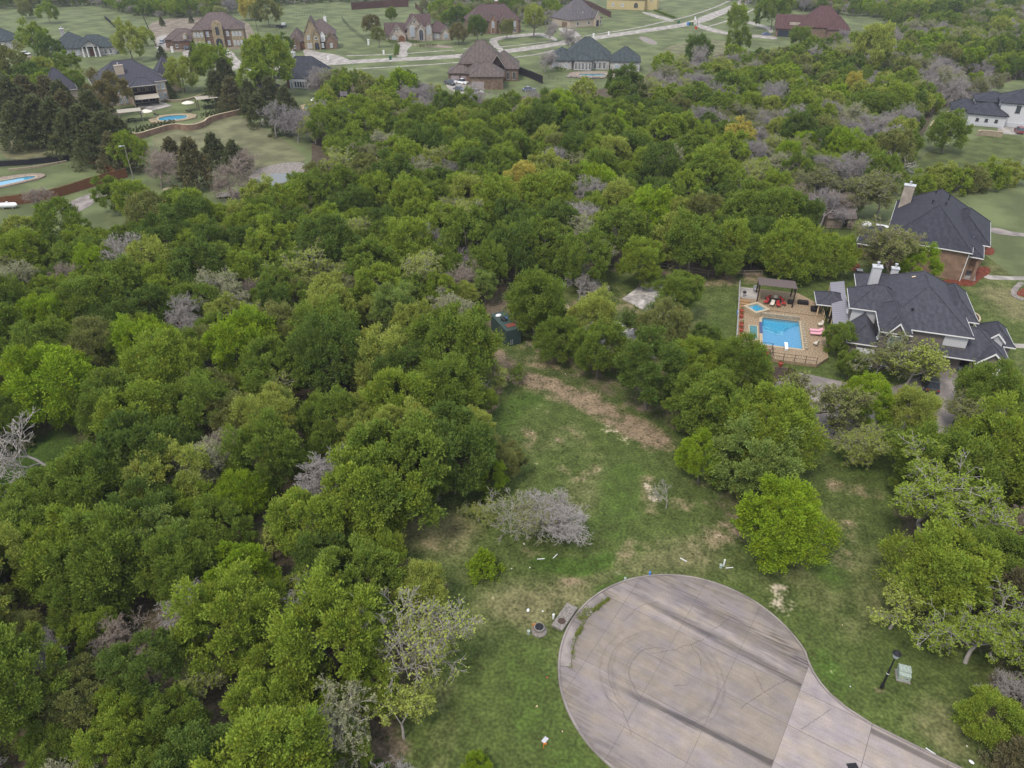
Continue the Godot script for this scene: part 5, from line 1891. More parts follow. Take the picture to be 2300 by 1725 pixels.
func build_trees() -> void:
	rng.seed = 4242
	# broadleaf trees that can be told apart one by one: tint, x, z, crown radius, height, label
	for k in [
		# round the cul-de-sac and the lawn to its right
		["vivid", 26.53, -52.79, 4.12, 8.23, "dense bright green round tree alone on the lawn beside the cul-de-sac"],
		["bright", 29.42, -66.08, 4.6, 10.13, "tall yellow-green tree right behind the round lawn tree"],
		["pale", 26.89, -62.6, 4.11, 7.8, "pale green spreading tree touching the round lawn tree"],
		["mid", 25.02, -71.22, 4.45, 8.9, "mid green tree between the dirt track and the tall yellow-green tree"],
		["vivid", 21.43, -64.66, 2.31, 5.54, "small vivid green tree at the right edge of the grassy clearing"],
		["mid", 23.17, -74.89, 3.64, 7.28, "rounded green tree at the lower end of the dirt track"],
		["bright", 24.59, -84.46, 3, 6.9, "light green tree left of the pool garden"],
		["mid", 30.55, -83.48, 3.57, 7.15, "round green tree just below the pool garden"],
		["dark", 27.85, -91.21, 2.17, 5.2, "small dark green tree above the light green tree beside the pool lawn"],
		["dark", 17.73, -79.66, 4.1, 9.44, "dark green tree over the middle of the dirt track"],
		["lime", 11.47, -95.69, 3.54, 7.78, "yellow-green tree left of the pale concrete pad"],
		["mid", 6.76, -91.46, 2.81, 5.9, "green tree right of the green container, beside the track"],
		["mid", 11.94, -87.17, 3.43, 7.55, "loose green tree above the bend of the dirt track"],
		["olive", 22.1, -93.44, 3.74, 7.85, "olive tree below the pale concrete pad"],
		["mid", 26.5, -105.05, 3.23, 7.44, "green tree covering the right end of the pale concrete pad"],
		["mid", 3.37, -99.69, 4.18, 8.78, "rounded tree behind the green container"],
		["lime", 2.62, -101.18, 2.34, 5.15, "small lime tree just right of the green container"],
		["mid", 12.63, -114.97, 4.06, 8.53, "round tree at the far end of the opening, above the grey bare tree"],
		["bright", 22.05, -116.03, 3.18, 7.64, "yellow-green tree behind the concrete pad with bare trunks showing"],
		["dark", 7.41, -97.95, 2.02, 4.45, "dark little tree between the container and the yellow-green tree"],
		# along the left edge of the clearing
		["dark", -6.53, -63, 4.77, 9.55, "big dense dark green tree on the left edge of the clearing"],
		["mid", -11.57, -59.62, 5.15, 10.31, "very large domed green tree left of the dense dark tree"],
		["bright", -13.67, -73.8, 3.91, 8.59, "bright green tree above the large domed tree"],
		["mid", -8.04, -75.23, 4.07, 8.55, "green tree at the fork of the dirt track"],
		["lime", -17.55, -82.82, 4.47, 8.95, "pale yellow-green feathery tree in the wood left of the container"],
		["mid", -8.06, -84.35, 4.98, 10.46, "large dense green tree just left of the green container"],
		["pale", -17.89, -98.97, 3.36, 7.4, "small grey-green tree above the feathery tree"],
		["olive", -0.92, -65.63, 2.14, 4.29, "brownish olive bush-like tree at the clearing's left edge"],
		["vivid", -2.69, -62.86, 1.89, 3.78, "bright low tree under the dense dark tree"],
		["bright", -14.81, -56.87, 4.48, 8.96, "large bright green tree below the domed tree"],
		["lime", -7.59, -107.87, 1.88, 4.51, "little yellow tree beside the tan bare tree"],
		["pale", -4.55, -110.3, 1.91, 4.96, "slim light green tree right of the little yellow tree"],
		["bright", -3.35, -78.61, 1.27, 3.05, "thin young tree standing at the fork of the track"],
		# lower left wood, nearest the camera
		["vivid", -56.62, -76.65, 5.11, 10.21, "vivid green domed tree above the fallen dead tree"],
		["bright", -14.45, -39.04, 4.11, 8.63, "largest bright green tree by the bottom, left of the half-bare tree"],
		["mid", -14.05, -45.56, 3.69, 7.76, "green tree between the gap in the wood and the half-bare tree"],
		["vivid", -25.28, -47.25, 2.65, 5.57, "yellow-bright domed tree below the gap in the wood"],
		["bright", -19.09, -34.2, 2.92, 6.12, "bright green tree on the bottom edge left of the silvery tree"],
		["mid", -12.76, -31.16, 2.08, 4.17, "green tree on the bottom edge below the silvery tree"],
		["mid", -28.85, -53.2, 2.84, 5.97, "light green sprayed tree just left of the gap in the wood"],
		["bright", -20.3, -53.25, 3.53, 7.41, "green tree right of the gap in the wood"],
		["pale", -33.93, -50.86, 3.03, 6.05, "greyish pale green tree left of the leaning dead snag"],
		["bright", -11.17, -36.19, 2.16, 4.54, "leafy green tree beside the lawn at the bottom"],
		["vivid", -2.51, -30.71, 1.15, 1.73, "small bright shrub-like tree on the lawn at the bottom edge"],
		# right-hand side
		["bright", 39.53, -47.23, 3.78, 7.56, "bright green tree above the street lamp, beside the woods edge"],
		["mid", 46.64, -61.09, 4.41, 8.81, "broad green tree below the driveway gate on the right"],
		["bright", 53.67, -62.94, 4.49, 8.98, "large green tree on the right edge below the driveway"],
		["mid", 44.35, -62.2, 1.78, 3.73, "small pale green tree left of the broad green tree"],
		["mid", 59.5, -75.79, 3.66, 7.69, "green tree in front of the white garage door"],
		["lime", 48.95, -73.41, 2.84, 5.97, "light green tree standing in front of the open garage's driveway"],
		["vivid", 44.36, -75.71, 2.79, 6.13, "vivid green tree between the round olive tree and the garage driveway"],
		["mid", 47.87, -93.46, 2.08, 4.58, "green tree by the metal patio roof"],
		["mid", 47.06, -86.77, 1.85, 4.08, "green tree below the metal patio roof"],
		["bright", 38.03, -34.1, 2.32, 4.18, "light green tree on the right edge below the street lamp"],
		["mid", 48.97, -49.96, 2.15, 4.73, "green tree on the right edge beside the rusty cedar"],
		["bright", 49.74, -119.93, 4.82, 9.16, "wide bright green tree behind the timber pavilion"],
		["bright", 56.53, -121.11, 3.62, 6.88, "bright spreading tree between the pavilion and the brick house"],
		["vivid", 68.76, -115.2, 3.33, 6.66, "vivid green tree between the two dark-roofed houses"],
		["lime", 47.92, -120.26, 2.67, 5.34, "yellow-green tree end over the pavilion roof"],
		["mid", -85.74, -153.64, 3.23, 7.11, "green tree at the right corner of the parking pad"],
		["bright", -79.45, -150.26, 3.18, 6.67, "bright tree right of the parking pad"],
		["lime", -74.42, -146.59, 2.76, 5.51, "yellow-green tree between the parking pad and the stone blocks"],
		["mid", -70.25, -147.89, 2.77, 5.82, "green tree below the stone blocks by the pond"],
		# single trees in the far yards
		["lime", -160.91, -336.47, 6.16, 12.94, "light green round tree right of the white house with a green roof"],
		["bright", -207.39, -347.96, 5.97, 12.54, "bright green tree covering the left end of the white green-roofed house"],
		["dark", -190.65, -328.43, 4.4, 9.24, "dark tree in front of the white green-roofed house"],
		["olive", -178.94, -283.53, 5.92, 12.43, "greyish olive tree at the left edge below the parked white car"],
		["bronze", -126.53, -242.88, 6.01, 11.41, "bronze-leaved tree in front of the slate-roofed villa"],
		["lime", -115.81, -273.81, 4.82, 10.12, "light olive tree right of the slate-roofed villa"],
		["bright", -107.96, -281.75, 6.03, 13.27, "green tree below the stone mansion's drive"],
		["bright", -82.23, -269.48, 7.89, 17.36, "big bright green tree beside the red-brick house"],
		["bright", -86.42, -264.48, 5.41, 11.9, "green tree left of the red-brick house"],
		["dark", -101, -355.63, 3.36, 6.72, "small round clipped tree left of the gabled stone house"],
		["lime", -57.83, -241.86, 3.21, 7.39, "little light green tree beside the small pool and playset"],
		["bright", -93.64, -182.12, 4.04, 8.49, "round green tree at the end of the red timber fence"],
		["bronze", -71.02, -407.1, 3.8, 8.35, "bronze tree left of the white gabled house"],
		["olive", -61.47, -370.94, 3.07, 7.99, "slim olive tree in front of the white gabled house's left wing"],
		["bronze", -25.44, -380.91, 3.99, 7.99, "bronze tree right of the white gabled house"],
		["mid", -67.06, -454.31, 2.97, 7.13, "small green tree behind the white gabled house"],
		["dark", -16.91, -389.51, 4.71, 10.36, "dark green tree in front of the brown-roofed brick house"],
		["olive", -2.62, -396.59, 3.49, 8.02, "thin olive tree before the brown-roofed brick house's door"],
		["lime", 10.92, -400.05, 4.8, 13.45, "light green tree between the brown-roofed brick house and the grey-roofed house"],
		["bright", 112.56, -404.1, 4.86, 12.62, "tall green tree on the inside of the street bend"],
		["mid", 98.31, -347.9, 5.01, 11.03, "green tree below the loop drive of the maroon-roofed house"],
		["dark", 74.19, -317.71, 5.32, 11.18, "dark green tree below the street junction"],
		["dark", 35.71, -249.81, 5.43, 11.94, "dark green tree just below the green-roofed house's garage"],
		["olive", -131.52, -439.81, 7.17, 13.63, "yellowish tree on the lawn behind the gabled stone house"],
		["yellow", -149.09, -465.47, 5.56, 10.56, "yellow blossoming tree right of the bare lot"],
		["bright", -257.39, -452.74, 4.93, 9.85, "small green tree alone on the far left meadow"],
		["olive", -282.02, -474.13, 3.86, 7.73, "small greyish tree on the far left meadow"],
		["lime", -170.05, -373.12, 3.5, 8.06, "light green tree by the bare lot's fence"],
		["mid", 138.08, -430.83, 7.96, 15.91, "large green tree behind the maroon-roofed house"],
		["mid", 132.03, -367.27, 4.47, 8.94, "round tree in front of the maroon-roofed house"],
		["yellow", 1.87, -152.74, 3.37, 10.11, "golden yellow tree standing out of the dark green wood"],
		["lime", 21.51, -142.97, 3.38, 9.46, "pale lime tree with visible stems in the middle of the wood"],
		["yellow", 58.05, -191.47, 2.95, 9.43, "yellow tree in the wood below the maroon-roofed house"],
		["yellow", 109.59, -249.55, 3.14, 10.05, "small yellow tree among the grey trees left of the white house"],
		["lime", 133.84, -296.21, 6.94, 16.66, "large pale lime tree in the far wood on the right"],
		["mid", 115.17, -198.46, 4.47, 8.93, "round green tree beside the white house's retaining wall"],
		["vivid", -71.73, -116.33, 3.05, 6.41, "tree with yellow-green top in the left wood"],
	]:
		leafy_tree("near" if k[2] > -130.0 else "mid", k[0], k[1], k[2], k[3], k[4], k[5])
	# thinly leaved and bare trees
	for k in [
		["wispy", "twig_grey", "lime", -7.13, -41.09, 4.2, 9.25, "half-bare pale tree with forked grey limbs beside the lawn", "half_bare_tree"],
		["wispy", "twig_grey", "olive", 1.95, -56.79, 3.25, 5.53, "grey-twigged tree with a little green, left of a pair in the clearing", "half_bare_tree"],
		["bare", "twig_grey", "", 5.48, -56.62, 3.34, 5.51, "leafless grey tree, right of a pair in the clearing", "bare_tree"],
		["sparse", "twig_grey", "lime", -3.63, -58.49, 1.53, 2.6, "small sparse yellow-green sapling left of the grey pair", "half_bare_tree"],
		["sparse", "twig_grey", "silver", -15.37, -31.77, 3.34, 6.68, "silvery half-leafed tree at the bottom edge", "half_bare_tree"],
		["tuft", "bark_grey", "lime", -8.69, -33.75, 2.5, 5, "open tree with yellow-green tufts on bare limbs by the lawn", "half_bare_tree"],
		["tuft", "bark_dark", "lime", -24.28, -52.92, 2.06, 3.91, "crooked dark-limbed tree with yellow tufts in the gap of the wood", "half_bare_tree"],
		["sparse", "twig_grey", "bright", 42.1, -53.82, 5.28, 10.04, "wide sparse yellow-green tree at the right woods edge", "half_bare_tree"],
		["sparse", "twig_grey", "bright", 39.97, -40.74, 4.01, 7.62, "sparse green tree right of the street lamp", "half_bare_tree"],
		["tuft", "bark_grey", "lime", 34.87, -44.37, 2.65, 5.29, "open-branched tree with yellow tufts above the street lamp", "half_bare_tree"],
		["bare", "twig_brown", "", 51.14, -55.25, 2.47, 4.45, "brown leafless thicket tree on the right edge", "bare_tree"],
		["bare", "twig_grey", "", 41.66, -37.49, 2, 3.4, "grey leafless bush on the right edge near the street", "bare_tree"],
		["sparse", "bark_dark", "olive", 37.14, -74.94, 4.72, 8.98, "round olive tree with a dark trunk beside the driveway", "half_bare_tree"],
		["sparse", "bark_grey", "lime", 41.35, -68.61, 2.72, 5.44, "thin light green tree in front of the driveway fence", "half_bare_tree"],
		["dead", "bark_dead", "", 45.51, -67.13, 1.25, 2.38, "small dead white-limbed tree on the lawn below the gate", "dead_tree"],
		["tuft", "bark_dark", "mid", 43.89, -69.05, 2.31, 5.09, "dark-stemmed tree leaning over the gate", "half_bare_tree"],
		["sparse", "bark_grey", "olive", 57.15, -71.38, 3.64, 6.91, "sparse olive tree right of the garage driveway", "half_bare_tree"],
		["sparse", "twig_grey", "olive", 50.66, -86.25, 3.29, 6.91, "grey half-leafed tree before the stone wall of the near house", "half_bare_tree"],
		["tuft", "bark_grey", "lime", 54.22, -84.46, 3.48, 7.3, "yellow-tufted tree in front of the open garage", "half_bare_tree"],
		["sparse", "twig_brown", "olive", 66, -117.06, 5.46, 10.92, "brownish half-leafed tree against the brick house wall", "half_bare_tree"],
		["sparse", "bark_grey", "olive", 77.41, -150.2, 5.38, 10.75, "grey-green tree between the garden shed and the brick house", "half_bare_tree"],
		["bare", "twig_brown", "", 69.14, -150.82, 3.57, 6.43, "brown leafless tree over the garden shed", "bare_tree"],
		["sparse", "bark_dark", "dark", 19.42, -97.8, 3.2, 7.05, "open dark-limbed tree over the pale concrete pad", "half_bare_tree"],
		["sparse", "twig_grey", "silver", 15.74, -87.78, 2.73, 5.73, "greyish sparse tree beside the dirt track", "half_bare_tree"],
		["bare", "twig_grey", "", 17.8, -90.41, 1.91, 4.2, "small leafless grey tree left of the dark track-side tree", "bare_tree"],
		["bare", "twig_grey", "", 11.49, -111.49, 3.26, 5.87, "leafless grey tree in the opening behind the container", "bare_tree"],
		["bare", "twig_brown", "", -9.39, -110.98, 3.08, 7.09, "tall tan leafless tree in the wood above the container", "bare_tree"],
		["bare", "twig_violet", "", -8.09, -119.11, 3.11, 6.22, "greyish violet leafless tree above the tan one", "bare_tree"],
		["tuft", "bark_dark", "mid", 1.36, -85.95, 1.36, 2.71, "sapling standing in the fork of the dirt track", "half_bare_tree"],
		["dead", "twig_grey", "", 17.04, -60.48, 1.65, 3.14, "faint leafless sapling on the right of the clearing", "bare_tree"],
		["bare", "twig_grey", "", -9.21, -62.01, 1.09, 1.75, "low leafless thicket under the large domed tree", "bare_tree"],
		["dead", "bark_dead", "", -50.46, -64.5, 1.81, 4.35, "short dead snag beside the fallen tree", "dead_tree"],
		["dead", "bark_dead", "", -40.22, -98.83, 2.29, 5.96, "pale dead tree rising from the left wood", "dead_tree"],
		["dead", "bark_dead", "", 88.97, -170.67, 4.15, 7.88, "dead white-limbed tree leaning at the edge of the far meadow", "dead_tree"],
		["bare", "twig_violet", "", 81.98, -235.77, 6.26, 11.28, "large dark violet leafless tree in the wood below the maroon-roofed house", "bare_tree"],
		["bare", "twig_brown", "", -82.37, -169.93, 4.32, 9.08, "reddish leafless tree beside the light pole", "bare_tree"],
		["bare", "twig_violet", "", -67.27, -214.24, 4.25, 10.2, "violet leafless tree left of the trampoline", "bare_tree"],
		["bare", "twig_violet", "", -59.89, -209.26, 4.42, 9.72, "violet leafless tree below the trampoline", "bare_tree"],
		["bare", "twig_brown", "", -63.37, -162.31, 4.95, 9.9, "brown leafless tree beside the pond", "bare_tree"],
		["bare", "twig_brown", "", -64.3, -180.76, 3.05, 6.41, "faint leafless tree on the field's lower edge", "bare_tree"],
		["bare", "twig_brown", "", -102.08, -155.68, 2.51, 5.02, "leafless tree before the red timber fence", "bare_tree"],
		["bare", "twig_grey", "", 13.11, -311.56, 3.85, 8.46, "bare tree between the two driveways behind the brown brick house", "bare_tree"],
		["bare", "twig_grey", "", 25.9, -360.4, 4.78, 10.52, "leafless tree by the grey-roofed house's driveway", "bare_tree"],
		["bare", "twig_grey", "", 18.07, -386.85, 3.83, 9.95, "leafless tree on the loop drive's island", "bare_tree"],
	]:
		twig_tree(k[0], k[1], k[2], k[3], k[4], k[5], k[6], k[7], "", k[8])
	# evergreen cedars: two screens and a few single ones
	var cedar_rows := [
		[-148.55, -228.41, 6.21, 12.41, "cedar"], [-148.89, -237.02, 5.74, 11.47, "cedar_brown"], [-132.22, -202.46, 5.6, 11.2, "cedar"], [-130.34, -209.02, 5.75, 11.5, "cedar"], [-142.86, -238.36, 5.49, 10.99, "cedar_brown"], [-125.3, -207.83, 5.48, 10.97, "cedar"],
		[-127.49, -218.77, 5.35, 10.71, "cedar_brown"], [-114.99, -195.16, 5.2, 10.4, "cedar"], [-114.49, -201.33, 5.34, 10.68, "cedar"], [-120.48, -218.77, 5.35, 10.71, "cedar"], [-106.5, -187.97, 4.71, 9.42, "cedar"], [-105.75, -195.16, 5.2, 10.4, "cedar"], [-97.84, -182.21, 4.37, 8.75, "cedar_brown"],
		[-163.96, -250.74, 5.03, 10.07, "cedar"], [-135.95, -232.83, 5.38, 10.77, "cedar"], [-104.18, -199.91, 4.14, 8.29, "cedar"],
	]
	for k in cedar_rows:
		cedar(k, "dark evergreen in the tall cedar screen below the slate-roofed villa", "cedar screen left of the villa garden")
	for k in [
		[-96.97, -254.62, 4.96, 9.92, "cedar"], [-101.94, -278.56, 4.74, 9.48, "cedar"], [-88.96, -245.4, 4.8, 9.6, "cedar_brown"], [-82.92, -243.86, 4.5, 8.99, "cedar"], [-75.36, -227.24, 4.23, 8.46, "cedar"], [-78.7, -251.36, 4.33, 8.66, "cedar"], [-65.5, -217.21, 4.07, 8.14, "cedar"], [-71, -240.81, 3.9, 7.8, "cedar"],
	]:
		cedar(k, "dark evergreen in the cedar row right of the villa garden", "cedar row right of the villa garden")
	for k in [
		[-117.87, -263.86, 2.87, 6.32, "cedar", "bushy dark evergreen beside the villa's balcony"],
		[-73.37, -168.85, 4.48, 10.76, "cedar_brown", "olive-brown cedar below the villa field, left of a pair"],
		[-74.86, -186.54, 3.8, 7.6, "cedar", "pointed dark cedar above the leafless tree by the pond"],
		[-68.43, -181.9, 3.5, 7.01, "cedar", "pointed dark cedar at the corner of the villa field"],
		[-84.07, -182.88, 3.74, 7.47, "cedar_brown", "olive cedar just right of the light pole"],
		[47.84, -51.37, 1.32, 2.65, "rust", "rust-brown dead cedar in the thicket on the right edge"],
		[45.74, -45.95, 2.11, 5.5, "cedar_brown", "dark olive cedar below the rust-brown one"],
		[38.12, -31.16, 1.55, 3.71, "cedar_brown", "dark cedar in the bottom right corner"],
		[-2.85, -50.87, 1.58, 3.15, "vivid", "slim bright green conical tree on the lawn left of the inlet"],
		[-133.47, -333.41, 2.61, 6.78, "cedar", "small dark conifer left of the mansion's drive"],
		[-129.61, -332.27, 2.41, 6.28, "cedar", "small dark conifer by the mansion's arched garage"],
		[-150.37, -341.35, 2.29, 4.58, "cedar", "small dark conifer at the white gate post"],
		[-116.18, -348.83, 2.33, 5.6, "cedar", "small conifer at the right corner of the mansion"],
		[-190.47, -441.93, 1.69, 4.4, "cedar", "young conifer at the back of the bare lot, left one"],
		[-179.11, -454.23, 1.49, 3.87, "cedar", "young conifer at the back of the bare lot, middle one"],
		[-162.41, -461.62, 1.51, 3.93, "cedar", "young conifer at the back of the bare lot, right one"],
	]:
		cedar(k, k[5], "")
	fill_woods()


func cedar(k: Array, label: String, group: String) -> void:
	leafy_tree("cone", k[4], k[0], k[1], k[2], k[3], label, group, "cedar_tree")


func fill_woods() -> void:
	# crown by crown through the woods; the nearest become trees of their own, the rest one mass
	var zones := [
		["in the dense wood left of the grassy clearing", 0.05, 0.07, [-92.43, -106.83, -60.44, -106.83, -32, -106.83, -10.67, -106.83, -1.25, -89.61, -4.91, -74.2, -4.29, -60.72, -8.86, -58.56, -12.21, -55.84, -12.21, -49.67, -7.63, -45.84, -9.14, -38.71, -8.23, -34.25, -8.32, -27.41, -43.16, -27.41]],
		["in the dark green wood across the middle", 0.10, 0.11, [-108.21, -130.76, -86.57, -130.76, -76.06, -131.44, -73.22, -138.51, -65.22, -142.79, -53.49, -145.41, -44, -155.23, -44.85, -182.31, -46.86, -203.57, -18.76, -213.3, 34.07, -235.36, 61.26, -186.25, 56.82, -139, 46.27, -121.26, 31.15, -116.44, 11.76, -121.26, -3.73, -113.69, -10.42, -103.63, -90.32, -103.63]],
		["in the mixed wood below the far street", 0.30, 0.25, [-67.27, -274.46, -27.96, -256.2, -12.37, -236.94, 21.32, -246.24, 39.27, -252.8, 32.55, -222.75, -18.38, -207.56, -45.97, -198.4, -54.07, -202.89]],
		["in the mixed grey-green wood on the upper right", 0.32, 0.28, [40.26, -249.48, 54.36, -290.82, 87.7, -318.88, 109.8, -320.93, 137.13, -352.26, 175.63, -378.25, 239.17, -442.36, 296.61, -461.63, 199.68, -299.66, 142.34, -249.48, 119.7, -228.24, 103.34, -189.9, 76.81, -155.3, 63.3, -144.28, 57.87, -144.28, 61.32, -189.9]],
		["in the thicket along the right edge", 0.20, 0.15, [48.59, -59, 69.7, -63.44, 45.57, -27.95, 35.2, -27.95, 35.13, -31.95, 39.81, -37.33, 41.63, -44.16]],
		["in the trees on the far skyline side", 0.2, 0.2, [-339.87, -510.17, -274.47, -535.03, -210.08, -470.51, -169.96, -480.93, -165.92, -519.85, -133.67, -551.06, -45.85, -568.02, 2.67, -491.8, 25.09, -514.97, 45.85, -568.02, -383.35, -579.88]],
		["in the trees on the far skyline side", 0.2, 0.2, [149.77, -568.02, 367.76, -579.88, 315.05, -491.8, 251.07, -470.51, 205.31, -441.61, 212.64, -470.51, 156.76, -527.34]],
		["in the trees between the far houses", 0.2, 0.2, [-53.85, -496.28, -25.09, -514.97, -20.86, -432.7, -24.43, -424.11, -39.85, -441.61]],
		["in the trees between the far houses", 0.3, 0.2, [3.97, -487.4, 26.48, -514.97, 25.61, -460.49, 11.85, -432.7, 4.78, -436.22]],
		["in the tree belt by the slate-roofed villa", 0.15, 0.15, [-193.09, -296.41, -182.83, -305.42, -166.23, -296.41, -147.25, -264.67, -155.9, -232.63]],
	]
	var gaps := [[-55.46, -65.08, 8.5], [-24.03, -53.61, 6.5], [-24.58, -77.39, 4.5], [-55.3, -177.16, 16.0], [174.2, -287.42, 16.0], [-55.86, -245.8, 12.0], [36.15, -287.42, 12.0], [-4.7, -272.24, 12.0], [71.99, -152.63, 9.0], [82.78, -155.38, 8.0], [22.64, -117.3, 7.0], [-2.71, -97.03, 6.0], [11.58, -115.53, 6.0], [-60.08, -164.15, 7.0], [-71.42, -170.45, 8.0], [-92.47, -149.43, 11.0], [0, -89.37, 6.0]]
	var spots := []
	var grid := {}
	for s in tree_spots:
		var key := Vector2i(int(floor(s.x / 8.0)), int(floor(s.y / 8.0)))
		if not grid.has(key):
			grid[key] = []
		grid[key].append(s)
	rng.seed = 777
	for zi in zones.size():
		var zone: Array = zones[zi]
		var poly := pts(zone[3])
		var lo := poly[0]
		var hi := poly[0]
		for q in poly:
			lo = lo.min(q)
			hi = hi.max(q)
		var area := (hi.x - lo.x) * (hi.y - lo.y)
		var tight := 0.61
		var tries := int(area / (3.0 if zi < 5 else 7.0))
		if zi >= 5:
			tight = 0.8
		for k in tries:
			var p := Vector2(rng.randf_range(lo.x, hi.x), rng.randf_range(lo.y, hi.y))
			var r := rng.randf_range(1.9, 4.6)
			if not Geometry2D.is_point_in_polygon(p, poly):
				continue
			var ok := true
			for g in gaps:
				if p.distance_to(Vector2(g[0], g[1])) < g[2]:
					ok = false
					break
			if not ok:
				continue
			var c := Vector2i(int(floor(p.x / 8.0)), int(floor(p.y / 8.0)))
			for i in range(-1, 2):
				for j in range(-1, 2):
					for s in grid.get(c + Vector2i(i, j), []):
						if Vector2(s.x, s.y).distance_to(p) < (s.z + r) * tight:
							ok = false
			if not ok:
				continue
			var s3 := Vector3(p.x, p.y, r)
			if not grid.has(c):
				grid[c] = []
			grid[c].append(s3)
			spots.append([s3, zi])
	spots.sort_custom(func(a, b): return a[0].y > b[0].y)
	var tints := ["mid", "mid", "mid", "bright", "bright", "bright", "dark", "mid", "bright", "mid", "dark", "mid", "lime", "olive", "lime", "vivid"]
	var words := {"mid": "mid green", "bright": "bright green", "dark": "dark green", "lime": "yellow-green", "olive": "olive green", "pale": "pale grey-green", "vivid": "vivid green"}
	var noise := FastNoiseLite.new()
	noise.seed = 5
	noise.frequency = 0.012
	var leafy := 0
	var thin := 0
	var said_before := {}
	var rest := {"far": [], "mid": [], "bare": [], "sparse": []}
	for sp in spots:
		var s: Vector3 = sp[0]
		var zone: Array = zones[sp[1]]
		var x := rng.randf()
		var r: float = s.z
		var ht := r * rng.randf_range(1.9, 2.5)
		var local := 0.5 + noise.get_noise_2d(s.x, s.y) * 1.2
		var tint: String = tints[rng.randi() % tints.size()]
		if sp[1] == 1 and rng.randf() < 0.5:
			tint = ["mid", "dark", "bright"][rng.randi() % 3]
		var where: String = zone[0]
		if x < zone[1] * local * 1.6:
			if thin < 110:
				thin += 1
				var bark: String = ["twig_grey", "twig_violet", "twig_brown"][rng.randi() % 3]
				var said: String = {"twig_grey": "grey", "twig_violet": "violet-grey", "twig_brown": "brown"}[bark]
				twig_tree("bare", bark, "", s.x, s.y, r, ht, placed_label("leafless %s tree" % said, s, said_before), "leafless trees " + where)
			else:
				rest["bare"].append([s, ht, Color(0.24, 0.21, 0.205)])
		elif x < (zone[1] + zone[2]) * local * 1.6:
			if thin < 110:
				thin += 1
				tint = ["lime", "olive", "silver"][rng.randi() % 3]
				var said: String = {"lime": "yellow-green", "olive": "olive", "silver": "silvery"}[tint]
				twig_tree("sparse", "twig_grey", tint, s.x, s.y, r, ht, placed_label("sparsely leaved %s tree" % said, s, said_before), "half-leafed trees " + where, "half_bare_tree")
			else:
				rest["sparse"].append([s, ht, tint_of(["lime", "olive", "silver"][rng.randi() % 3])])
		elif leafy < 205:
			leafy += 1
			leafy_tree("near" if s.y > -105.0 else "mid", tint, s.x, s.y, r, ht, placed_label("%s broadleaf tree" % words[tint], s, said_before), "broadleaf trees " + where, "broadleaf_tree", rng.randf_range(0.85, 1.1))
		else:
			rest["mid" if s.y > -230.0 else "far"].append([s, ht, tint_of(tint)])
	print("trees: ", leafy, " leafy, ", thin, " thin, rest ", rest["mid"].size(), " ", rest["far"].size(), " ", rest["bare"].size(), " ", rest["sparse"].size())
	# the farther woods as one mass
	var mass := Node3D.new()
	mass.name = "distant_woods"
	add_child(mass)
	tag(mass, "mass of mixed green and grey trees filling the farther woods", "woods", "", "stuff")
	for kind in ["mid", "far"]:
		var n: int = crowns[kind].size()
		for v in n:
			var places := []
			var colours := []
			for i in range(v, rest[kind].size(), n):
				var s: Vector3 = rest[kind][i][0]
				var ht: float = rest[kind][i][1]
				var b := Basis(Vector3.UP, rng.randf() * TAU).scaled(Vector3.ONE * s.z * 1.12)
				places.append(Transform3D(b, Vector3(s.x, max(ht - s.z * 0.85, s.z * 0.5), s.y)))
				colours.append(rest[kind][i][2])
			copies(mass, "crowns", crowns[kind][v], "leaf_copies", places, colours)
	var stems := []
	for kind in ["mid", "far"]:
		for t in rest[kind]:
			var h: float = max(t[1] - t[0].z * 0.85, t[0].z * 0.5)
			stems.append(Transform3D(Basis.from_scale(Vector3(h, h, h)), Vector3(t[0].x, 0, t[0].y)))
	copies(mass, "trunks", trunks["leafy"][0], "bark", stems, [])
	for kind in ["bare", "sparse"]:
		var n: int = twigs[kind].size()
		for v in n:
			var places := []
			var colours := []
			for i in range(v, rest[kind].size(), n):
				var s: Vector3 = rest[kind][i][0]
				var w: float = s.z * 1.2 / 0.47
				var b := Basis(Vector3.UP, rng.randf() * TAU).scaled(Vector3(w, rest[kind][i][1], w))
				places.append(Transform3D(b, Vector3(s.x, 0, s.y)))
				colours.append(rest[kind][i][2])
			copies(mass, "branches", twigs[kind][v][0], "twig_violet" if v == 0 else "twig_grey", places, [])
			if kind == "sparse":
				copies(mass, "thin_crowns", twigs[kind][v][1], "leaf_copies", places, colours)
	# undergrowth between the trunks
	var low := []
	var low_col := []
	for i in range(0, spots.size()):
		var s: Vector3 = spots[i][0]
		if rng.randf() < 0.55:
			var a := rng.randf() * TAU
			var r := rng.randf_range(0.7, 1.7)
			low.append(Transform3D(Basis(Vector3.UP, a).scaled(Vector3.ONE * r), Vector3(s.x + cos(a) * s.z * 0.8, r * 0.4, s.y + sin(a) * s.z * 0.8)))
			low_col.append(tint_of(["mid", "olive", "dark", "silver"][rng.randi() % 4]))
	var under := Node3D.new()
	under.name = "undergrowth"
	add_child(under)
	tag(under, "low bushes growing between the trunks of the woods", "bushes", "", "stuff")
	copies(under, "bushes", crowns["shrub"][0], "leaf_copies", low, low_col)


func tint_of(called: String) -> Color:
	for k in LEAF_TINTS:
		if k[0] == called:
			return Color(k[1], k[2], k[3])
	return Color(0.1, 0.15, 0.03)


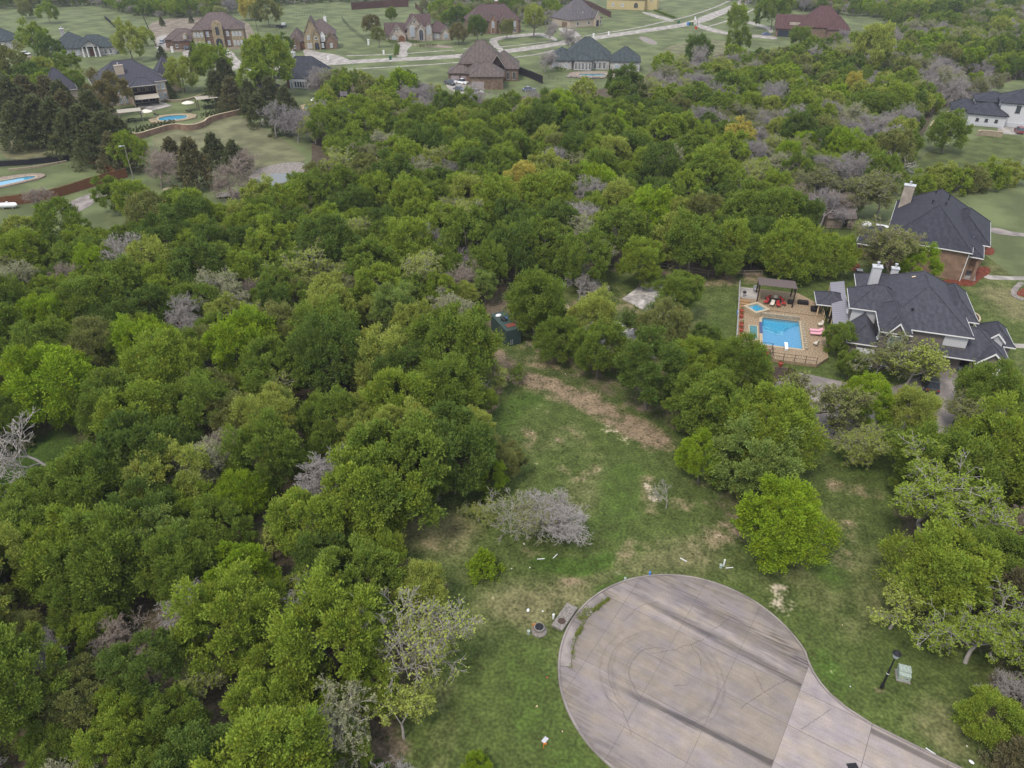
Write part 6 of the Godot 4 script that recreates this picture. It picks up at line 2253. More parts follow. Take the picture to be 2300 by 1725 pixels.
func copies(parent: Node3D, called: String, mesh: Mesh, material: String, places: Array, colours: Array) -> void:
	if places.is_empty():
		return
	var mm := MultiMesh.new()
	mm.transform_format = MultiMesh.TRANSFORM_3D
	mm.use_colors = colours.size() > 0
	mm.mesh = mesh
	mm.instance_count = places.size()
	for i in places.size():
		mm.set_instance_transform(i, places[i])
		if colours.size() > 0:
			mm.set_instance_color(i, colours[i])
	var o := MultiMeshInstance3D.new()
	o.name = called
	o.multimesh = mm
	o.material_override = M[material]
	parent.add_child(o, true)
	o.set_meta("kind", "stuff")


# things that anyone can find in the picture, for saying where a tree of the wood stands
const LANDMARKS := [
	["the fallen dead tree", -56.71, -70.89], ["the gap in the wood", -24.42, -54.23], ["the half-bare pale tree by the lawn", -7.63, -42.51], ["the silvery tree at the bottom", -15.89, -31.48], ["the green container", 0.34, -95.69],
	["the feathery yellow-green tree", -18.51, -85.86], ["the vivid domed tree on the left", -60.03, -79.4], ["the bottom left corner", -38.94, -31.3], ["the left edge halfway up", -78.88, -99.79], ["the pond", -57, -175.44], ["the golden yellow tree", 2.07, -167.25],
	["the large domed tree by the clearing", -12.36, -62.04], ["the concrete pad", 22.89, -113.79], ["the pool terrace", 44.5, -117.3], ["the garden shed", 67.18, -144.82], ["the leaning snag", -30.24, -52.09], ["the broken trunk", -34.08, -93.09], ["the tan leafless tree", -9.77, -113.79],
	["the yellow-bright dome below the gap", -26.05, -47.56], ["the parking pad", -95.86, -158.22], ["the pale lime tree in the wood", 23.23, -152.63], ["the bottom edge left of centre", -25.15, -31.3], ["the pale dead tree in the wood", -41.74, -101.22], ["the grey-green tree above the feathery one", -18.69, -101.94],
	["the red timber fence", -101.83, -164.15], ["the left edge near the bottom", -48.68, -47.56], ["the white modern house", 131.94, -223.53], ["the middle of the left wood", -41.24, -71.77], ["the lower left wood's middle", -34.12, -42.51], ["the wood's upper left part", -67.95, -120.98], ["the rust-brown cedar", 48.4, -50.91],
]


func placed_label(what: String, s: Vector3, before: Dictionary) -> String:
	# kind and size, then where it stands beside the nearest landmark
	var size := "small " if s.z < 3.0 else "large " if s.z > 3.9 else ""
	var order := LANDMARKS.duplicate()
	order.sort_custom(func(a, b): return Vector2(a[1], a[2]).distance_to(Vector2(s.x, s.y)) < Vector2(b[1], b[2]).distance_to(Vector2(s.x, s.y)))
	var label := ""
	for k in 5:
		var mark: Array = order[k]
		var dx: float = s.x - mark[1]
		var dz: float = s.y - mark[2]
		var far := Vector2(dx, dz).length()
		var side := ""
		if absf(dx) > absf(dz):
			side = "left of" if dx < 0.0 else "right of"
		else:
			side = "behind" if dz < 0.0 else "in front of"
		var near := "close " if far < 7.0 else "well " if far > 16.0 and not side.begins_with("in") else ""
		label = "%s%s %s%s %s" % [size, what, near, side, mark[0]]
		if not before.has(label):
			break
	before[label] = true
	return label


# ---------------------------------------------------------------- pools, terraces, fences and garden things

func rect(x0: float, x1: float, z0: float, z1: float) -> PackedVector2Array:
	return PackedVector2Array([Vector2(x0, z0), Vector2(x1, z0), Vector2(x1, z1), Vector2(x0, z1)])


func ring_pieces(outer: PackedVector2Array, hole: PackedVector2Array) -> Array:
	var cx := 0.0
	for q in hole:
		cx += q.x / hole.size()
	var out := []
	for half in [rect(-500, cx, -500, 500), rect(cx, 500, -500, 500)]:
		for piece in Geometry2D.intersect_polygons(outer, half):
			for c in Geometry2D.clip_polygons(piece, hole):
				if not Geometry2D.is_polygon_clockwise(c) and c.size() > 2:
					out.append(c)
	return out


func pool(called: String, label: String, at: Vector2, yaw: float, water: PackedVector2Array, deck: PackedVector2Array, deck_m: String, plaster: String, lift := 0.45) -> Node3D:
	var t := thing(called, label, "pool", at.x, at.y, yaw)
	if Geometry2D.is_polygon_clockwise(water):
		water.reverse()
	if Geometry2D.is_polygon_clockwise(deck):
		deck.reverse()
	var cop: PackedVector2Array = Geometry2D.offset_polygon(water, 0.4, Geometry2D.JOIN_ROUND)[0]
	for p in ring_pieces(deck, cop):
		part(t, "deck", sheet(p, 0.0, lift), M[deck_m])
	for p in ring_pieces(cop, water):
		part(t, "coping", sheet(p, 0.0, lift + 0.06), M["coping"])
	var st := new_st()
	for i in water.size():
		var a := water[i]
		var b := water[(i + 1) % water.size()]
		quad(st, Vector3(a.x, 0.01, a.y), Vector3(b.x, 0.01, b.y), Vector3(b.x, lift, b.y), Vector3(a.x, lift, a.y))
	part(t, "basin_wall", st.commit(), M["pool_tile"] if plaster == "pool_plaster_deep" else M[plaster])
	part(t, "basin_floor", sheet(water, 0.01, 0.01), M[plaster])
	part(t, "water", sheet(water, lift - 0.1, lift - 0.1), M["pool_water"])
	return t


func build_yards() -> void:
	near_pool_garden()
	villa_terrace()
	other_pools()
	fences()
	outbuildings()
	hedges()


func chair(label: String, x: float, z: float, yaw: float, y: float, m: String, group := "") -> void:
	var t := thing("patio_chair", label, "chair", x, z, yaw, group, y)
	bx(t, "seat", M[m], 0, 0.4, 0, 0.55, 0.1, 0.55)
	part(t, "backrest", bevel_box(0.55, 0.6, 0.08), M[m], Vector3(0, 0.48, -0.27), Vector3(-0.15, 0, 0))
	for i in [-1, 1]:
		for j in [-1, 1]:
			bx(t, "leg", M["black_iron"], i * 0.24, 0, j * 0.24, 0.04, 0.4, 0.04)
		bx(t, "armrest", M[m], i * 0.28, 0.6, 0, 0.07, 0.05, 0.5)


func lounger(label: String, x: float, z: float, yaw: float, y: float, m: String, group := "") -> void:
	var t := thing("sun_lounger", label, "lounger", x, z, yaw, group, y)
	bx(t, "mattress", M[m], 0, 0.3, 0.3, 0.65, 0.12, 1.3)
	part(t, "backrest", bevel_box(0.65, 0.12, 0.75), M[m], Vector3(0, 0.45, -0.62), Vector3(0.55, 0, 0))
	for i in [-1, 1]:
		for j in [-0.5, 0.8]:
			bx(t, "leg", M["grey_timber"], i * 0.26, 0, j, 0.05, 0.3, 0.05)


func pot(label: String, x: float, z: float, y: float, group := "") -> void:
	var t := thing("flower_pot", label, "plant pot", x, z, rng.randf() * 3.0, group, y)
	part(t, "pot", lathe([Vector2(0.0, 0.0), Vector2(0.22, 0.0), Vector2(0.33, 0.5), Vector2(0.37, 0.52), Vector2(0.37, 0.6), Vector2(0.3, 0.6), Vector2(0.28, 0.5), Vector2(0.0, 0.5)], 14), M["red_clay"])
	part(t, "plant", crown_small(), M["leaf_dark"], Vector3(0, 0.75, 0), Vector3.ZERO, Vector3.ONE * 0.3)


var small_crown: ArrayMesh


func crown_small() -> ArrayMesh:
	if small_crown == null:
		var keep := rng.state
		small_crown = crown_mesh(990, 8, 4, 14, 0.14, 0.8, "ragged")
		rng.state = keep
	return small_crown


func pergola(label: String, x: float, z: float, yaw: float, w: float, d: float, h: float, y: float, roof: String, post: String, slope := 0.0) -> void:
	var t := thing("pergola", label, "pergola", x, z, yaw, "", y)
	for i in [-1, 1]:
		for j in [-1, 1]:
			bx(t, "post", M[post], i * (w / 2.0 - 0.2), 0, j * (d / 2.0 - 0.2), 0.2, h - j * d * 0.5 * slope, 0.2)
		bx(t, "beam", M[post], i * (w / 2.0 - 0.2), h - 0.05 - absf(d * 0.5 * slope), 0, 0.14, 0.2, d - 0.4)
	var n := int(d / 0.45)
	for k in n:
		var zz := -d / 2.0 + (k + 0.5) * d / n
		part(t, "roof_board", bevel_box(w, 0.07, d / n - 0.012), M[roof], Vector3(0, h + 0.15 - zz * slope, zz), Vector3(atan(slope), 0, 0))


func table(label: String, x: float, z: float, y: float, w: float, d: float, m: String, yaw := 0.0) -> void:
	var t := thing("patio_table", label, "table", x, z, yaw, "", y)
	bx(t, "table_top", M[m], 0, 0.7, 0, w, 0.06, d)
	for i in [-1, 1]:
		for j in [-1, 1]:
			bx(t, "leg", M["black_iron"], i * (w / 2.0 - 0.1), 0, j * (d / 2.0 - 0.1), 0.06, 0.7, 0.06)


func near_pool_garden() -> void:
	# local axes of the pool terrace: origin at the pool's near left corner
	var at := Vector2(37.72, -95.69)
	var yaw := -0.26
	var lift := 0.5
	var water := PackedVector2Array([Vector2(0, 0), Vector2(5.7, 0), Vector2(5.7, -9.0), Vector2(0.3, -9.0), Vector2(0, -8.4)])
	var deck := PackedVector2Array([Vector2(-3.9, 1.6), Vector2(1.2, 1.2), Vector2(1.2, 4.0), Vector2(7.4, 4.0), Vector2(9.2, 1.4), Vector2(9.6, -16.0), Vector2(6.0, -19.6), Vector2(-3.6, -19.6)])
	var t := pool("swimming_pool", "large blue rectangular pool in a stone terrace beside the near house", at, yaw, water, deck, "flagstone", "pool_plaster_deep", lift)
	part(t, "tanning_ledge", sheet(PackedVector2Array([Vector2(0.35, -6.0), Vector2(2.6, -4.6), Vector2(2.9, -7.6), Vector2(0.4, -8.3)]), 0.01, 0.3), M["pool_plaster"])
	part(t, "shallow_end", sheet(PackedVector2Array([Vector2(0.05, -5.2), Vector2(3.0, -4.2), Vector2(3.4, -6.4), Vector2(5.6, -8.9), Vector2(0.4, -8.9)]), 0.01, 0.12), M["pool_plaster"])
	part(t, "back_wall", bevel_box(5.8, 0.7, 0.5), M["limestone"], Vector3(2.8, lift, -9.35))
	part(t, "overflow_tile", bevel_box(0.42, 0.1, 3.6), M["pool_tile"], Vector3(-0.2, lift + 0.06, -5.2))
	for k in 12:
		part(t, "coping_stone", bevel_box(0.5, 0.14, 0.62), M["limestone"], Vector3(6.2, lift + 0.06, -0.4 - k * 0.74), Vector3(0, 0.05 * sin(k * 7.0), 0))
	var w := func(x: float, z: float) -> Vector2: return to_world(t, x, z)
	# catch basin left of the overflow
	var b := thing("catch_basin", "narrow dark water trough left of the large pool", "pool", at.x, at.y, yaw)
	part(b, "rim", bevel_box(1.5, 0.1, 4.6), M["coping"], Vector3(-1.35, lift, -3.4))
	part(b, "water", bevel_box(1.1, 0.1, 4.2), M["pool_plaster_teal"], Vector3(-1.35, lift + 0.02, -3.4))
	# raised diamond spa
	var c: Vector2 = w.call(-0.9, -10.6)
	var s := thing("spa", "raised stone spa with blue water at the far corner of the large pool", "spa", c.x, c.y, yaw + 0.72)
	var o := rect(-1.5, 1.5, -1.5, 1.5)
	var i := rect(-1.05, 1.05, -1.05, 1.05)
	for p in ring_pieces(o, i):
		part(s, "rim", sheet(p, 0.0, 1.35), M["coping"])
	part(s, "basin_floor", sheet(i, 0.9, 0.9), M["pool_plaster"])
	part(s, "water", sheet(i, 1.22, 1.22), M["pool_water"])
	# diving board
	c = w.call(3.3, 0.6)
	var d := thing("diving_board", "white diving board at the near edge of the large pool", "diving board", c.x, c.y, yaw, "", lift + 0.06)
	bx(d, "stand", M["white_plastic"], 0, 0, 0.3, 0.4, 0.3, 0.5)
	bx(d, "board", M["white_plastic"], 0, 0.3, -0.4, 0.48, 0.07, 2.0)
	# steps on the left
	c = w.call(-2.8, -12.4)
	var st := thing("garden_steps", "timber-fronted steps at the left of the pool terrace", "steps", c.x, c.y, yaw)
	for k in 4:
		bx(st, "step", M["step_timber"], 0, 0.5, 1.4 - k * 0.75, 1.7, 0.14 * (k + 1), 0.7)
	# upper terrace
	var up := thing("upper_terrace", "flagstone upper terrace under the timber pavilion", "terrace", at.x, at.y, yaw)
	part(up, "paving", sheet(PackedVector2Array([Vector2(-3.6, -19.4), Vector2(6.0, -19.4), Vector2(9.3, -16.0), Vector2(9.1, -11.6), Vector2(1.0, -11.6), Vector2(-3.6, -15.2)]), lift, lift + 0.12), M["flagstone"])
	part(up, "pale_paving", sheet(rect(-3.4, -0.6, -19.2, -15.0), lift + 0.12, lift + 0.16), M["concrete_pale"])
	var y := lift + 0.13
	# pavilion and the furniture under it
	c = w.call(2.0, -15.6)
	pergola("dark timber pavilion with a sloping boarded roof behind the large pool", c.x, c.y, yaw, 6.0, 4.6, 2.9, y, "shingle_wood", "dark_timber", -0.16)
	c = w.call(2.0, -14.2)
	table("dark dining table under the timber pavilion", c.x, c.y, y, 2.0, 1.0, "dark_wicker", yaw)
	for k in [[0.6, -13.6, "red_fabric", "red chair left of the pavilion table"], [1.6, -13.0, "cream_fabric", "cream chair in front of the pavilion table"], [2.6, -13.0, "red_fabric", "red chair in front of the pavilion table"], [3.5, -13.8, "red_fabric", "red chair right of the pavilion table"], [3.2, -15.2, "red_fabric", "red chair behind the pavilion table, right"], [1.0, -15.3, "red_fabric", "red chair behind the pavilion table, left"], [2.2, -15.5, "cream_fabric", "cream chair behind the pavilion table"]]:
		c = w.call(k[0], k[1])
		chair(k[3], c.x, c.y, yaw + atan2(k[0] - 2.0, k[1] + 14.2), y, k[2], "chairs round the pavilion table")
	for k in [[6.6, -15.4, 1.7, 0.9, "dark wicker ottoman at the back of the upper terrace"], [8.2, -13.4, 1.0, 1.3, "dark wicker ottoman near the porch"], [4.6, -15.0, 0.9, 0.9, "small dark wicker cube beside the pavilion post"]]:
		c = w.call(k[0], k[1])
		var q := thing("wicker_ottoman", k[4], "ottoman", c.x, c.y, yaw, "", y)
		bx(q, "base", M["dark_wicker"], 0, 0, 0, k[2], 0.4, k[3])
		bx(q, "cushion", M["dark_wicker"], 0, 0.4, 0, k[2] - 0.06, 0.12, k[3] - 0.06)
	c = w.call(-1.0, -18.0)
	chair("grey patio chair on the pale paving", c.x, c.y, yaw + 0.3, y, "grey_fabric")
	c = w.call(-2.8, -15.6)
	var gr := thing("kettle_grill", "round black grill on the pale paving", "grill", c.x, c.y, 0.0, "", y)
	part(gr, "bowl", lathe([Vector2(0.0, 0.6), Vector2(0.2, 0.62), Vector2(0.32, 0.8), Vector2(0.32, 0.86), Vector2(0.2, 1.0), Vector2(0.0, 1.05)], 14), M["black_iron"])
	for k in 3:
		part(gr, "leg", bevel_box(0.04, 0.75, 0.04), M["black_iron"], Vector3(cos(k * 2.1) * 0.22, 0, sin(k * 2.1) * 0.22))
	# red pots along the left edge
	var n := 0
	for z in [-9.6, -7.8, -5.2, -4.6, -3.0, -1.2]:
		c = w.call(-3.2, z)
		pot(["red clay pot nearest the timber steps", "second red clay pot from the timber steps", "third red clay pot along the terrace edge", "red clay pot close behind the third one", "fifth red clay pot along the terrace edge", "red clay pot nearest the camera on the terrace edge"][n], c.x, c.y, lift, "red pots along the left edge of the pool terrace")
		n += 1
	for k in [[0.4, 2.6, "red clay pot in the mulch bed below the pool"], [2.4, 5.0, "red clay pot below the terrace railing"]]:
		c = w.call(k[0], k[1])
		pot(k[2], c.x, c.y, 0.03)
	# loungers
	c = w.call(8.0, -6.0)
	lounger("upper pink sun lounger right of the large pool", c.x, c.y, yaw - 1.5, lift, "pink_fabric", "pink loungers")
	c = w.call(8.0, -5.0)
	lounger("lower pink sun lounger right of the large pool", c.x, c.y, yaw - 1.5, lift, "pink_fabric", "pink loungers")
	c = w.call(8.7, -8.0)
	chair("white chair beside the pink loungers", c.x, c.y, yaw - 1.2, lift, "cream_fabric")
	c = w.call(7.6, -1.6)
	chair("pale chair at the near right of the large pool", c.x, c.y, yaw - 2.2, lift, "cream_fabric")
	# roofed summer kitchen beside the porch
	c = w.call(10.4, -13.6)
	var k2 := thing("summer_kitchen", "small dark-roofed shelter beside the metal porch", "shelter", c.x, c.y, yaw, "", 0.2)
	for a in [-1, 1]:
		for e in [-1, 1]:
			bx(k2, "post", M["trim_tan"], a * 1.9, 0, e * 1.9, 0.2, 2.6, 0.2)
	hip(k2, "slate_roof", -2.1, 2.1, -2.1, 2.1, 2.6, 1.3, "trim_white", 0.3)
	c = w.call(10.6, -10.2)
	table("cluttered dark work table between the shelter and the loungers", c.x, c.y, lift, 1.6, 0.9, "dark_wicker", yaw + 0.5)
	# railings: left edge, right edge and the near overlook
	railing("thin metal fence along the left edge of the pool terrace", [w.call(-3.95, 1.6), w.call(-3.75, -9.0), w.call(-3.6, -19.5)], 1.3, lift, "galvanised")
	railing("brown railing at the near end of the pool terrace", [w.call(-0.4, 1.25), w.call(1.25, 1.25), w.call(1.25, 3.95), w.call(7.3, 3.95)], 1.1, lift, "rust_iron")
	railing("thin fence between the terrace and the metal porch", [w.call(9.3, -15.6), w.call(9.3, -9.0)], 1.4, lift, "trim_tan")
	c = w.call(-3.95, -7.6)
	var tw := thing("blue_towel", "turquoise towel hung on the terrace fence", "towel", c.x, c.y, yaw, "", lift + 0.7)
	bx(tw, "cloth", M["blue_plastic"], 0, 0, 0, 0.1, 0.6, 0.7)
	# glimpse of the neighbour's pool under the trees
	pool("paddling_pool", "light blue small pool half hidden behind the wide bright tree", Vector2(54.43, -128.47), -0.4, smooth(PackedVector2Array([Vector2(-2.6, 0), Vector2(0, 1.6), Vector2(2.6, 0.4), Vector2(1.6, -1.8), Vector2(-1.4, -1.8)])), rect(-3.6, 3.6, -2.8, 2.6), "concrete_pale", "pool_plaster", 0.3)


func railing(label: String, line: Array, h: float, y: float, m: String, gap := 1.5, called := "railing") -> void:
	var a0: Vector2 = line[0]
	var t := thing(called, label, "fence", a0.x, a0.y, 0.0, "", y)
	for i in line.size() - 1:
		var a: Vector2 = line[i] - a0
		var b: Vector2 = line[i + 1] - a0
		var n: int = max(1, int(round(a.distance_to(b) / gap)))
		for k in n + (1 if i == line.size() - 2 else 0):
			var p := a.lerp(b, float(k) / n)
			bx(t, "post", M[m], p.x, 0, p.y, 0.07, h, 0.07)
		for q in [h - 0.05, h * 0.5]:
			var st := new_st()
			tube(st, Vector3(a.x, q, a.y), Vector3(b.x, q, b.y), 0.03, 0.03, 6, true)
			part(t, "rail", st.commit(), M[m])


func timber_fence(label: String, line: Array, h: float, m: String, group := "", width := 2.4, called := "timber_fence") -> void:
	var a0: Vector2 = line[0]
	var t := thing(called, label, "fence", a0.x, a0.y, 0.0, group)
	for i in line.size() - 1:
		var a: Vector2 = line[i] - a0
		var b: Vector2 = line[i + 1] - a0
		var n: int = max(1, int(round(a.distance_to(b) / width)))
		var yaw := atan2(-(b.y - a.y), b.x - a.x)
		var w := a.distance_to(b) / n
		for k in n:
			var p := a.lerp(b, (k + 0.5) / n)
			bx(t, "panel", M[m], p.x, 0.04, p.y, w - 0.14, h + 0.06 * sin(k * 5.3), 0.06, yaw)
			var q := a.lerp(b, float(k) / n)
			bx(t, "post", M[m], q.x, 0, q.y, 0.14, h + 0.12, 0.14, yaw)
		var mid := (a + b) / 2.0
		bx(t, "cap_rail", M[m], mid.x, h + 0.12, mid.y, a.distance_to(b), 0.06, 0.16, yaw)


func wall_line(called: String, label: String, line: Array, h: float, w: float, m: String, cap := "") -> void:
	var a0: Vector2 = line[0]
	var t := thing(called, label, "wall", a0.x, a0.y)
	var p := PackedVector2Array()
	for q in line:
		p.append(q - a0)
	p = smooth(p, false, 2)
	part(t, "wall", sheet(ribbon(p, w), 0.0, h), M[m])
	if cap != "":
		part(t, "capping", sheet(ribbon(p, w + 0.12), h, h + 0.08), M[cap])


func fences() -> void:
	timber_fence("long red-brown timber fence below the left lawn", [Vector2(-115.89, -155.38), Vector2(-104.31, -161.14), Vector2(-98.51, -171.1), Vector2(-93.77, -177.86)], 2.1, "fence_red_wood")
	timber_fence("red-brown timber fence climbing beside the cedar screen", [Vector2(-110.92, -191.19), Vector2(-103.44, -185.06), Vector2(-96.6, -177.86)], 1.9, "fence_red_wood")
	timber_fence("dark brown timber fence behind the white gabled house", [Vector2(-100.71, -514.99), Vector2(-82.86, -526.76), Vector2(-66.86, -531.62)], 4.0, "fence_brown_wood", "", 5.0)
	timber_fence("short brown timber fence right of the white gabled house's lawn", [Vector2(-61.74, -524.37), Vector2(-53.71, -492.85)], 3.0, "fence_brown_wood", "", 4.0)
	timber_fence("brown timber fence running down beside the yellow house", [Vector2(38.87, -576.5), Vector2(51.21, -524.37), Vector2(57.76, -476.39)], 3.0, "fence_brown_wood", "", 4.0)
	timber_fence("brown timber fence falling towards the playset", [Vector2(-65.91, -285.83), Vector2(-61.02, -275.9), Vector2(-55.92, -263.81)], 2.2, "fence_brown_wood")
	timber_fence("black mesh screen fence right of the brown brick house", [Vector2(2.62, -307.71), Vector2(7.15, -298.95), Vector2(11.4, -289.01)], 2.6, "black_screen", "", 3.0, "screen_fence")
	timber_fence("low black screen fence along the upper left lawn", [Vector2(-133.12, -185.81), Vector2(-123.08, -188.08), Vector2(-115.01, -191.98)], 1.4, "black_screen", "", 4.0, "screen_fence")
	timber_fence("low black fence left of the bare lot's trees", [Vector2(-235.96, -472.43), Vector2(-213.55, -435.97)], 1.6, "black_screen", "", 4.0, "screen_fence")
	railing("black iron fence down the left side of the bare lot", [Vector2(-215.42, -476.39), Vector2(-182.38, -407.34), Vector2(-163.21, -366.64)], 2.0, 0.0, "black_iron", 3.0, "iron_fence")
	railing("black iron fence down the right side of the bare lot", [Vector2(-151.82, -480.41), Vector2(-118.24, -376.75)], 2.0, 0.0, "black_iron", 3.0, "iron_fence")
	railing("black iron fence along the back of the bare lot", [Vector2(-215.42, -476.39), Vector2(-187.22, -490.74), Vector2(-151.82, -480.41)], 2.0, 0.0, "black_iron", 3.0, "iron_fence")
	railing("iron fence on the slope behind the gabled stone house", [Vector2(-127.49, -476.39), Vector2(-114.14, -514.99)], 2.0, 0.0, "black_iron", 3.0, "iron_fence")
	railing("iron fence curving down to the white gatepost", [Vector2(-97.49, -466.6), Vector2(-86.55, -430.94), Vector2(-69, -381.99)], 2.2, 0.0, "black_iron", 2.0, "iron_fence")
	railing("iron fence below the green-roofed house", [Vector2(13.96, -298.95), Vector2(18.59, -290.63), Vector2(24.77, -289.01)], 1.4, 0.0, "black_iron", 3.0, "iron_fence")
	railing("iron fence along the edge of the driveway below the near house", [Vector2(36.58, -74.32), Vector2(40.08, -73.12), Vector2(43.91, -71.59), Vector2(46.28, -70.71)], 1.5, 0.0, "black_iron", 2.5, "iron_fence")
	railing("wire fence with pale posts behind the opening", [Vector2(9.35, -123.66), Vector2(14.7, -124.44), Vector2(26.89, -124.05), Vector2(35.09, -120.6), Vector2(44.66, -120.6)], 1.3, 0.0, "grey_timber", 3.0, "wire_fence")
	railing("wire fence left of the container", [Vector2(-1.71, -103.86), Vector2(-1.01, -106.3)], 1.4, 0.0, "black_iron", 2.0, "wire_fence")
	railing("low pipe fence right of the container", [Vector2(2.15, -95.95), Vector2(3.65, -94.37), Vector2(5.91, -92.83)], 0.9, 0.0, "grey_timber", 2.0, "wire_fence")
	railing("dark wire fence round the garden shed", [Vector2(62.82, -142.36), Vector2(70.42, -141.39), Vector2(73.22, -143.83)], 1.4, 0.0, "black_iron", 2.0, "wire_fence")
	# sliding driveway gate
	var t := thing("driveway_gate", "grey slatted driveway gate under the sparse trees", "gate", 47.55, -70.89, -0.1)
	for k in 14:
		bx(t, "slat", M["grey_timber"], k * 0.32, 0.15, 0, 0.2, 1.3, 0.05)
	for y in [0.15, 1.4]:
		bx(t, "rail", M["grey_timber"], 2.1, y, 0.06, 4.6, 0.1, 0.06)
	for x in [-0.4, 4.6]:
		bx(t, "post", M["galvanised"], x, 0, 0, 0.2, 1.7, 0.2)
	var mo := thing("gate_motor", "pale gate motor cabinet at the left end of the driveway gate", "cabinet", 47.5, -71.77, -0.1)
	bx(mo, "cabinet", M["white_plastic"], 0, 0, 0, 0.9, 1.2, 0.7)
	bx(mo, "lid", M["galvanised"], 0, 1.2, 0, 1.0, 0.08, 0.8)
	# white gateposts
	for k in [[-119.38, -374.17, "white gatepost right of the stone mansion"], [-67.72, -378.05, "white gatepost at the end of the curving iron fence"], [-152.12, -357.02, "white gatepost right of the mansion's side drive"], [-157.18, -354.68, "white gatepost left of the mansion's side drive"]]:
		var g := thing("gatepost", k[2], "gatepost", k[0], k[1])
		bx(g, "pier", M["trim_white"], 0, 0, 0, 0.8, 2.2, 0.8)
		bx(g, "cap", M["trim_white"], 0, 2.2, 0, 1.0, 0.2, 1.0)
	# low walls
	wall_line("retaining_wall", "pale stone retaining wall in front of the white modern house", [Vector2(140.16, -214.61), Vector2(135.08, -217.03), Vector2(133.92, -216.05)], 1.4, 0.5, "limestone", "coping")
	wall_line("garden_wall", "long pale garden wall left of the white modern house", [Vector2(147.83, -251.98), Vector2(135.46, -238.73), Vector2(126.92, -228.76), Vector2(123.76, -223.53)], 0.9, 0.4, "limestone", "coping")
	wall_line("retaining_wall", "curved brick retaining wall below the villa's pool terrace", [Vector2(-110, -215.57), Vector2(-106.08, -211.77), Vector2(-103.76, -217.51), Vector2(-100.41, -224.56), Vector2(-94.25, -221.49), Vector2(-91.86, -226.64), Vector2(-92.73, -231.46), Vector2(-90.02, -236.45), Vector2(-85.56, -242.22)], 1.5, 0.5, "tan_brick", "coping")
	wall_line("garden_wall", "low edging wall above the villa's lawn, right of the terrace", [Vector2(-122.66, -263.81), Vector2(-111.73, -257.12), Vector2(-106.84, -268.67)], 0.6, 0.4, "limestone", "coping")
	wall_line("garden_wall", "low edging wall left of the villa's terrace", [Vector2(-125.51, -239.88), Vector2(-122.66, -244.6), Vector2(-119.71, -249.47)], 0.6, 0.4, "limestone", "coping")
	wall_line("garden_wall", "stone edging below the black fence on the left", [Vector2(-125.78, -182.85), Vector2(-119.58, -185.81), Vector2(-115.14, -190.4)], 0.5, 0.4, "limestone")


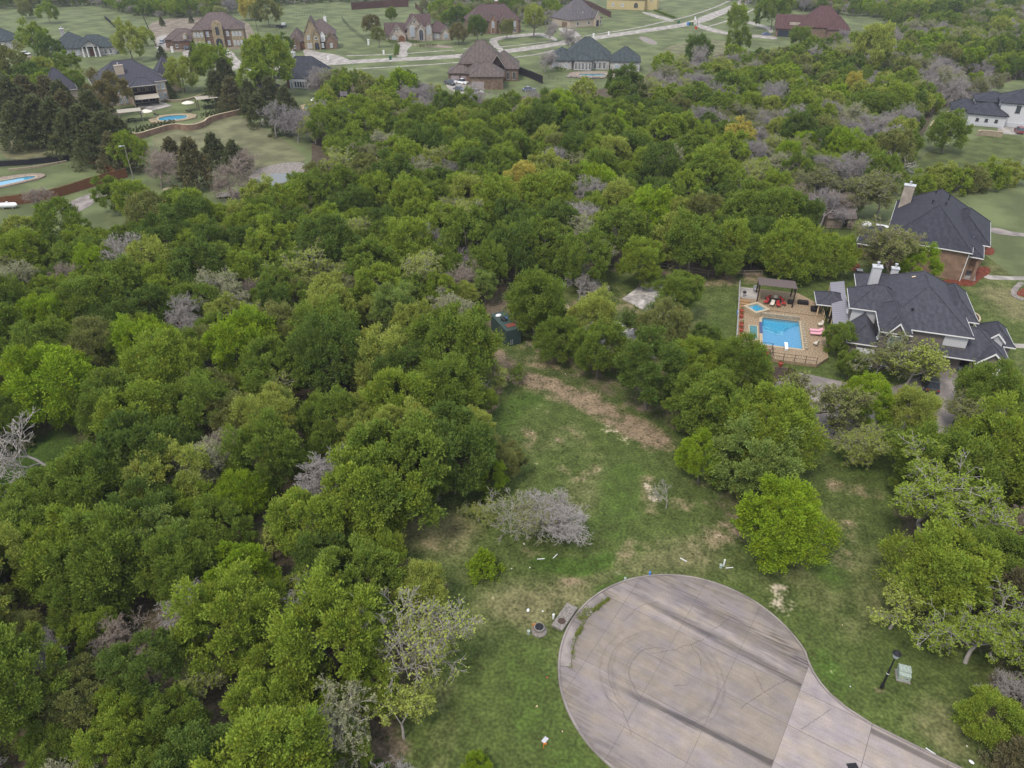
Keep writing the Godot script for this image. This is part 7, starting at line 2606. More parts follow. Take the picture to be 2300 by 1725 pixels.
func hedges() -> void:
	for k in [
		[Vector2(-109.56, -217.51), Vector2(-101.61, -227.7), 2.0, "dark clipped hedge left of the villa's curved wall"], [Vector2(-95.58, -235.32), Vector2(-87.77, -243.4), 2.2, "dark clipped hedge right of the villa's curved wall"],
		[Vector2(-59.82, -384.67), Vector2(-54.14, -381.99), 1.6, "low hedge at the carport of the white gabled house"], [Vector2(-41.66, -395.71), Vector2(-30.22, -401.45), 1.4, "low hedge right of the white gabled house's door"], [Vector2(-44.03, -372.9), Vector2(-35.42, -374.17), 1.2, "clipped hedge on the island of the loop drive"], [Vector2(16.72, -314.12), Vector2(20.82, -311.34), 1.8, "clipped hedge beside the green-roofed ranch"],
		[Vector2(-50.32, -387.37), Vector2(-44.87, -384.67), 1.2, "low hedge left of the white gabled house's door"], [Vector2(-53.71, -375.46), Vector2(-50.84, -348.96), 1.0, "clipped hedge curving beside the white gabled house's drive"], [Vector2(88.41, -508.16), Vector2(94.23, -472.43), 1.2, "yellowish hedge along the yellow house's path"],
	]:
		var a: Vector2 = k[0]
		var b: Vector2 = k[1]
		var t := thing("hedge", k[3], "hedge", a.x, a.y)
		var n: int = max(2, int(a.distance_to(b) / 1.4))
		for i in n:
			var p := (b - a) * ((i + 0.5) / n)
			part(t, "bush", crowns["shrub"][i % 2], M["leaf_cedar" if k[2] > 1.9 else "leaf_mid"], Vector3(p.x, k[2] * 0.45, p.y), Vector3(0, i * 1.7, 0), Vector3(1.15, k[2] * 0.62, 1.15))
	for k in [[99.55, -169.07, 3.93, 5.9, "lime", "second shrub from the left in the row behind the brick house"], [102.46, -166.96, 3.69, 5.53, "bright", "third shrub from the left in the row behind the brick house"], [106.77, -168.44, 3.92, 5.88, "olive", "olive shrub in the row behind the brick house"], [111.66, -169.94, 4.15, 6.23, "bright", "large bright shrub near the right end of the row behind the brick house"], [117.45, -173.15, 3.59, 5.39, "lime", "rightmost shrub in the row behind the brick house"], [93.33, -165.09, 3.45, 5.52, "bright", "leftmost shrub in the row, just above the brick house chimney"]]:
		var t := thing("shrub", k[5], "shrub", k[0], k[1], rng.randf() * 6.0, "tall shrubs behind the brick house")
		part(t, "foliage", crowns_now("mid", int(k[0]) % 6), M["leaf_" + k[4]], Vector3(0, k[2] * 0.6, 0), Vector3.ZERO, Vector3(k[2], k[2] * 0.95, k[2]))
		part(t, "stem", trunks["leafy"][0], M["bark"], Vector3.ZERO, Vector3.ZERO, Vector3.ONE * k[2] * 0.6)
	for k in [[36.79, -89.19, 0.89, 1.25, "lime", "round yellow-green shrub in the mulch bed below the pool"], [36.44, -86.35, 0.5, 0.7, "yellow", "tiny yellow shrub in the mulch bed below the pool"], [37.46, -85.36, 0.86, 1.21, "lime", "light green shrub right of the tiny yellow one"], [39.36, -87.03, 1.12, 1.69, "olive", "olive shrub in the mulch bed beside the driveway"], [35.48, -91.27, 1.68, 2.52, "bronze", "brown leafless-looking shrub mass below the pool railing"]]:
		var t := thing("shrub", k[5], "shrub", k[0], k[1])
		part(t, "foliage", crown_small(), M["leaf_" + k[4]], Vector3(0, k[2] * 0.7, 0), Vector3.ZERO, Vector3.ONE * k[2])
		part(t, "stem", trunks["leafy"][0], M["bark"], Vector3.ZERO, Vector3.ZERO, Vector3.ONE * k[2] * 0.6)


func crowns_now(kind: String, v: int) -> Mesh:
	return crowns[kind][v % crowns[kind].size()]


func umbrella(label: String, x: float, z: float) -> void:
	var t := thing("garden_umbrella", label, "umbrella", x, z)
	part(t, "pole", lathe([Vector2(0.25, 0), Vector2(0.25, 0.1), Vector2(0.04, 0.12), Vector2(0.04, 2.9)], 8), M["grey_timber"])
	part(t, "canopy", lathe([Vector2(2.0, 2.25), Vector2(2.0, 2.35), Vector2(1.0, 2.75), Vector2(0.0, 3.0)], 8), M["cream_fabric"])


func villa_terrace() -> void:
	# the terrace is laid out in front of the slate-roofed villa
	var yaw := 0.5
	pool("villa_pool", "blue pool with rounded end below the slate-roofed villa", Vector2(-107.14, -231.46), yaw, smooth(PackedVector2Array([Vector2(0, 0), Vector2(7.6, 0.2), Vector2(8.2, -5.2), Vector2(2.2, -6.6), Vector2(-0.6, -4.4)]), true, 1), smooth(PackedVector2Array([Vector2(-2.6, 1.6), Vector2(9.6, 1.8), Vector2(11.6, -6.0), Vector2(2.0, -9.2), Vector2(-3.4, -5.6)]), true, 1), "cream_stone", "pool_plaster", 0.35)
	structure("terrace_paving", sheet(pts([-124.77, -254.53, -120.49, -261.09, -112.02, -253.25, -116.95, -244.6]), 0.0, 0.12), M["concrete_pale"])
	var g := Vector2(-116.82, -233.1)
	pergola("white-roofed pergola left of the villa's pool", g.x, g.y, yaw, 6.6, 5.0, 3.0, 0.0, "pale_timber", "grey_timber")
	table("dark table under the left villa pergola", g.x, g.y, 0.0, 2.0, 1.2, "dark_wicker", yaw)
	g = Vector2(-99.17, -250.1)
	pergola("white-roofed pergola right of the villa's pool", g.x, g.y, yaw, 6.6, 5.0, 3.2, 0.0, "pale_timber", "fence_brown_wood")
	table("dark table under the right villa pergola", g.x, g.y, 0.0, 2.0, 1.2, "dark_wicker", yaw)
	umbrella("cream umbrella beside the left villa pergola", -112.82, -235.32)
	umbrella("cream umbrella right of the villa's pool", -104.15, -247.01)
	lounger("dark lounger right of the villa's pool", -103.55, -244.6, yaw + 1.2, 0.0, "dark_wicker")
	lounger("dark lounger at the left of the villa's pool", -111.44, -238.73, yaw + 0.6, 0.3, "dark_wicker")
	for k in [[-116.72, -230.37, "dark chair left of the left pergola's table"], [-114.56, -230.37, "dark chair in front of the left pergola's table"], [-99.69, -248.24, "dark chair left of the right pergola's table"], [-97.17, -247.63, "dark chair right of the right pergola's table"]]:
		chair(k[2], k[0], k[1], rng.randf() * 6.0, 0.0, "dark_wicker")


func other_pools() -> void:
	pool("freeform_pool", "kidney-shaped blue pool in a pink deck at the left edge", Vector2(-120.32, -171.1), 0.62, smooth(PackedVector2Array([Vector2(-8, 0.6), Vector2(-1.4, 0.6), Vector2(3.0, -0.6), Vector2(6.8, -1.4), Vector2(7.4, -3.2), Vector2(5.2, -4.4), Vector2(1.4, -4.0), Vector2(-8, -3.4)])), smooth(PackedVector2Array([Vector2(-9, 1.8), Vector2(-1.4, 1.8), Vector2(3.8, 0.6), Vector2(8.6, -1.0), Vector2(9.6, -3.8), Vector2(6.6, -6.6), Vector2(0.0, -7.4), Vector2(-9, -6.4)])), "patio_deck", "pool_plaster", 0.3)
	pool("small_pool", "small bright blue pool behind the red-brick house", Vector2(-68.05, -248.86), 0.1, smooth(PackedVector2Array([Vector2(0, 0), Vector2(5.6, 0.4), Vector2(6.0, -3.6), Vector2(3.0, -4.6), Vector2(0.6, -3.8)])), smooth(PackedVector2Array([Vector2(-1.6, 1.4), Vector2(7.0, 1.8), Vector2(7.4, -5.4), Vector2(3.0, -6.6), Vector2(-1.4, -5.6)])), "cream_stone", "pool_plaster", 0.3)
	pool("rocky_pool", "dark teal pool ringed with rocks at the green-roofed ranch", Vector2(27.85, -302.4), -0.05, smooth(PackedVector2Array([Vector2(-2, 0), Vector2(5, 0.8), Vector2(9, -1.0), Vector2(8, -4.6), Vector2(2, -3.6), Vector2(-2.4, -4.0)])), smooth(PackedVector2Array([Vector2(-6, 2.6), Vector2(6, 3.6), Vector2(13, 0.0), Vector2(12, -9.0), Vector2(0, -9.0), Vector2(-6, -6.0)])), "patio_deck", "pool_plaster_teal", 0.4)
	rng.seed = 61
	var c := Vector2(27.85, -302.4)
	for i in 9:
		var st := thing("boulder", "rough grey-brown boulder edging the rocky pool", "rock", c.x - 6.0 + i * 2.1, c.y + 3.6 - 0.12 * (i - 4) * (i - 4) + rng.randf_range(-0.6, 0.6), rng.randf() * 6.0, "boulders edging the rocky pool")
		part(st, "rock", rock_mesh(i), M["gravel"], Vector3.ZERO, Vector3.ZERO, Vector3.ONE * rng.randf_range(0.7, 1.2))
	for k in [[-67.04, -259.09, "white lounger nearest the small pool"], [-67.04, -261.77, "white lounger behind the first one at the small pool"]]:
		lounger(k[2], k[0], k[1], 0.8, 0.0, "white_plastic")
	# trampoline
	var t := thing("trampoline", "black trampoline with a net below the small pool", "trampoline", -62.03, -237.58)
	part(t, "mat", lathe([Vector2(0.0, 0.85), Vector2(2.1, 0.85), Vector2(2.3, 0.9), Vector2(2.3, 0.8), Vector2(2.1, 0.8), Vector2(0.0, 0.8)], 20), M["black_screen"])
	for k in 6:
		var a := TAU * k / 6
		bx(t, "pole", M["black_iron"], cos(a) * 2.3, 0, sin(a) * 2.3, 0.08, 2.7, 0.08)
	part(t, "net_rail", lathe([Vector2(2.28, 2.6), Vector2(2.34, 2.6), Vector2(2.34, 2.7), Vector2(2.28, 2.7)], 20), M["black_screen"])
	# playset
	t = thing("playset", "red timber playset with a grey roof and slide", "playset", -55.37, -254.53, 0.2)
	for i in [-1, 1]:
		for j in [-1, 1]:
			bx(t, "post", M["fence_red_wood"], i * 0.9, 0, j * 0.9, 0.16, 3.2, 0.16)
	bx(t, "platform", M["fence_red_wood"], 0, 1.4, 0, 2.0, 0.12, 2.0)
	bx(t, "rail", M["fence_red_wood"], 0, 1.52, 1.0, 2.0, 0.7, 0.08)
	bx(t, "rail", M["fence_red_wood"], 0, 1.52, -1.0, 2.0, 0.7, 0.08)
	gable(t, "grey_roof", "fence_red_wood", -1.0, 1.0, -1.0, 1.0, 3.2, 1.0, "x", "", 0.2)
	part(t, "slide", bevel_box(0.7, 0.1, 3.0), M["teal_plastic"], Vector3(-1.2, 0.7, 1.6), Vector3(0.5, -0.5, 0))


func rock_mesh(k: int) -> ArrayMesh:
	var prof := []
	for i in 6:
		prof.append(Vector2([0.0, 0.8, 1.0, 0.9, 0.55, 0.0][i] * (1.0 + 0.1 * sin(k * 3.0 + i)), [0.0, 0.0, 0.25, 0.55, 0.8, 0.9][i]))
	return lathe(prof, 7)


func outbuildings() -> void:
	# garden shed
	var r := thing("garden_shed", "tan board garden shed with an open doorway behind the brick house", "shed", 64.79, -144.32, -0.06)
	walls(r, "shed_board", 0, 3.15, -0.1, 0, 2.2)
	walls(r, "shed_board", 4.05, 5.4, -0.1, 0, 2.2)
	walls(r, "shed_board", 0, 5.4, -3.4, -3.3, 2.2)
	walls(r, "shed_board", 0, 0.1, -3.3, -0.1, 2.2)
	walls(r, "shed_board", 5.3, 5.4, -3.3, -0.1, 2.2)
	gable(r, "grey_brown_roof", "shed_board", 0, 5.4, -3.4, 0, 2.2, 1.2, "x", "", 0.25)
	bx(r, "lintel", M["shed_board"], 3.6, 1.95, -0.05, 0.9, 0.25, 0.1)
	part(r, "open_door", bevel_box(0.8, 1.8, 0.06), M["shed_board"], Vector3(4.4, 0.02, 0.35), Vector3(0, 0.8, 0))
	# covered grill or tub by the shed
	var tb := thing("covered_tub", "white covered tub beside the garden shed", "tub", 72.87, -144.32)
	part(tb, "cover", lathe([Vector2(0.9, 0), Vector2(1.0, 0.8), Vector2(0.9, 1.1), Vector2(0.4, 1.35), Vector2(0.0, 1.4)], 10), M["white_plastic"])
	# air conditioner by the porch
	var ac := thing("air_conditioner", "dark air-conditioning unit with a pale top behind the near house", "air conditioner", 62.34, -121.36, -0.3)
	bx(ac, "cabinet", M["black_screen"], 0, 0, 0, 1.0, 1.0, 1.0)
	bx(ac, "grille", M["galvanised"], 0, 1.0, 0, 1.04, 0.06, 1.04)
	# green shipping container with odds and ends on its roof
	var at := Vector2(-0.87, -95.82)
	var yaw := 0.42
	var c := thing("shipping_container", "dark green steel container standing by the dirt track", "container", at.x, at.y, yaw)
	bx(c, "frame", M["container_green"], 1.25, 0, -3.05, 2.4, 2.6, 6.06)
	for k in 10:
		bx(c, "rib", M["container_green"], 0.18 + k * 0.24, 0.16, 0.0, 0.12, 2.3, 0.06)
	for k in 24:
		bx(c, "rib", M["container_green"], 2.46, 0.16, -0.2 - k * 0.25, 0.06, 2.3, 0.12)
	for k in 2:
		bx(c, "lock_bar", M["galvanised"], 0.75 + k * 0.28, 0.2, 0.07, 0.05, 0.9, 0.05)
	bx(c, "roof", M["container_green"], 1.25, 2.6, -3.05, 2.46, 0.06, 6.12)
	for k in [[0.9, -5.0, 0.9, 0.3, 0.7, "white_plastic", "white tarp bundle on the container roof"], [1.1, -3.4, 0.9, 0.5, 1.2, "black_iron", "black machine part on the container roof"], [1.6, -3.6, 0.5, 0.3, 0.5, "blue_plastic", "blue tub on the container roof"]]:
		var p := to_world(c, k[0], k[1])
		var o := thing("roof_bundle", k[6], "bundle", p.x, p.y, yaw + 0.3, "", 2.66)
		part(o, "bundle", rock_mesh(int(k[1] * 3)), M[k[5]], Vector3.ZERO, Vector3.ZERO, Vector3(k[2] * 0.55, k[3], k[4] * 0.55))
	var p := to_world(c, 1.4, -1.4)
	var ra := thing("roof_rack", "rust-red metal rack lying on the container roof", "rack", p.x, p.y, yaw, "", 2.67)
	for k in 5:
		bx(ra, "bar", M["red_clay"], -0.6 + k * 0.3, 0.06, 0, 0.1, 0.06, 0.9)
	for k in [-1, 1]:
		bx(ra, "rail", M["red_clay"], 0, 0, k * 0.35, 1.5, 0.06, 0.08)
	# propane tank on the left
	var pt := thing("propane_tank", "white horizontal propane tank below the red timber fence", "tank", -110.36, -155.94, 0.1)
	var st := new_st()
	tube(st, Vector3(-1.6, 0.75, 0), Vector3(1.6, 0.75, 0), 0.55, 0.55, 14)
	tube(st, Vector3(1.6, 0.75, 0), Vector3(1.95, 0.75, 0), 0.55, 0.2, 14, true)
	tube(st, Vector3(-1.6, 0.75, 0), Vector3(-1.95, 0.75, 0), 0.55, 0.2, 14, true)
	part(pt, "tank", st.commit(), M["white_plastic"])
	for x in [-1.0, 1.0]:
		bx(pt, "foot", M["concrete_old"], x, 0, 0, 0.3, 0.4, 0.9)
	bx(pt, "valve_cover", M["white_plastic"], 0, 1.28, 0, 0.4, 0.22, 0.4)
	# dock by the pond
	var dk := thing("pond_dock", "small weathered timber dock beside the pond", "dock", -67, -163.54, 0.2)
	for k in 10:
		bx(dk, "plank", M["grey_timber"], k * 0.5, 0.4, 0, 0.44, 0.08, 3.4, 0.0)
	for i in [0.2, 4.4]:
		for j in [-1.5, 1.5]:
			bx(dk, "pile", M["grey_timber"], i, 0, j, 0.2, 0.4, 0.2)
	# stone fire pit ruins
	for k in [[-79.87, -167.88, "pale stone block at the bare patch near the light pole"], [-75.86, -164.15, "flat pale stone at the bare patch near the light pole"]]:
		var s := thing("stone_block", k[2], "rock", k[0], k[1], 0.4)
		part(s, "rock", rock_mesh(3), M["limestone"], Vector3.ZERO, Vector3.ZERO, Vector3(1.6, 0.8, 1.1))
	# blue tarp and chair in the woods
	chair("grey chair standing at the edge of the woods behind the opening", 10.76, -130.35, 0.4, 0.0, "blue_fabric")


# ---------------------------------------------------------------- vehicles and street things

func car(label: String, x: float, z: float, yaw: float, paint: Color, kind := "sedan", y := 0.02) -> void:
	var t := thing({"sedan": "parked_car", "suv": "parked_suv", "pickup": "pickup_truck", "van": "parked_van"}[kind], label, "truck" if kind == "pickup" else "car", x, z, yaw, "", y)
	var m := StandardMaterial3D.new()
	m.resource_name = "car_paint"
	m.albedo_color = paint
	m.roughness = 0.3
	m.metallic_specular = 0.5
	m.clearcoat_enabled = true
	var l := 4.7
	var hh := 0.78
	var cab := [[-1.7, 0.78], [-1.15, 1.42], [0.35, 1.42], [1.15, 0.8]]
	if kind == "suv" or kind == "van":
		hh = 0.95
		cab = [[-2.2, 0.95], [-2.0, 1.78], [0.4, 1.78], [1.15, 0.98]]
	if kind == "pickup":
		l = 5.6
		hh = 1.0
		cab = [[-0.5, 1.0], [-0.35, 1.85], [0.9, 1.85], [1.55, 1.02]]
	# lower body as a side outline drawn across the width
	var body := PackedVector2Array([Vector2(-l / 2.0, 0.35), Vector2(-l / 2.0 + 0.1, 0.28), Vector2(l / 2.0 - 0.15, 0.28), Vector2(l / 2.0, 0.4), Vector2(l / 2.0 - 0.04, hh - 0.14), Vector2(l / 2.0 - 0.5, hh - 0.03), Vector2(1.2, hh + 0.02), Vector2(-l / 2.0 + 0.3, hh + 0.02), Vector2(-l / 2.0, hh - 0.12)])
	part(t, "body", prism(body, 1.82, 0.12), m)
	var c := PackedVector2Array()
	for q in cab:
		c.append(Vector2(q[0], q[1]))
	part(t, "windows", prism(c, 1.62, 0.22), M["window_glass"])
	var roof := PackedVector2Array([Vector2(cab[1][0] + 0.02, cab[1][1] - 0.02), Vector2(cab[2][0] - 0.02, cab[2][1] - 0.02), Vector2(cab[2][0] - 0.1, cab[2][1] + 0.05), Vector2(cab[1][0] + 0.1, cab[1][1] + 0.05)])
	part(t, "roof", prism(roof, 1.36, 0.05), m)
	if kind == "pickup":
		part(t, "bed", bevel_box(2.0, 0.03, 1.5), M["black_iron"], Vector3(-1.6, hh + 0.02, 0))
	for i in [-1, 1]:
		for j in [-1, 1]:
			var w := part(t, "wheel", lathe([Vector2(0.0, -0.1), Vector2(0.3, -0.1), Vector2(0.34, -0.06), Vector2(0.34, 0.06), Vector2(0.3, 0.1), Vector2(0.0, 0.1)], 14), M["black_iron"], Vector3(i * l * 0.3, 0.34, j * 0.84), Vector3(PI / 2.0, 0, 0))
			part(w, "rim", lathe([Vector2(0.0, -0.11), Vector2(0.2, -0.11), Vector2(0.2, 0.11), Vector2(0.0, 0.11)], 10), M["galvanised"])
		bx(t, "headlight", M["white_plastic"], l / 2.0 - 0.06, hh - 0.32, i * 0.62, 0.12, 0.14, 0.34)
		bx(t, "tail_light", M["red_plastic"], -l / 2.0 + 0.03, hh - 0.32, i * 0.66, 0.08, 0.16, 0.3)


func prism(side: PackedVector2Array, width: float, tuck: float) -> ArrayMesh:
	# a side outline (x, y) drawn across z, its upper edge tucked in
	var st := new_st()
	var top := -1000.0
	var low := 1000.0
	for q in side:
		top = max(top, q.y)
		low = min(low, q.y)
	var at := func(q: Vector2, s: float) -> Vector3:
		return Vector3(q.x, q.y, s * (width / 2.0 - tuck * (q.y - low) / max(0.01, top - low)))
	var mid := Vector2.ZERO
	for q in side:
		mid += q / side.size()
	for i in side.size():
		var a := side[i]
		var b := side[(i + 1) % side.size()]
		var o := (a + b) / 2.0 - mid
		quad(st, at.call(a, -1.0), at.call(b, -1.0), at.call(b, 1.0), at.call(a, 1.0), Vector3(o.x, o.y, 0))
		for s in [-1.0, 1.0]:
			tri(st, at.call(mid, s), at.call(a, s), at.call(b, s), Vector3(0, 0, s))
	return st.commit()


func build_vehicles() -> void:
	car("white sedan on the stone mansion's forecourt", -126.24, -353.52, -1.1, lin(0.75, 0.76, 0.78))
	car("blue-grey car on the mansion's side drive", -167.4, -383.32, -1.4, lin(0.16, 0.19, 0.25))
	car("black car under the mansion's garage arch", -147.58, -364.19, -0.3, lin(0.02, 0.02, 0.025), "suv")
	car("white car beside the green-roofed house at the left edge", -214.8, -351.23, -0.3, lin(0.75, 0.76, 0.78))
	car("blue car by the maroon-roofed house's garage", 129, -408.84, 0.1, lin(0.03, 0.07, 0.22))
	car("black pickup truck beside the brown brick house", -23.01, -287.42, -0.9, lin(0.03, 0.035, 0.04), "pickup")
	car("white pickup truck beside the brown brick house", -18.66, -289.01, -0.6, lin(0.78, 0.79, 0.81), "pickup")
	car("dark grey car in front of the two pickup trucks", -18.79, -277.39, -0.7, lin(0.07, 0.08, 0.1))
	car("white van half hidden by trees below the brown brick garage", -12.5, -271.52, 0.3, lin(0.78, 0.79, 0.8), "van")
	car("dark blue car among the trees right of the brown brick house", 6.04, -276.64, 0.1, lin(0.04, 0.06, 0.12))
	car("dark red SUV on the white modern house's drive", 147.82, -219.49, 1.25, lin(0.16, 0.03, 0.035), "suv")
	car("black SUV under the trees in front of the open garage", 57.77, -85.18, 1.3, lin(0.015, 0.017, 0.02), "suv")
	# trailer under the yellowish tree
	var t := thing("utility_trailer", "dark utility trailer parked under the yellowish tree behind the gabled house", "trailer", -123.71, -434.28, 0.1)
	bx(t, "bed", M["black_screen"], 0, 0.6, 0, 5.4, 0.9, 2.2)
	bx(t, "cover", M["galvanised"], 1.4, 1.5, 0, 2.0, 1.0, 2.0)
	for x in [-0.8, 0.4]:
		for s in [-1, 1]:
			part(t, "wheel", lathe([Vector2(0.0, -0.12), Vector2(0.45, -0.12), Vector2(0.45, 0.12), Vector2(0.0, 0.12)], 12), M["black_iron"], Vector3(x, 0.45, s * 1.1), Vector3(PI / 2.0, 0, 0))
	# bins at the kerb
	for k in [[96.4, -444.58, "blue_plastic", "blue wheeled bin at the street junction"], [97.37, -444.58, "green_plastic", "dark green wheeled bin between the blue and yellow-lidded bins"], [99.2, -446.34, "yellow_plastic", "wheeled bin with a yellow lid at the street junction"], [92.62, -451.71, "green_plastic", "green wheeled bin left of the street junction"], [-52.02, -339.08, "green_plastic", "dark green wheeled bin on the kerb by the white gabled house"]]:
		var b := thing("wheeled_bin", k[3], "bin", k[0], k[1], 0.2)
		bx(b, "body", M["green_plastic" if k[2] == "yellow_plastic" else k[2]], 0, 0.1, 0, 1.0, 1.4, 1.0)
		bx(b, "lid", M[k[2]], 0, 1.5, 0, 1.06, 0.12, 1.06)
		for s in [-1, 1]:
			part(b, "wheel", lathe([Vector2(0.0, -0.05), Vector2(0.15, -0.05), Vector2(0.15, 0.05), Vector2(0.0, 0.05)], 10), M["black_iron"], Vector3(s * 0.4, 0.15, -0.5), Vector3(0, 0, PI / 2.0))


func build_street_things() -> void:
	# black street lamp beside the cul-de-sac
	var t := thing("street_lamp", "black street lamp with a lantern head on the lawn beside the street", "street lamp", 31.52, -38.24)
	part(t, "post", lathe([Vector2(0.15, 0.0), Vector2(0.15, 0.5), Vector2(0.1, 0.6), Vector2(0.085, 1.9), Vector2(0.12, 1.95), Vector2(0.12, 2.05), Vector2(0.08, 2.1), Vector2(0.06, 4.0), Vector2(0.09, 4.05), Vector2(0.0, 4.08)], 12), M["black_iron"])
	part(t, "band", lathe([Vector2(0.125, 1.97), Vector2(0.125, 2.06)], 12), M["white_plastic"])
	part(t, "lantern", lathe([Vector2(0.12, 4.05), Vector2(0.24, 4.2), Vector2(0.3, 4.6), Vector2(0.28, 4.62)], 12), M["window_pale"])
	part(t, "hood", lathe([Vector2(0.34, 4.6), Vector2(0.34, 4.66), Vector2(0.18, 4.84), Vector2(0.06, 4.9), Vector2(0.0, 5.0)], 12), M["black_iron"])
	# pale green transformer
	t = thing("utility_transformer", "pale green transformer box on the lawn behind the street lamp", "utility box", 33.79, -39.32, -0.32)
	bx(t, "pad", M["concrete_old"], 0, 0, 0, 1.15, 0.08, 1.25)
	bx(t, "cabinet", M["pale_green_paint"], 0, 0.08, 0, 0.95, 0.7, 1.05)
	part(t, "hood", bevel_box(0.99, 0.12, 0.75), M["pale_green_paint"], Vector3(0, 0.8, -0.2), Vector3(-0.04, 0, 0))
	bx(t, "handle", M["rust_iron"], 0.2, 0.4, 0.53, 0.16, 0.05, 0.05)
	bx(t, "label_plate", M["yellow_plastic"], -0.2, 0.45, 0.53, 0.12, 0.09, 0.01)
	# storm inlet: concrete top with a round iron lid
	t = thing("storm_inlet", "raised concrete storm inlet with a round iron lid at the kerb", "drain inlet", 4.92, -45.5, 1.02)
	bx(t, "top_slab", M["concrete_old"], 0, 0.18, 0, 3.05, 0.2, 1.15)
	bx(t, "base", M["concrete_old"], 0, 0, -0.06, 2.9, 0.18, 0.9)
	part(t, "iron_lid", lathe([Vector2(0.36, 0.38), Vector2(0.36, 0.395), Vector2(0.32, 0.4), Vector2(0.3, 0.392), Vector2(0.0, 0.395)], 20), M["rust_iron"], Vector3(-0.66, 0, 0.05))
	# manhole riser
	t = thing("manhole_riser", "round concrete manhole riser with a dark iron lid on the lawn", "manhole", 2.5, -44.06)
	part(t, "cone", lathe([Vector2(0.72, 0.0), Vector2(0.72, 0.12), Vector2(0.5, 0.3), Vector2(0.5, 0.62), Vector2(0.46, 0.65), Vector2(0.38, 0.65)], 24), M["concrete_old"])
	part(t, "iron_lid", lathe([Vector2(0.4, 0.62), Vector2(0.4, 0.66), Vector2(0.34, 0.67), Vector2(0.0, 0.668)], 24), M["black_screen"])
	# short pipes and valve covers on the lawn
	for k in [
		[1.51, -43.76, 0.14, 0.42, "pale_green_paint", "short pale green standpipe left of the manhole riser"], [3.87, -45.46, 0.1, 0.6, "white_plastic", "white standpipe beside the storm inlet"],
		[21.03, -51.79, 0.16, 0.4, "pale_green_paint", "short pale green standpipe behind the circle"], [21.35, -51.97, 0.08, 0.9, "white_plastic", "upright white pipe beside the green standpipe behind the circle"],
		[11.18, -50.16, 0.12, 0.3, "pale_green_paint", "small green cap at the kerb's far edge"], [13.69, -50.74, 0.1, 0.5, "blue_plastic", "small blue-capped pipe at the far kerb"],
	]:
		t = thing("standpipe", k[5], "pipe", k[0], k[1])
		part(t, "pipe", lathe([Vector2(k[2], 0), Vector2(k[2], k[3])], 12), M[k[4]])
		part(t, "cap", lathe([Vector2(k[2] * 1.15, k[3] - 0.06), Vector2(k[2] * 1.15, k[3] + 0.02), Vector2(k[2] * 0.8, k[3] + 0.06), Vector2(0, k[3] + 0.07)], 12), M[k[4]])
	for k in [[21.87, -51.73, 0.1, "white pipe lying beside the standpipes behind the circle"], [4.42, -53.3, 0.9, "white pipe lying under the leafless grey tree"], [2.95, -52.93, 0.1, "pale stick lying under the grey-twigged tree"], [17.47, -52.81, -0.7, "pale stick lying on the lawn behind the circle"], [33.02, -32.62, -0.8, "long white pipe lying at the street kerb"]]:
		t = thing("loose_pipe", k[3], "pipe", k[0], k[1], k[2])
		var st := new_st()
		tube(st, Vector3(-0.38, 0.045, 0), Vector3(0.38, 0.045, 0), 0.045, 0.045, 8, true)
		part(t, "pipe", st.commit(), M["white_plastic"])
	t = thing("meter_box", "grey meter box lid on the lawn left of the circle", "utility box", 2.63, -33.54, 0.9)
	bx(t, "frame", M["concrete_old"], 0, 0, 0, 0.62, 0.06, 0.42)
	bx(t, "lid", M["galvanised"], 0, 0.06, 0, 0.52, 0.02, 0.32)
	for k in [[2.5, -32.91, "orange marker flag by the grey meter box"], [1.93, -44.35, "orange marker stake beside the manhole riser"]]:
		t = thing("marker_flag", k[2], "marker", k[0], k[1])
		bx(t, "stake", M["orange_plastic"], 0, 0, 0, 0.05, 0.7, 0.05)
		bx(t, "flag", M["orange_plastic"], 0.12, 0.5, 0, 0.24, 0.18, 0.03)
	# dark storm grate at the bottom edge
	t = thing("storm_grate", "dark drain grate in the street at the bottom edge", "drain", 26.4, -31.41, 0.1)
	bx(t, "grate", M["black_screen"], 0, 0.021, 0, 0.8, 0.03, 0.5)
	# tall light pole by the red fence
	t = thing("light_pole", "tall grey light pole behind the red timber fence", "light pole", -90.09, -173.08)
	part(t, "pole", lathe([Vector2(0.16, 0), Vector2(0.1, 4.5), Vector2(0.07, 9.0), Vector2(0.0, 9.05)], 10), M["grey_timber"])
	bx(t, "arm", M["galvanised"], -0.5, 8.8, 0, 1.2, 0.12, 0.12)
	bx(t, "lamp_head", M["galvanised"], -1.0, 8.68, 0, 0.6, 0.16, 0.4)
	# sign post and mailboxes on the far street
	t = thing("sign_post", "dark sign post at the street junction", "sign", 98.06, -429.29, 0.1)
	bx(t, "post", M["black_iron"], 0, 0, 0, 0.18, 5.0, 0.18)
	bx(t, "sign_board", M["red_plastic"], -0.6, 0.2, 0.2, 1.3, 1.2, 0.1)
	for k in [[40.79, -402.91, "white mailbox pillar at the grey-roofed house's drive"], [49.02, -408.84, "white post beside the far pavement"], [104.89, -466.6, "cream mailbox pillar at the junction"], [-78.28, -338.02, "white mailbox pillar on the gabled house's island"], [-56.82, -352.37, "white post on the verge left of the white gabled house's drive"]]:
		t = thing("mailbox_pillar", k[2], "mailbox", k[0], k[1])
		bx(t, "pillar", M["trim_white"], 0, 0, 0, 0.7, 1.5, 0.7)
		bx(t, "cap", M["trim_white"], 0, 1.5, 0, 0.85, 0.15, 0.85)


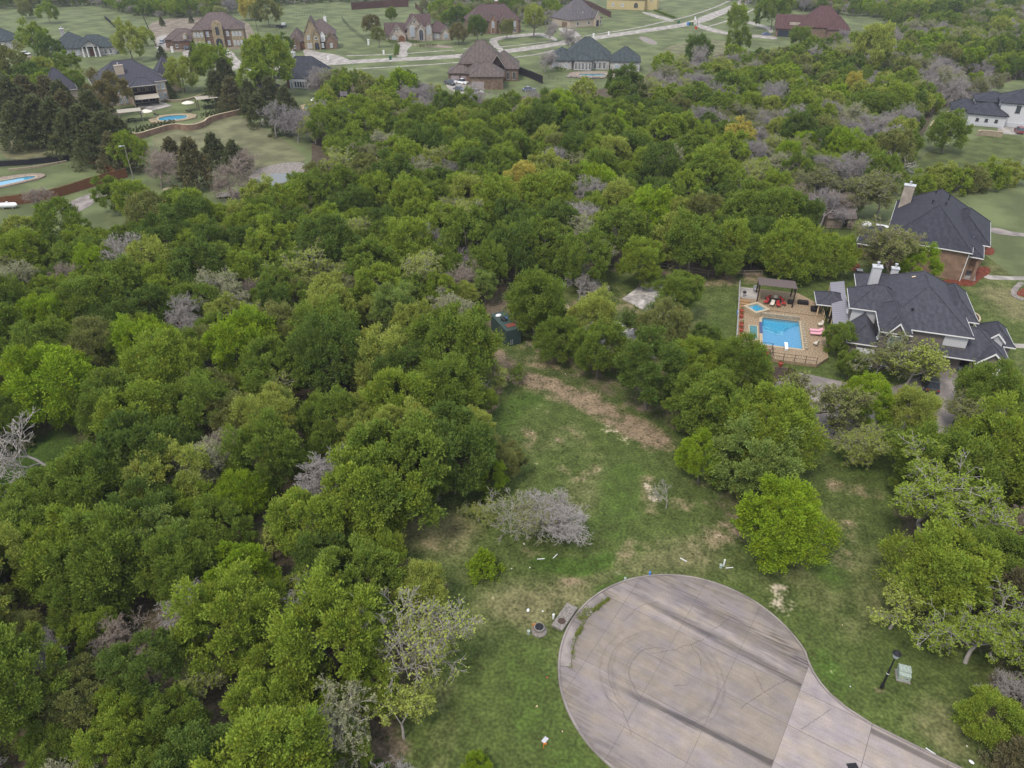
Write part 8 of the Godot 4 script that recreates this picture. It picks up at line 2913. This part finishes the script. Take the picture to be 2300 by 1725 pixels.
func build_small_things() -> void:
	rng.seed = 31
	# bits of litter on the grass
	var n := 0
	for k in [
		[1.52, -46.45, 0.5, "crumpled white bag on the grass near the storm inlet"], [2.9, -46.34, 0.28, "pinkish carton on the grass beside the crumpled white bag"], [-1.97, -51.67, 0.6, "white sheet of rubbish beside the slim conical tree"], [-0.04, -51.67, 0.2, "small white scrap on the grass between the conical tree and the lush strip"], [1.79, -51.79, 0.2, "small white scrap on the lush strip of grass"],
		[1.26, -55.05, 0.4, "white plastic scrap under the grey-twigged tree"], [-1.42, -59.59, 0.25, "white scrap beside the small sparse sapling"], [35.8, -31.76, 0.6, "white and blue rubbish on the verge at the bottom right"], [36.13, -33.06, 0.2, "white scrap on the verge above the bottom right rubbish"], [30.63, -44.75, 0.22, "tan leaf pile on the lawn right of the circle"],
		[3.04, -39.23, 0.22, "red scrap on the lawn left of the circle"], [2.04, -36.5, 0.35, "tan scrap on the lawn left of the circle"], [4.07, -34.3, 0.2, "tan scrap beside the kerb left of the circle"], [-30.42, -51.97, 0.35, "white scrap in the gap of the wood"], [7.6, -88.18, 0.3, "white scrap under the trees above the dirt track"], [28.91, -38.37, 0.18, "white scrap between the street lamp and the kerb"],
	]:
		var t := thing("litter", k[3], "litter", k[0], k[1], rng.randf() * 6.0)
		part(t, "scrap", rock_mesh(n), M[["white_plastic", "white_plastic", "cream_fabric"][n % 3] if "tan" not in k[3] and "red" not in k[3] else ("red_clay" if "red" in k[3] else "trim_tan")], Vector3.ZERO, Vector3.ZERO, Vector3(k[2] * 0.4, k[2] * 0.2, k[2] * 0.26))
		n += 1
	# fallen dead tree on the left
	var f := thing("fallen_dead_tree", "big fallen dead tree with bleached branches in the left clearing", "tree", -53.97, -66.68, 0.0)
	var a := part(f, "trunk", twigs["dead"][0][0], M["bark_dead"], Vector3(0, 0.7, 0), Vector3(-0.25, 0.4, 0.8), Vector3(12, 8, 12))
	part(f, "limb", twigs["dead"][1][0], M["bark_dead"], Vector3(-1.5, 0.4, -0.8), Vector3(-0.5, 1.6, 0.6), Vector3(10, 6, 10))
	part(f, "root_plate", rock_mesh(5), M["rust_iron"], Vector3(1.2, 0, 0.4), Vector3(0, 0, 0.3), Vector3(1.0, 1.4, 1.2))
	var lg := thing("fallen_log", "pale log lying in the left clearing", "log", -57.45, -63.16, 0.2)
	var st := new_st()
	tube(st, Vector3(-3, 0.2, 0), Vector3(2.6, 0.25, 0), 0.16, 0.08, 8, true)
	part(lg, "trunk", st.commit(), M["bark_dead"])
	var sn := thing("leaning_snag", "grey dead snag leaning over the gap in the wood", "tree", -30.24, -52.09)
	part(sn, "trunk", twigs["dead"][0][0], M["bark_grey"], Vector3.ZERO, Vector3(0.1, 0.3, 0.55), Vector3(4.5, 6.5, 4.5))
	var br := thing("broken_trunk", "tall splintered trunk standing in the left wood", "tree", -34.08, -93.09)
	st = new_st()
	tube(st, Vector3(0, -0.1, 0), Vector3(0.2, 4.0, 0), 0.4, 0.28, 8)
	tube(st, Vector3(0.2, 4.0, 0), Vector3(-0.1, 8.2, 0.1), 0.28, 0.06, 8, true)
	part(br, "trunk", st.commit(), M["bark_grey"])
	st = new_st()
	tube(st, Vector3(0.1, 2.6, 0), Vector3(1.2, 4.2, 0.6), 0.16, 0.05, 6, true)
	part(br, "branch", st.commit(), M["bark_grey"])
	# weeds in the broken gutter
	var places := []
	var cols := []
	for k in 170:
		var an := lerpf(2.62, 3.5, rng.randf())
		var r := 10.08 + rng.randfn(0.0, 0.06) + (rng.randf() * 0.8 if an > 3.12 and an < 3.3 else 0.0)
		var p := road_world(cos(an) * r, sin(an) * r)
		if rng.randf() < (0.25 if an < 2.95 else 1.0):
			places.append(Transform3D(Basis(Vector3.UP, rng.randf() * TAU).scaled(Vector3.ONE * rng.randf_range(0.1, 0.22)), Vector3(p.x, 0.05, p.y)))
			cols.append(tint_of("mid").lerp(tint_of("lime"), rng.randf()))
	var weeds := Node3D.new()
	weeds.name = "gutter_weeds"
	add_child(weeds)
	tag(weeds, "green weeds growing in the cracks of the gutter", "weeds", "", "stuff")
	copies(weeds, "tufts", crown_small(), "leaf_copies", places, cols)
	# tufts of taller grass and weeds over the meadow
	places = []
	cols = []
	var noise := FastNoiseLite.new()
	noise.seed = 9
	noise.frequency = 0.05
	for k in 9000:
		var p := Vector2(rng.randf_range(-14, 52), rng.randf_range(-92, -28))
		if p.distance_to(Vector2(15.24, -39.63)) < 11.6:
			continue
		var lp := Vector3(p.x - 15.24, 0, p.y + 39.63).rotated(Vector3.UP, -ROAD_TURN)
		if lp.x > 0.0 and absf(lp.z) < 7.6 and (absf(lp.z) < 4.2 or lp.x < 13.0):
			continue
		if noise.get_noise_2d(p.x, p.y) + rng.randf_range(-0.3, 0.3) < 0.08:
			continue
		var s := rng.randf_range(0.08, 0.2)
		places.append(Transform3D(Basis(Vector3.UP, rng.randf() * TAU).scaled(Vector3(s, s * 0.7, s)), Vector3(p.x, 0.0, p.y)))
		cols.append(Color(0.085, 0.125, 0.03).lerp(Color(0.17, 0.16, 0.07), rng.randf()))
	var tufts := Node3D.new()
	tufts.name = "grass_tufts"
	add_child(tufts)
	tag(tufts, "tufts of taller grass scattered over the lawn and clearing", "grass", "", "stuff")
	copies(tufts, "tufts", crown_small(), "leaf_copies", places, cols)
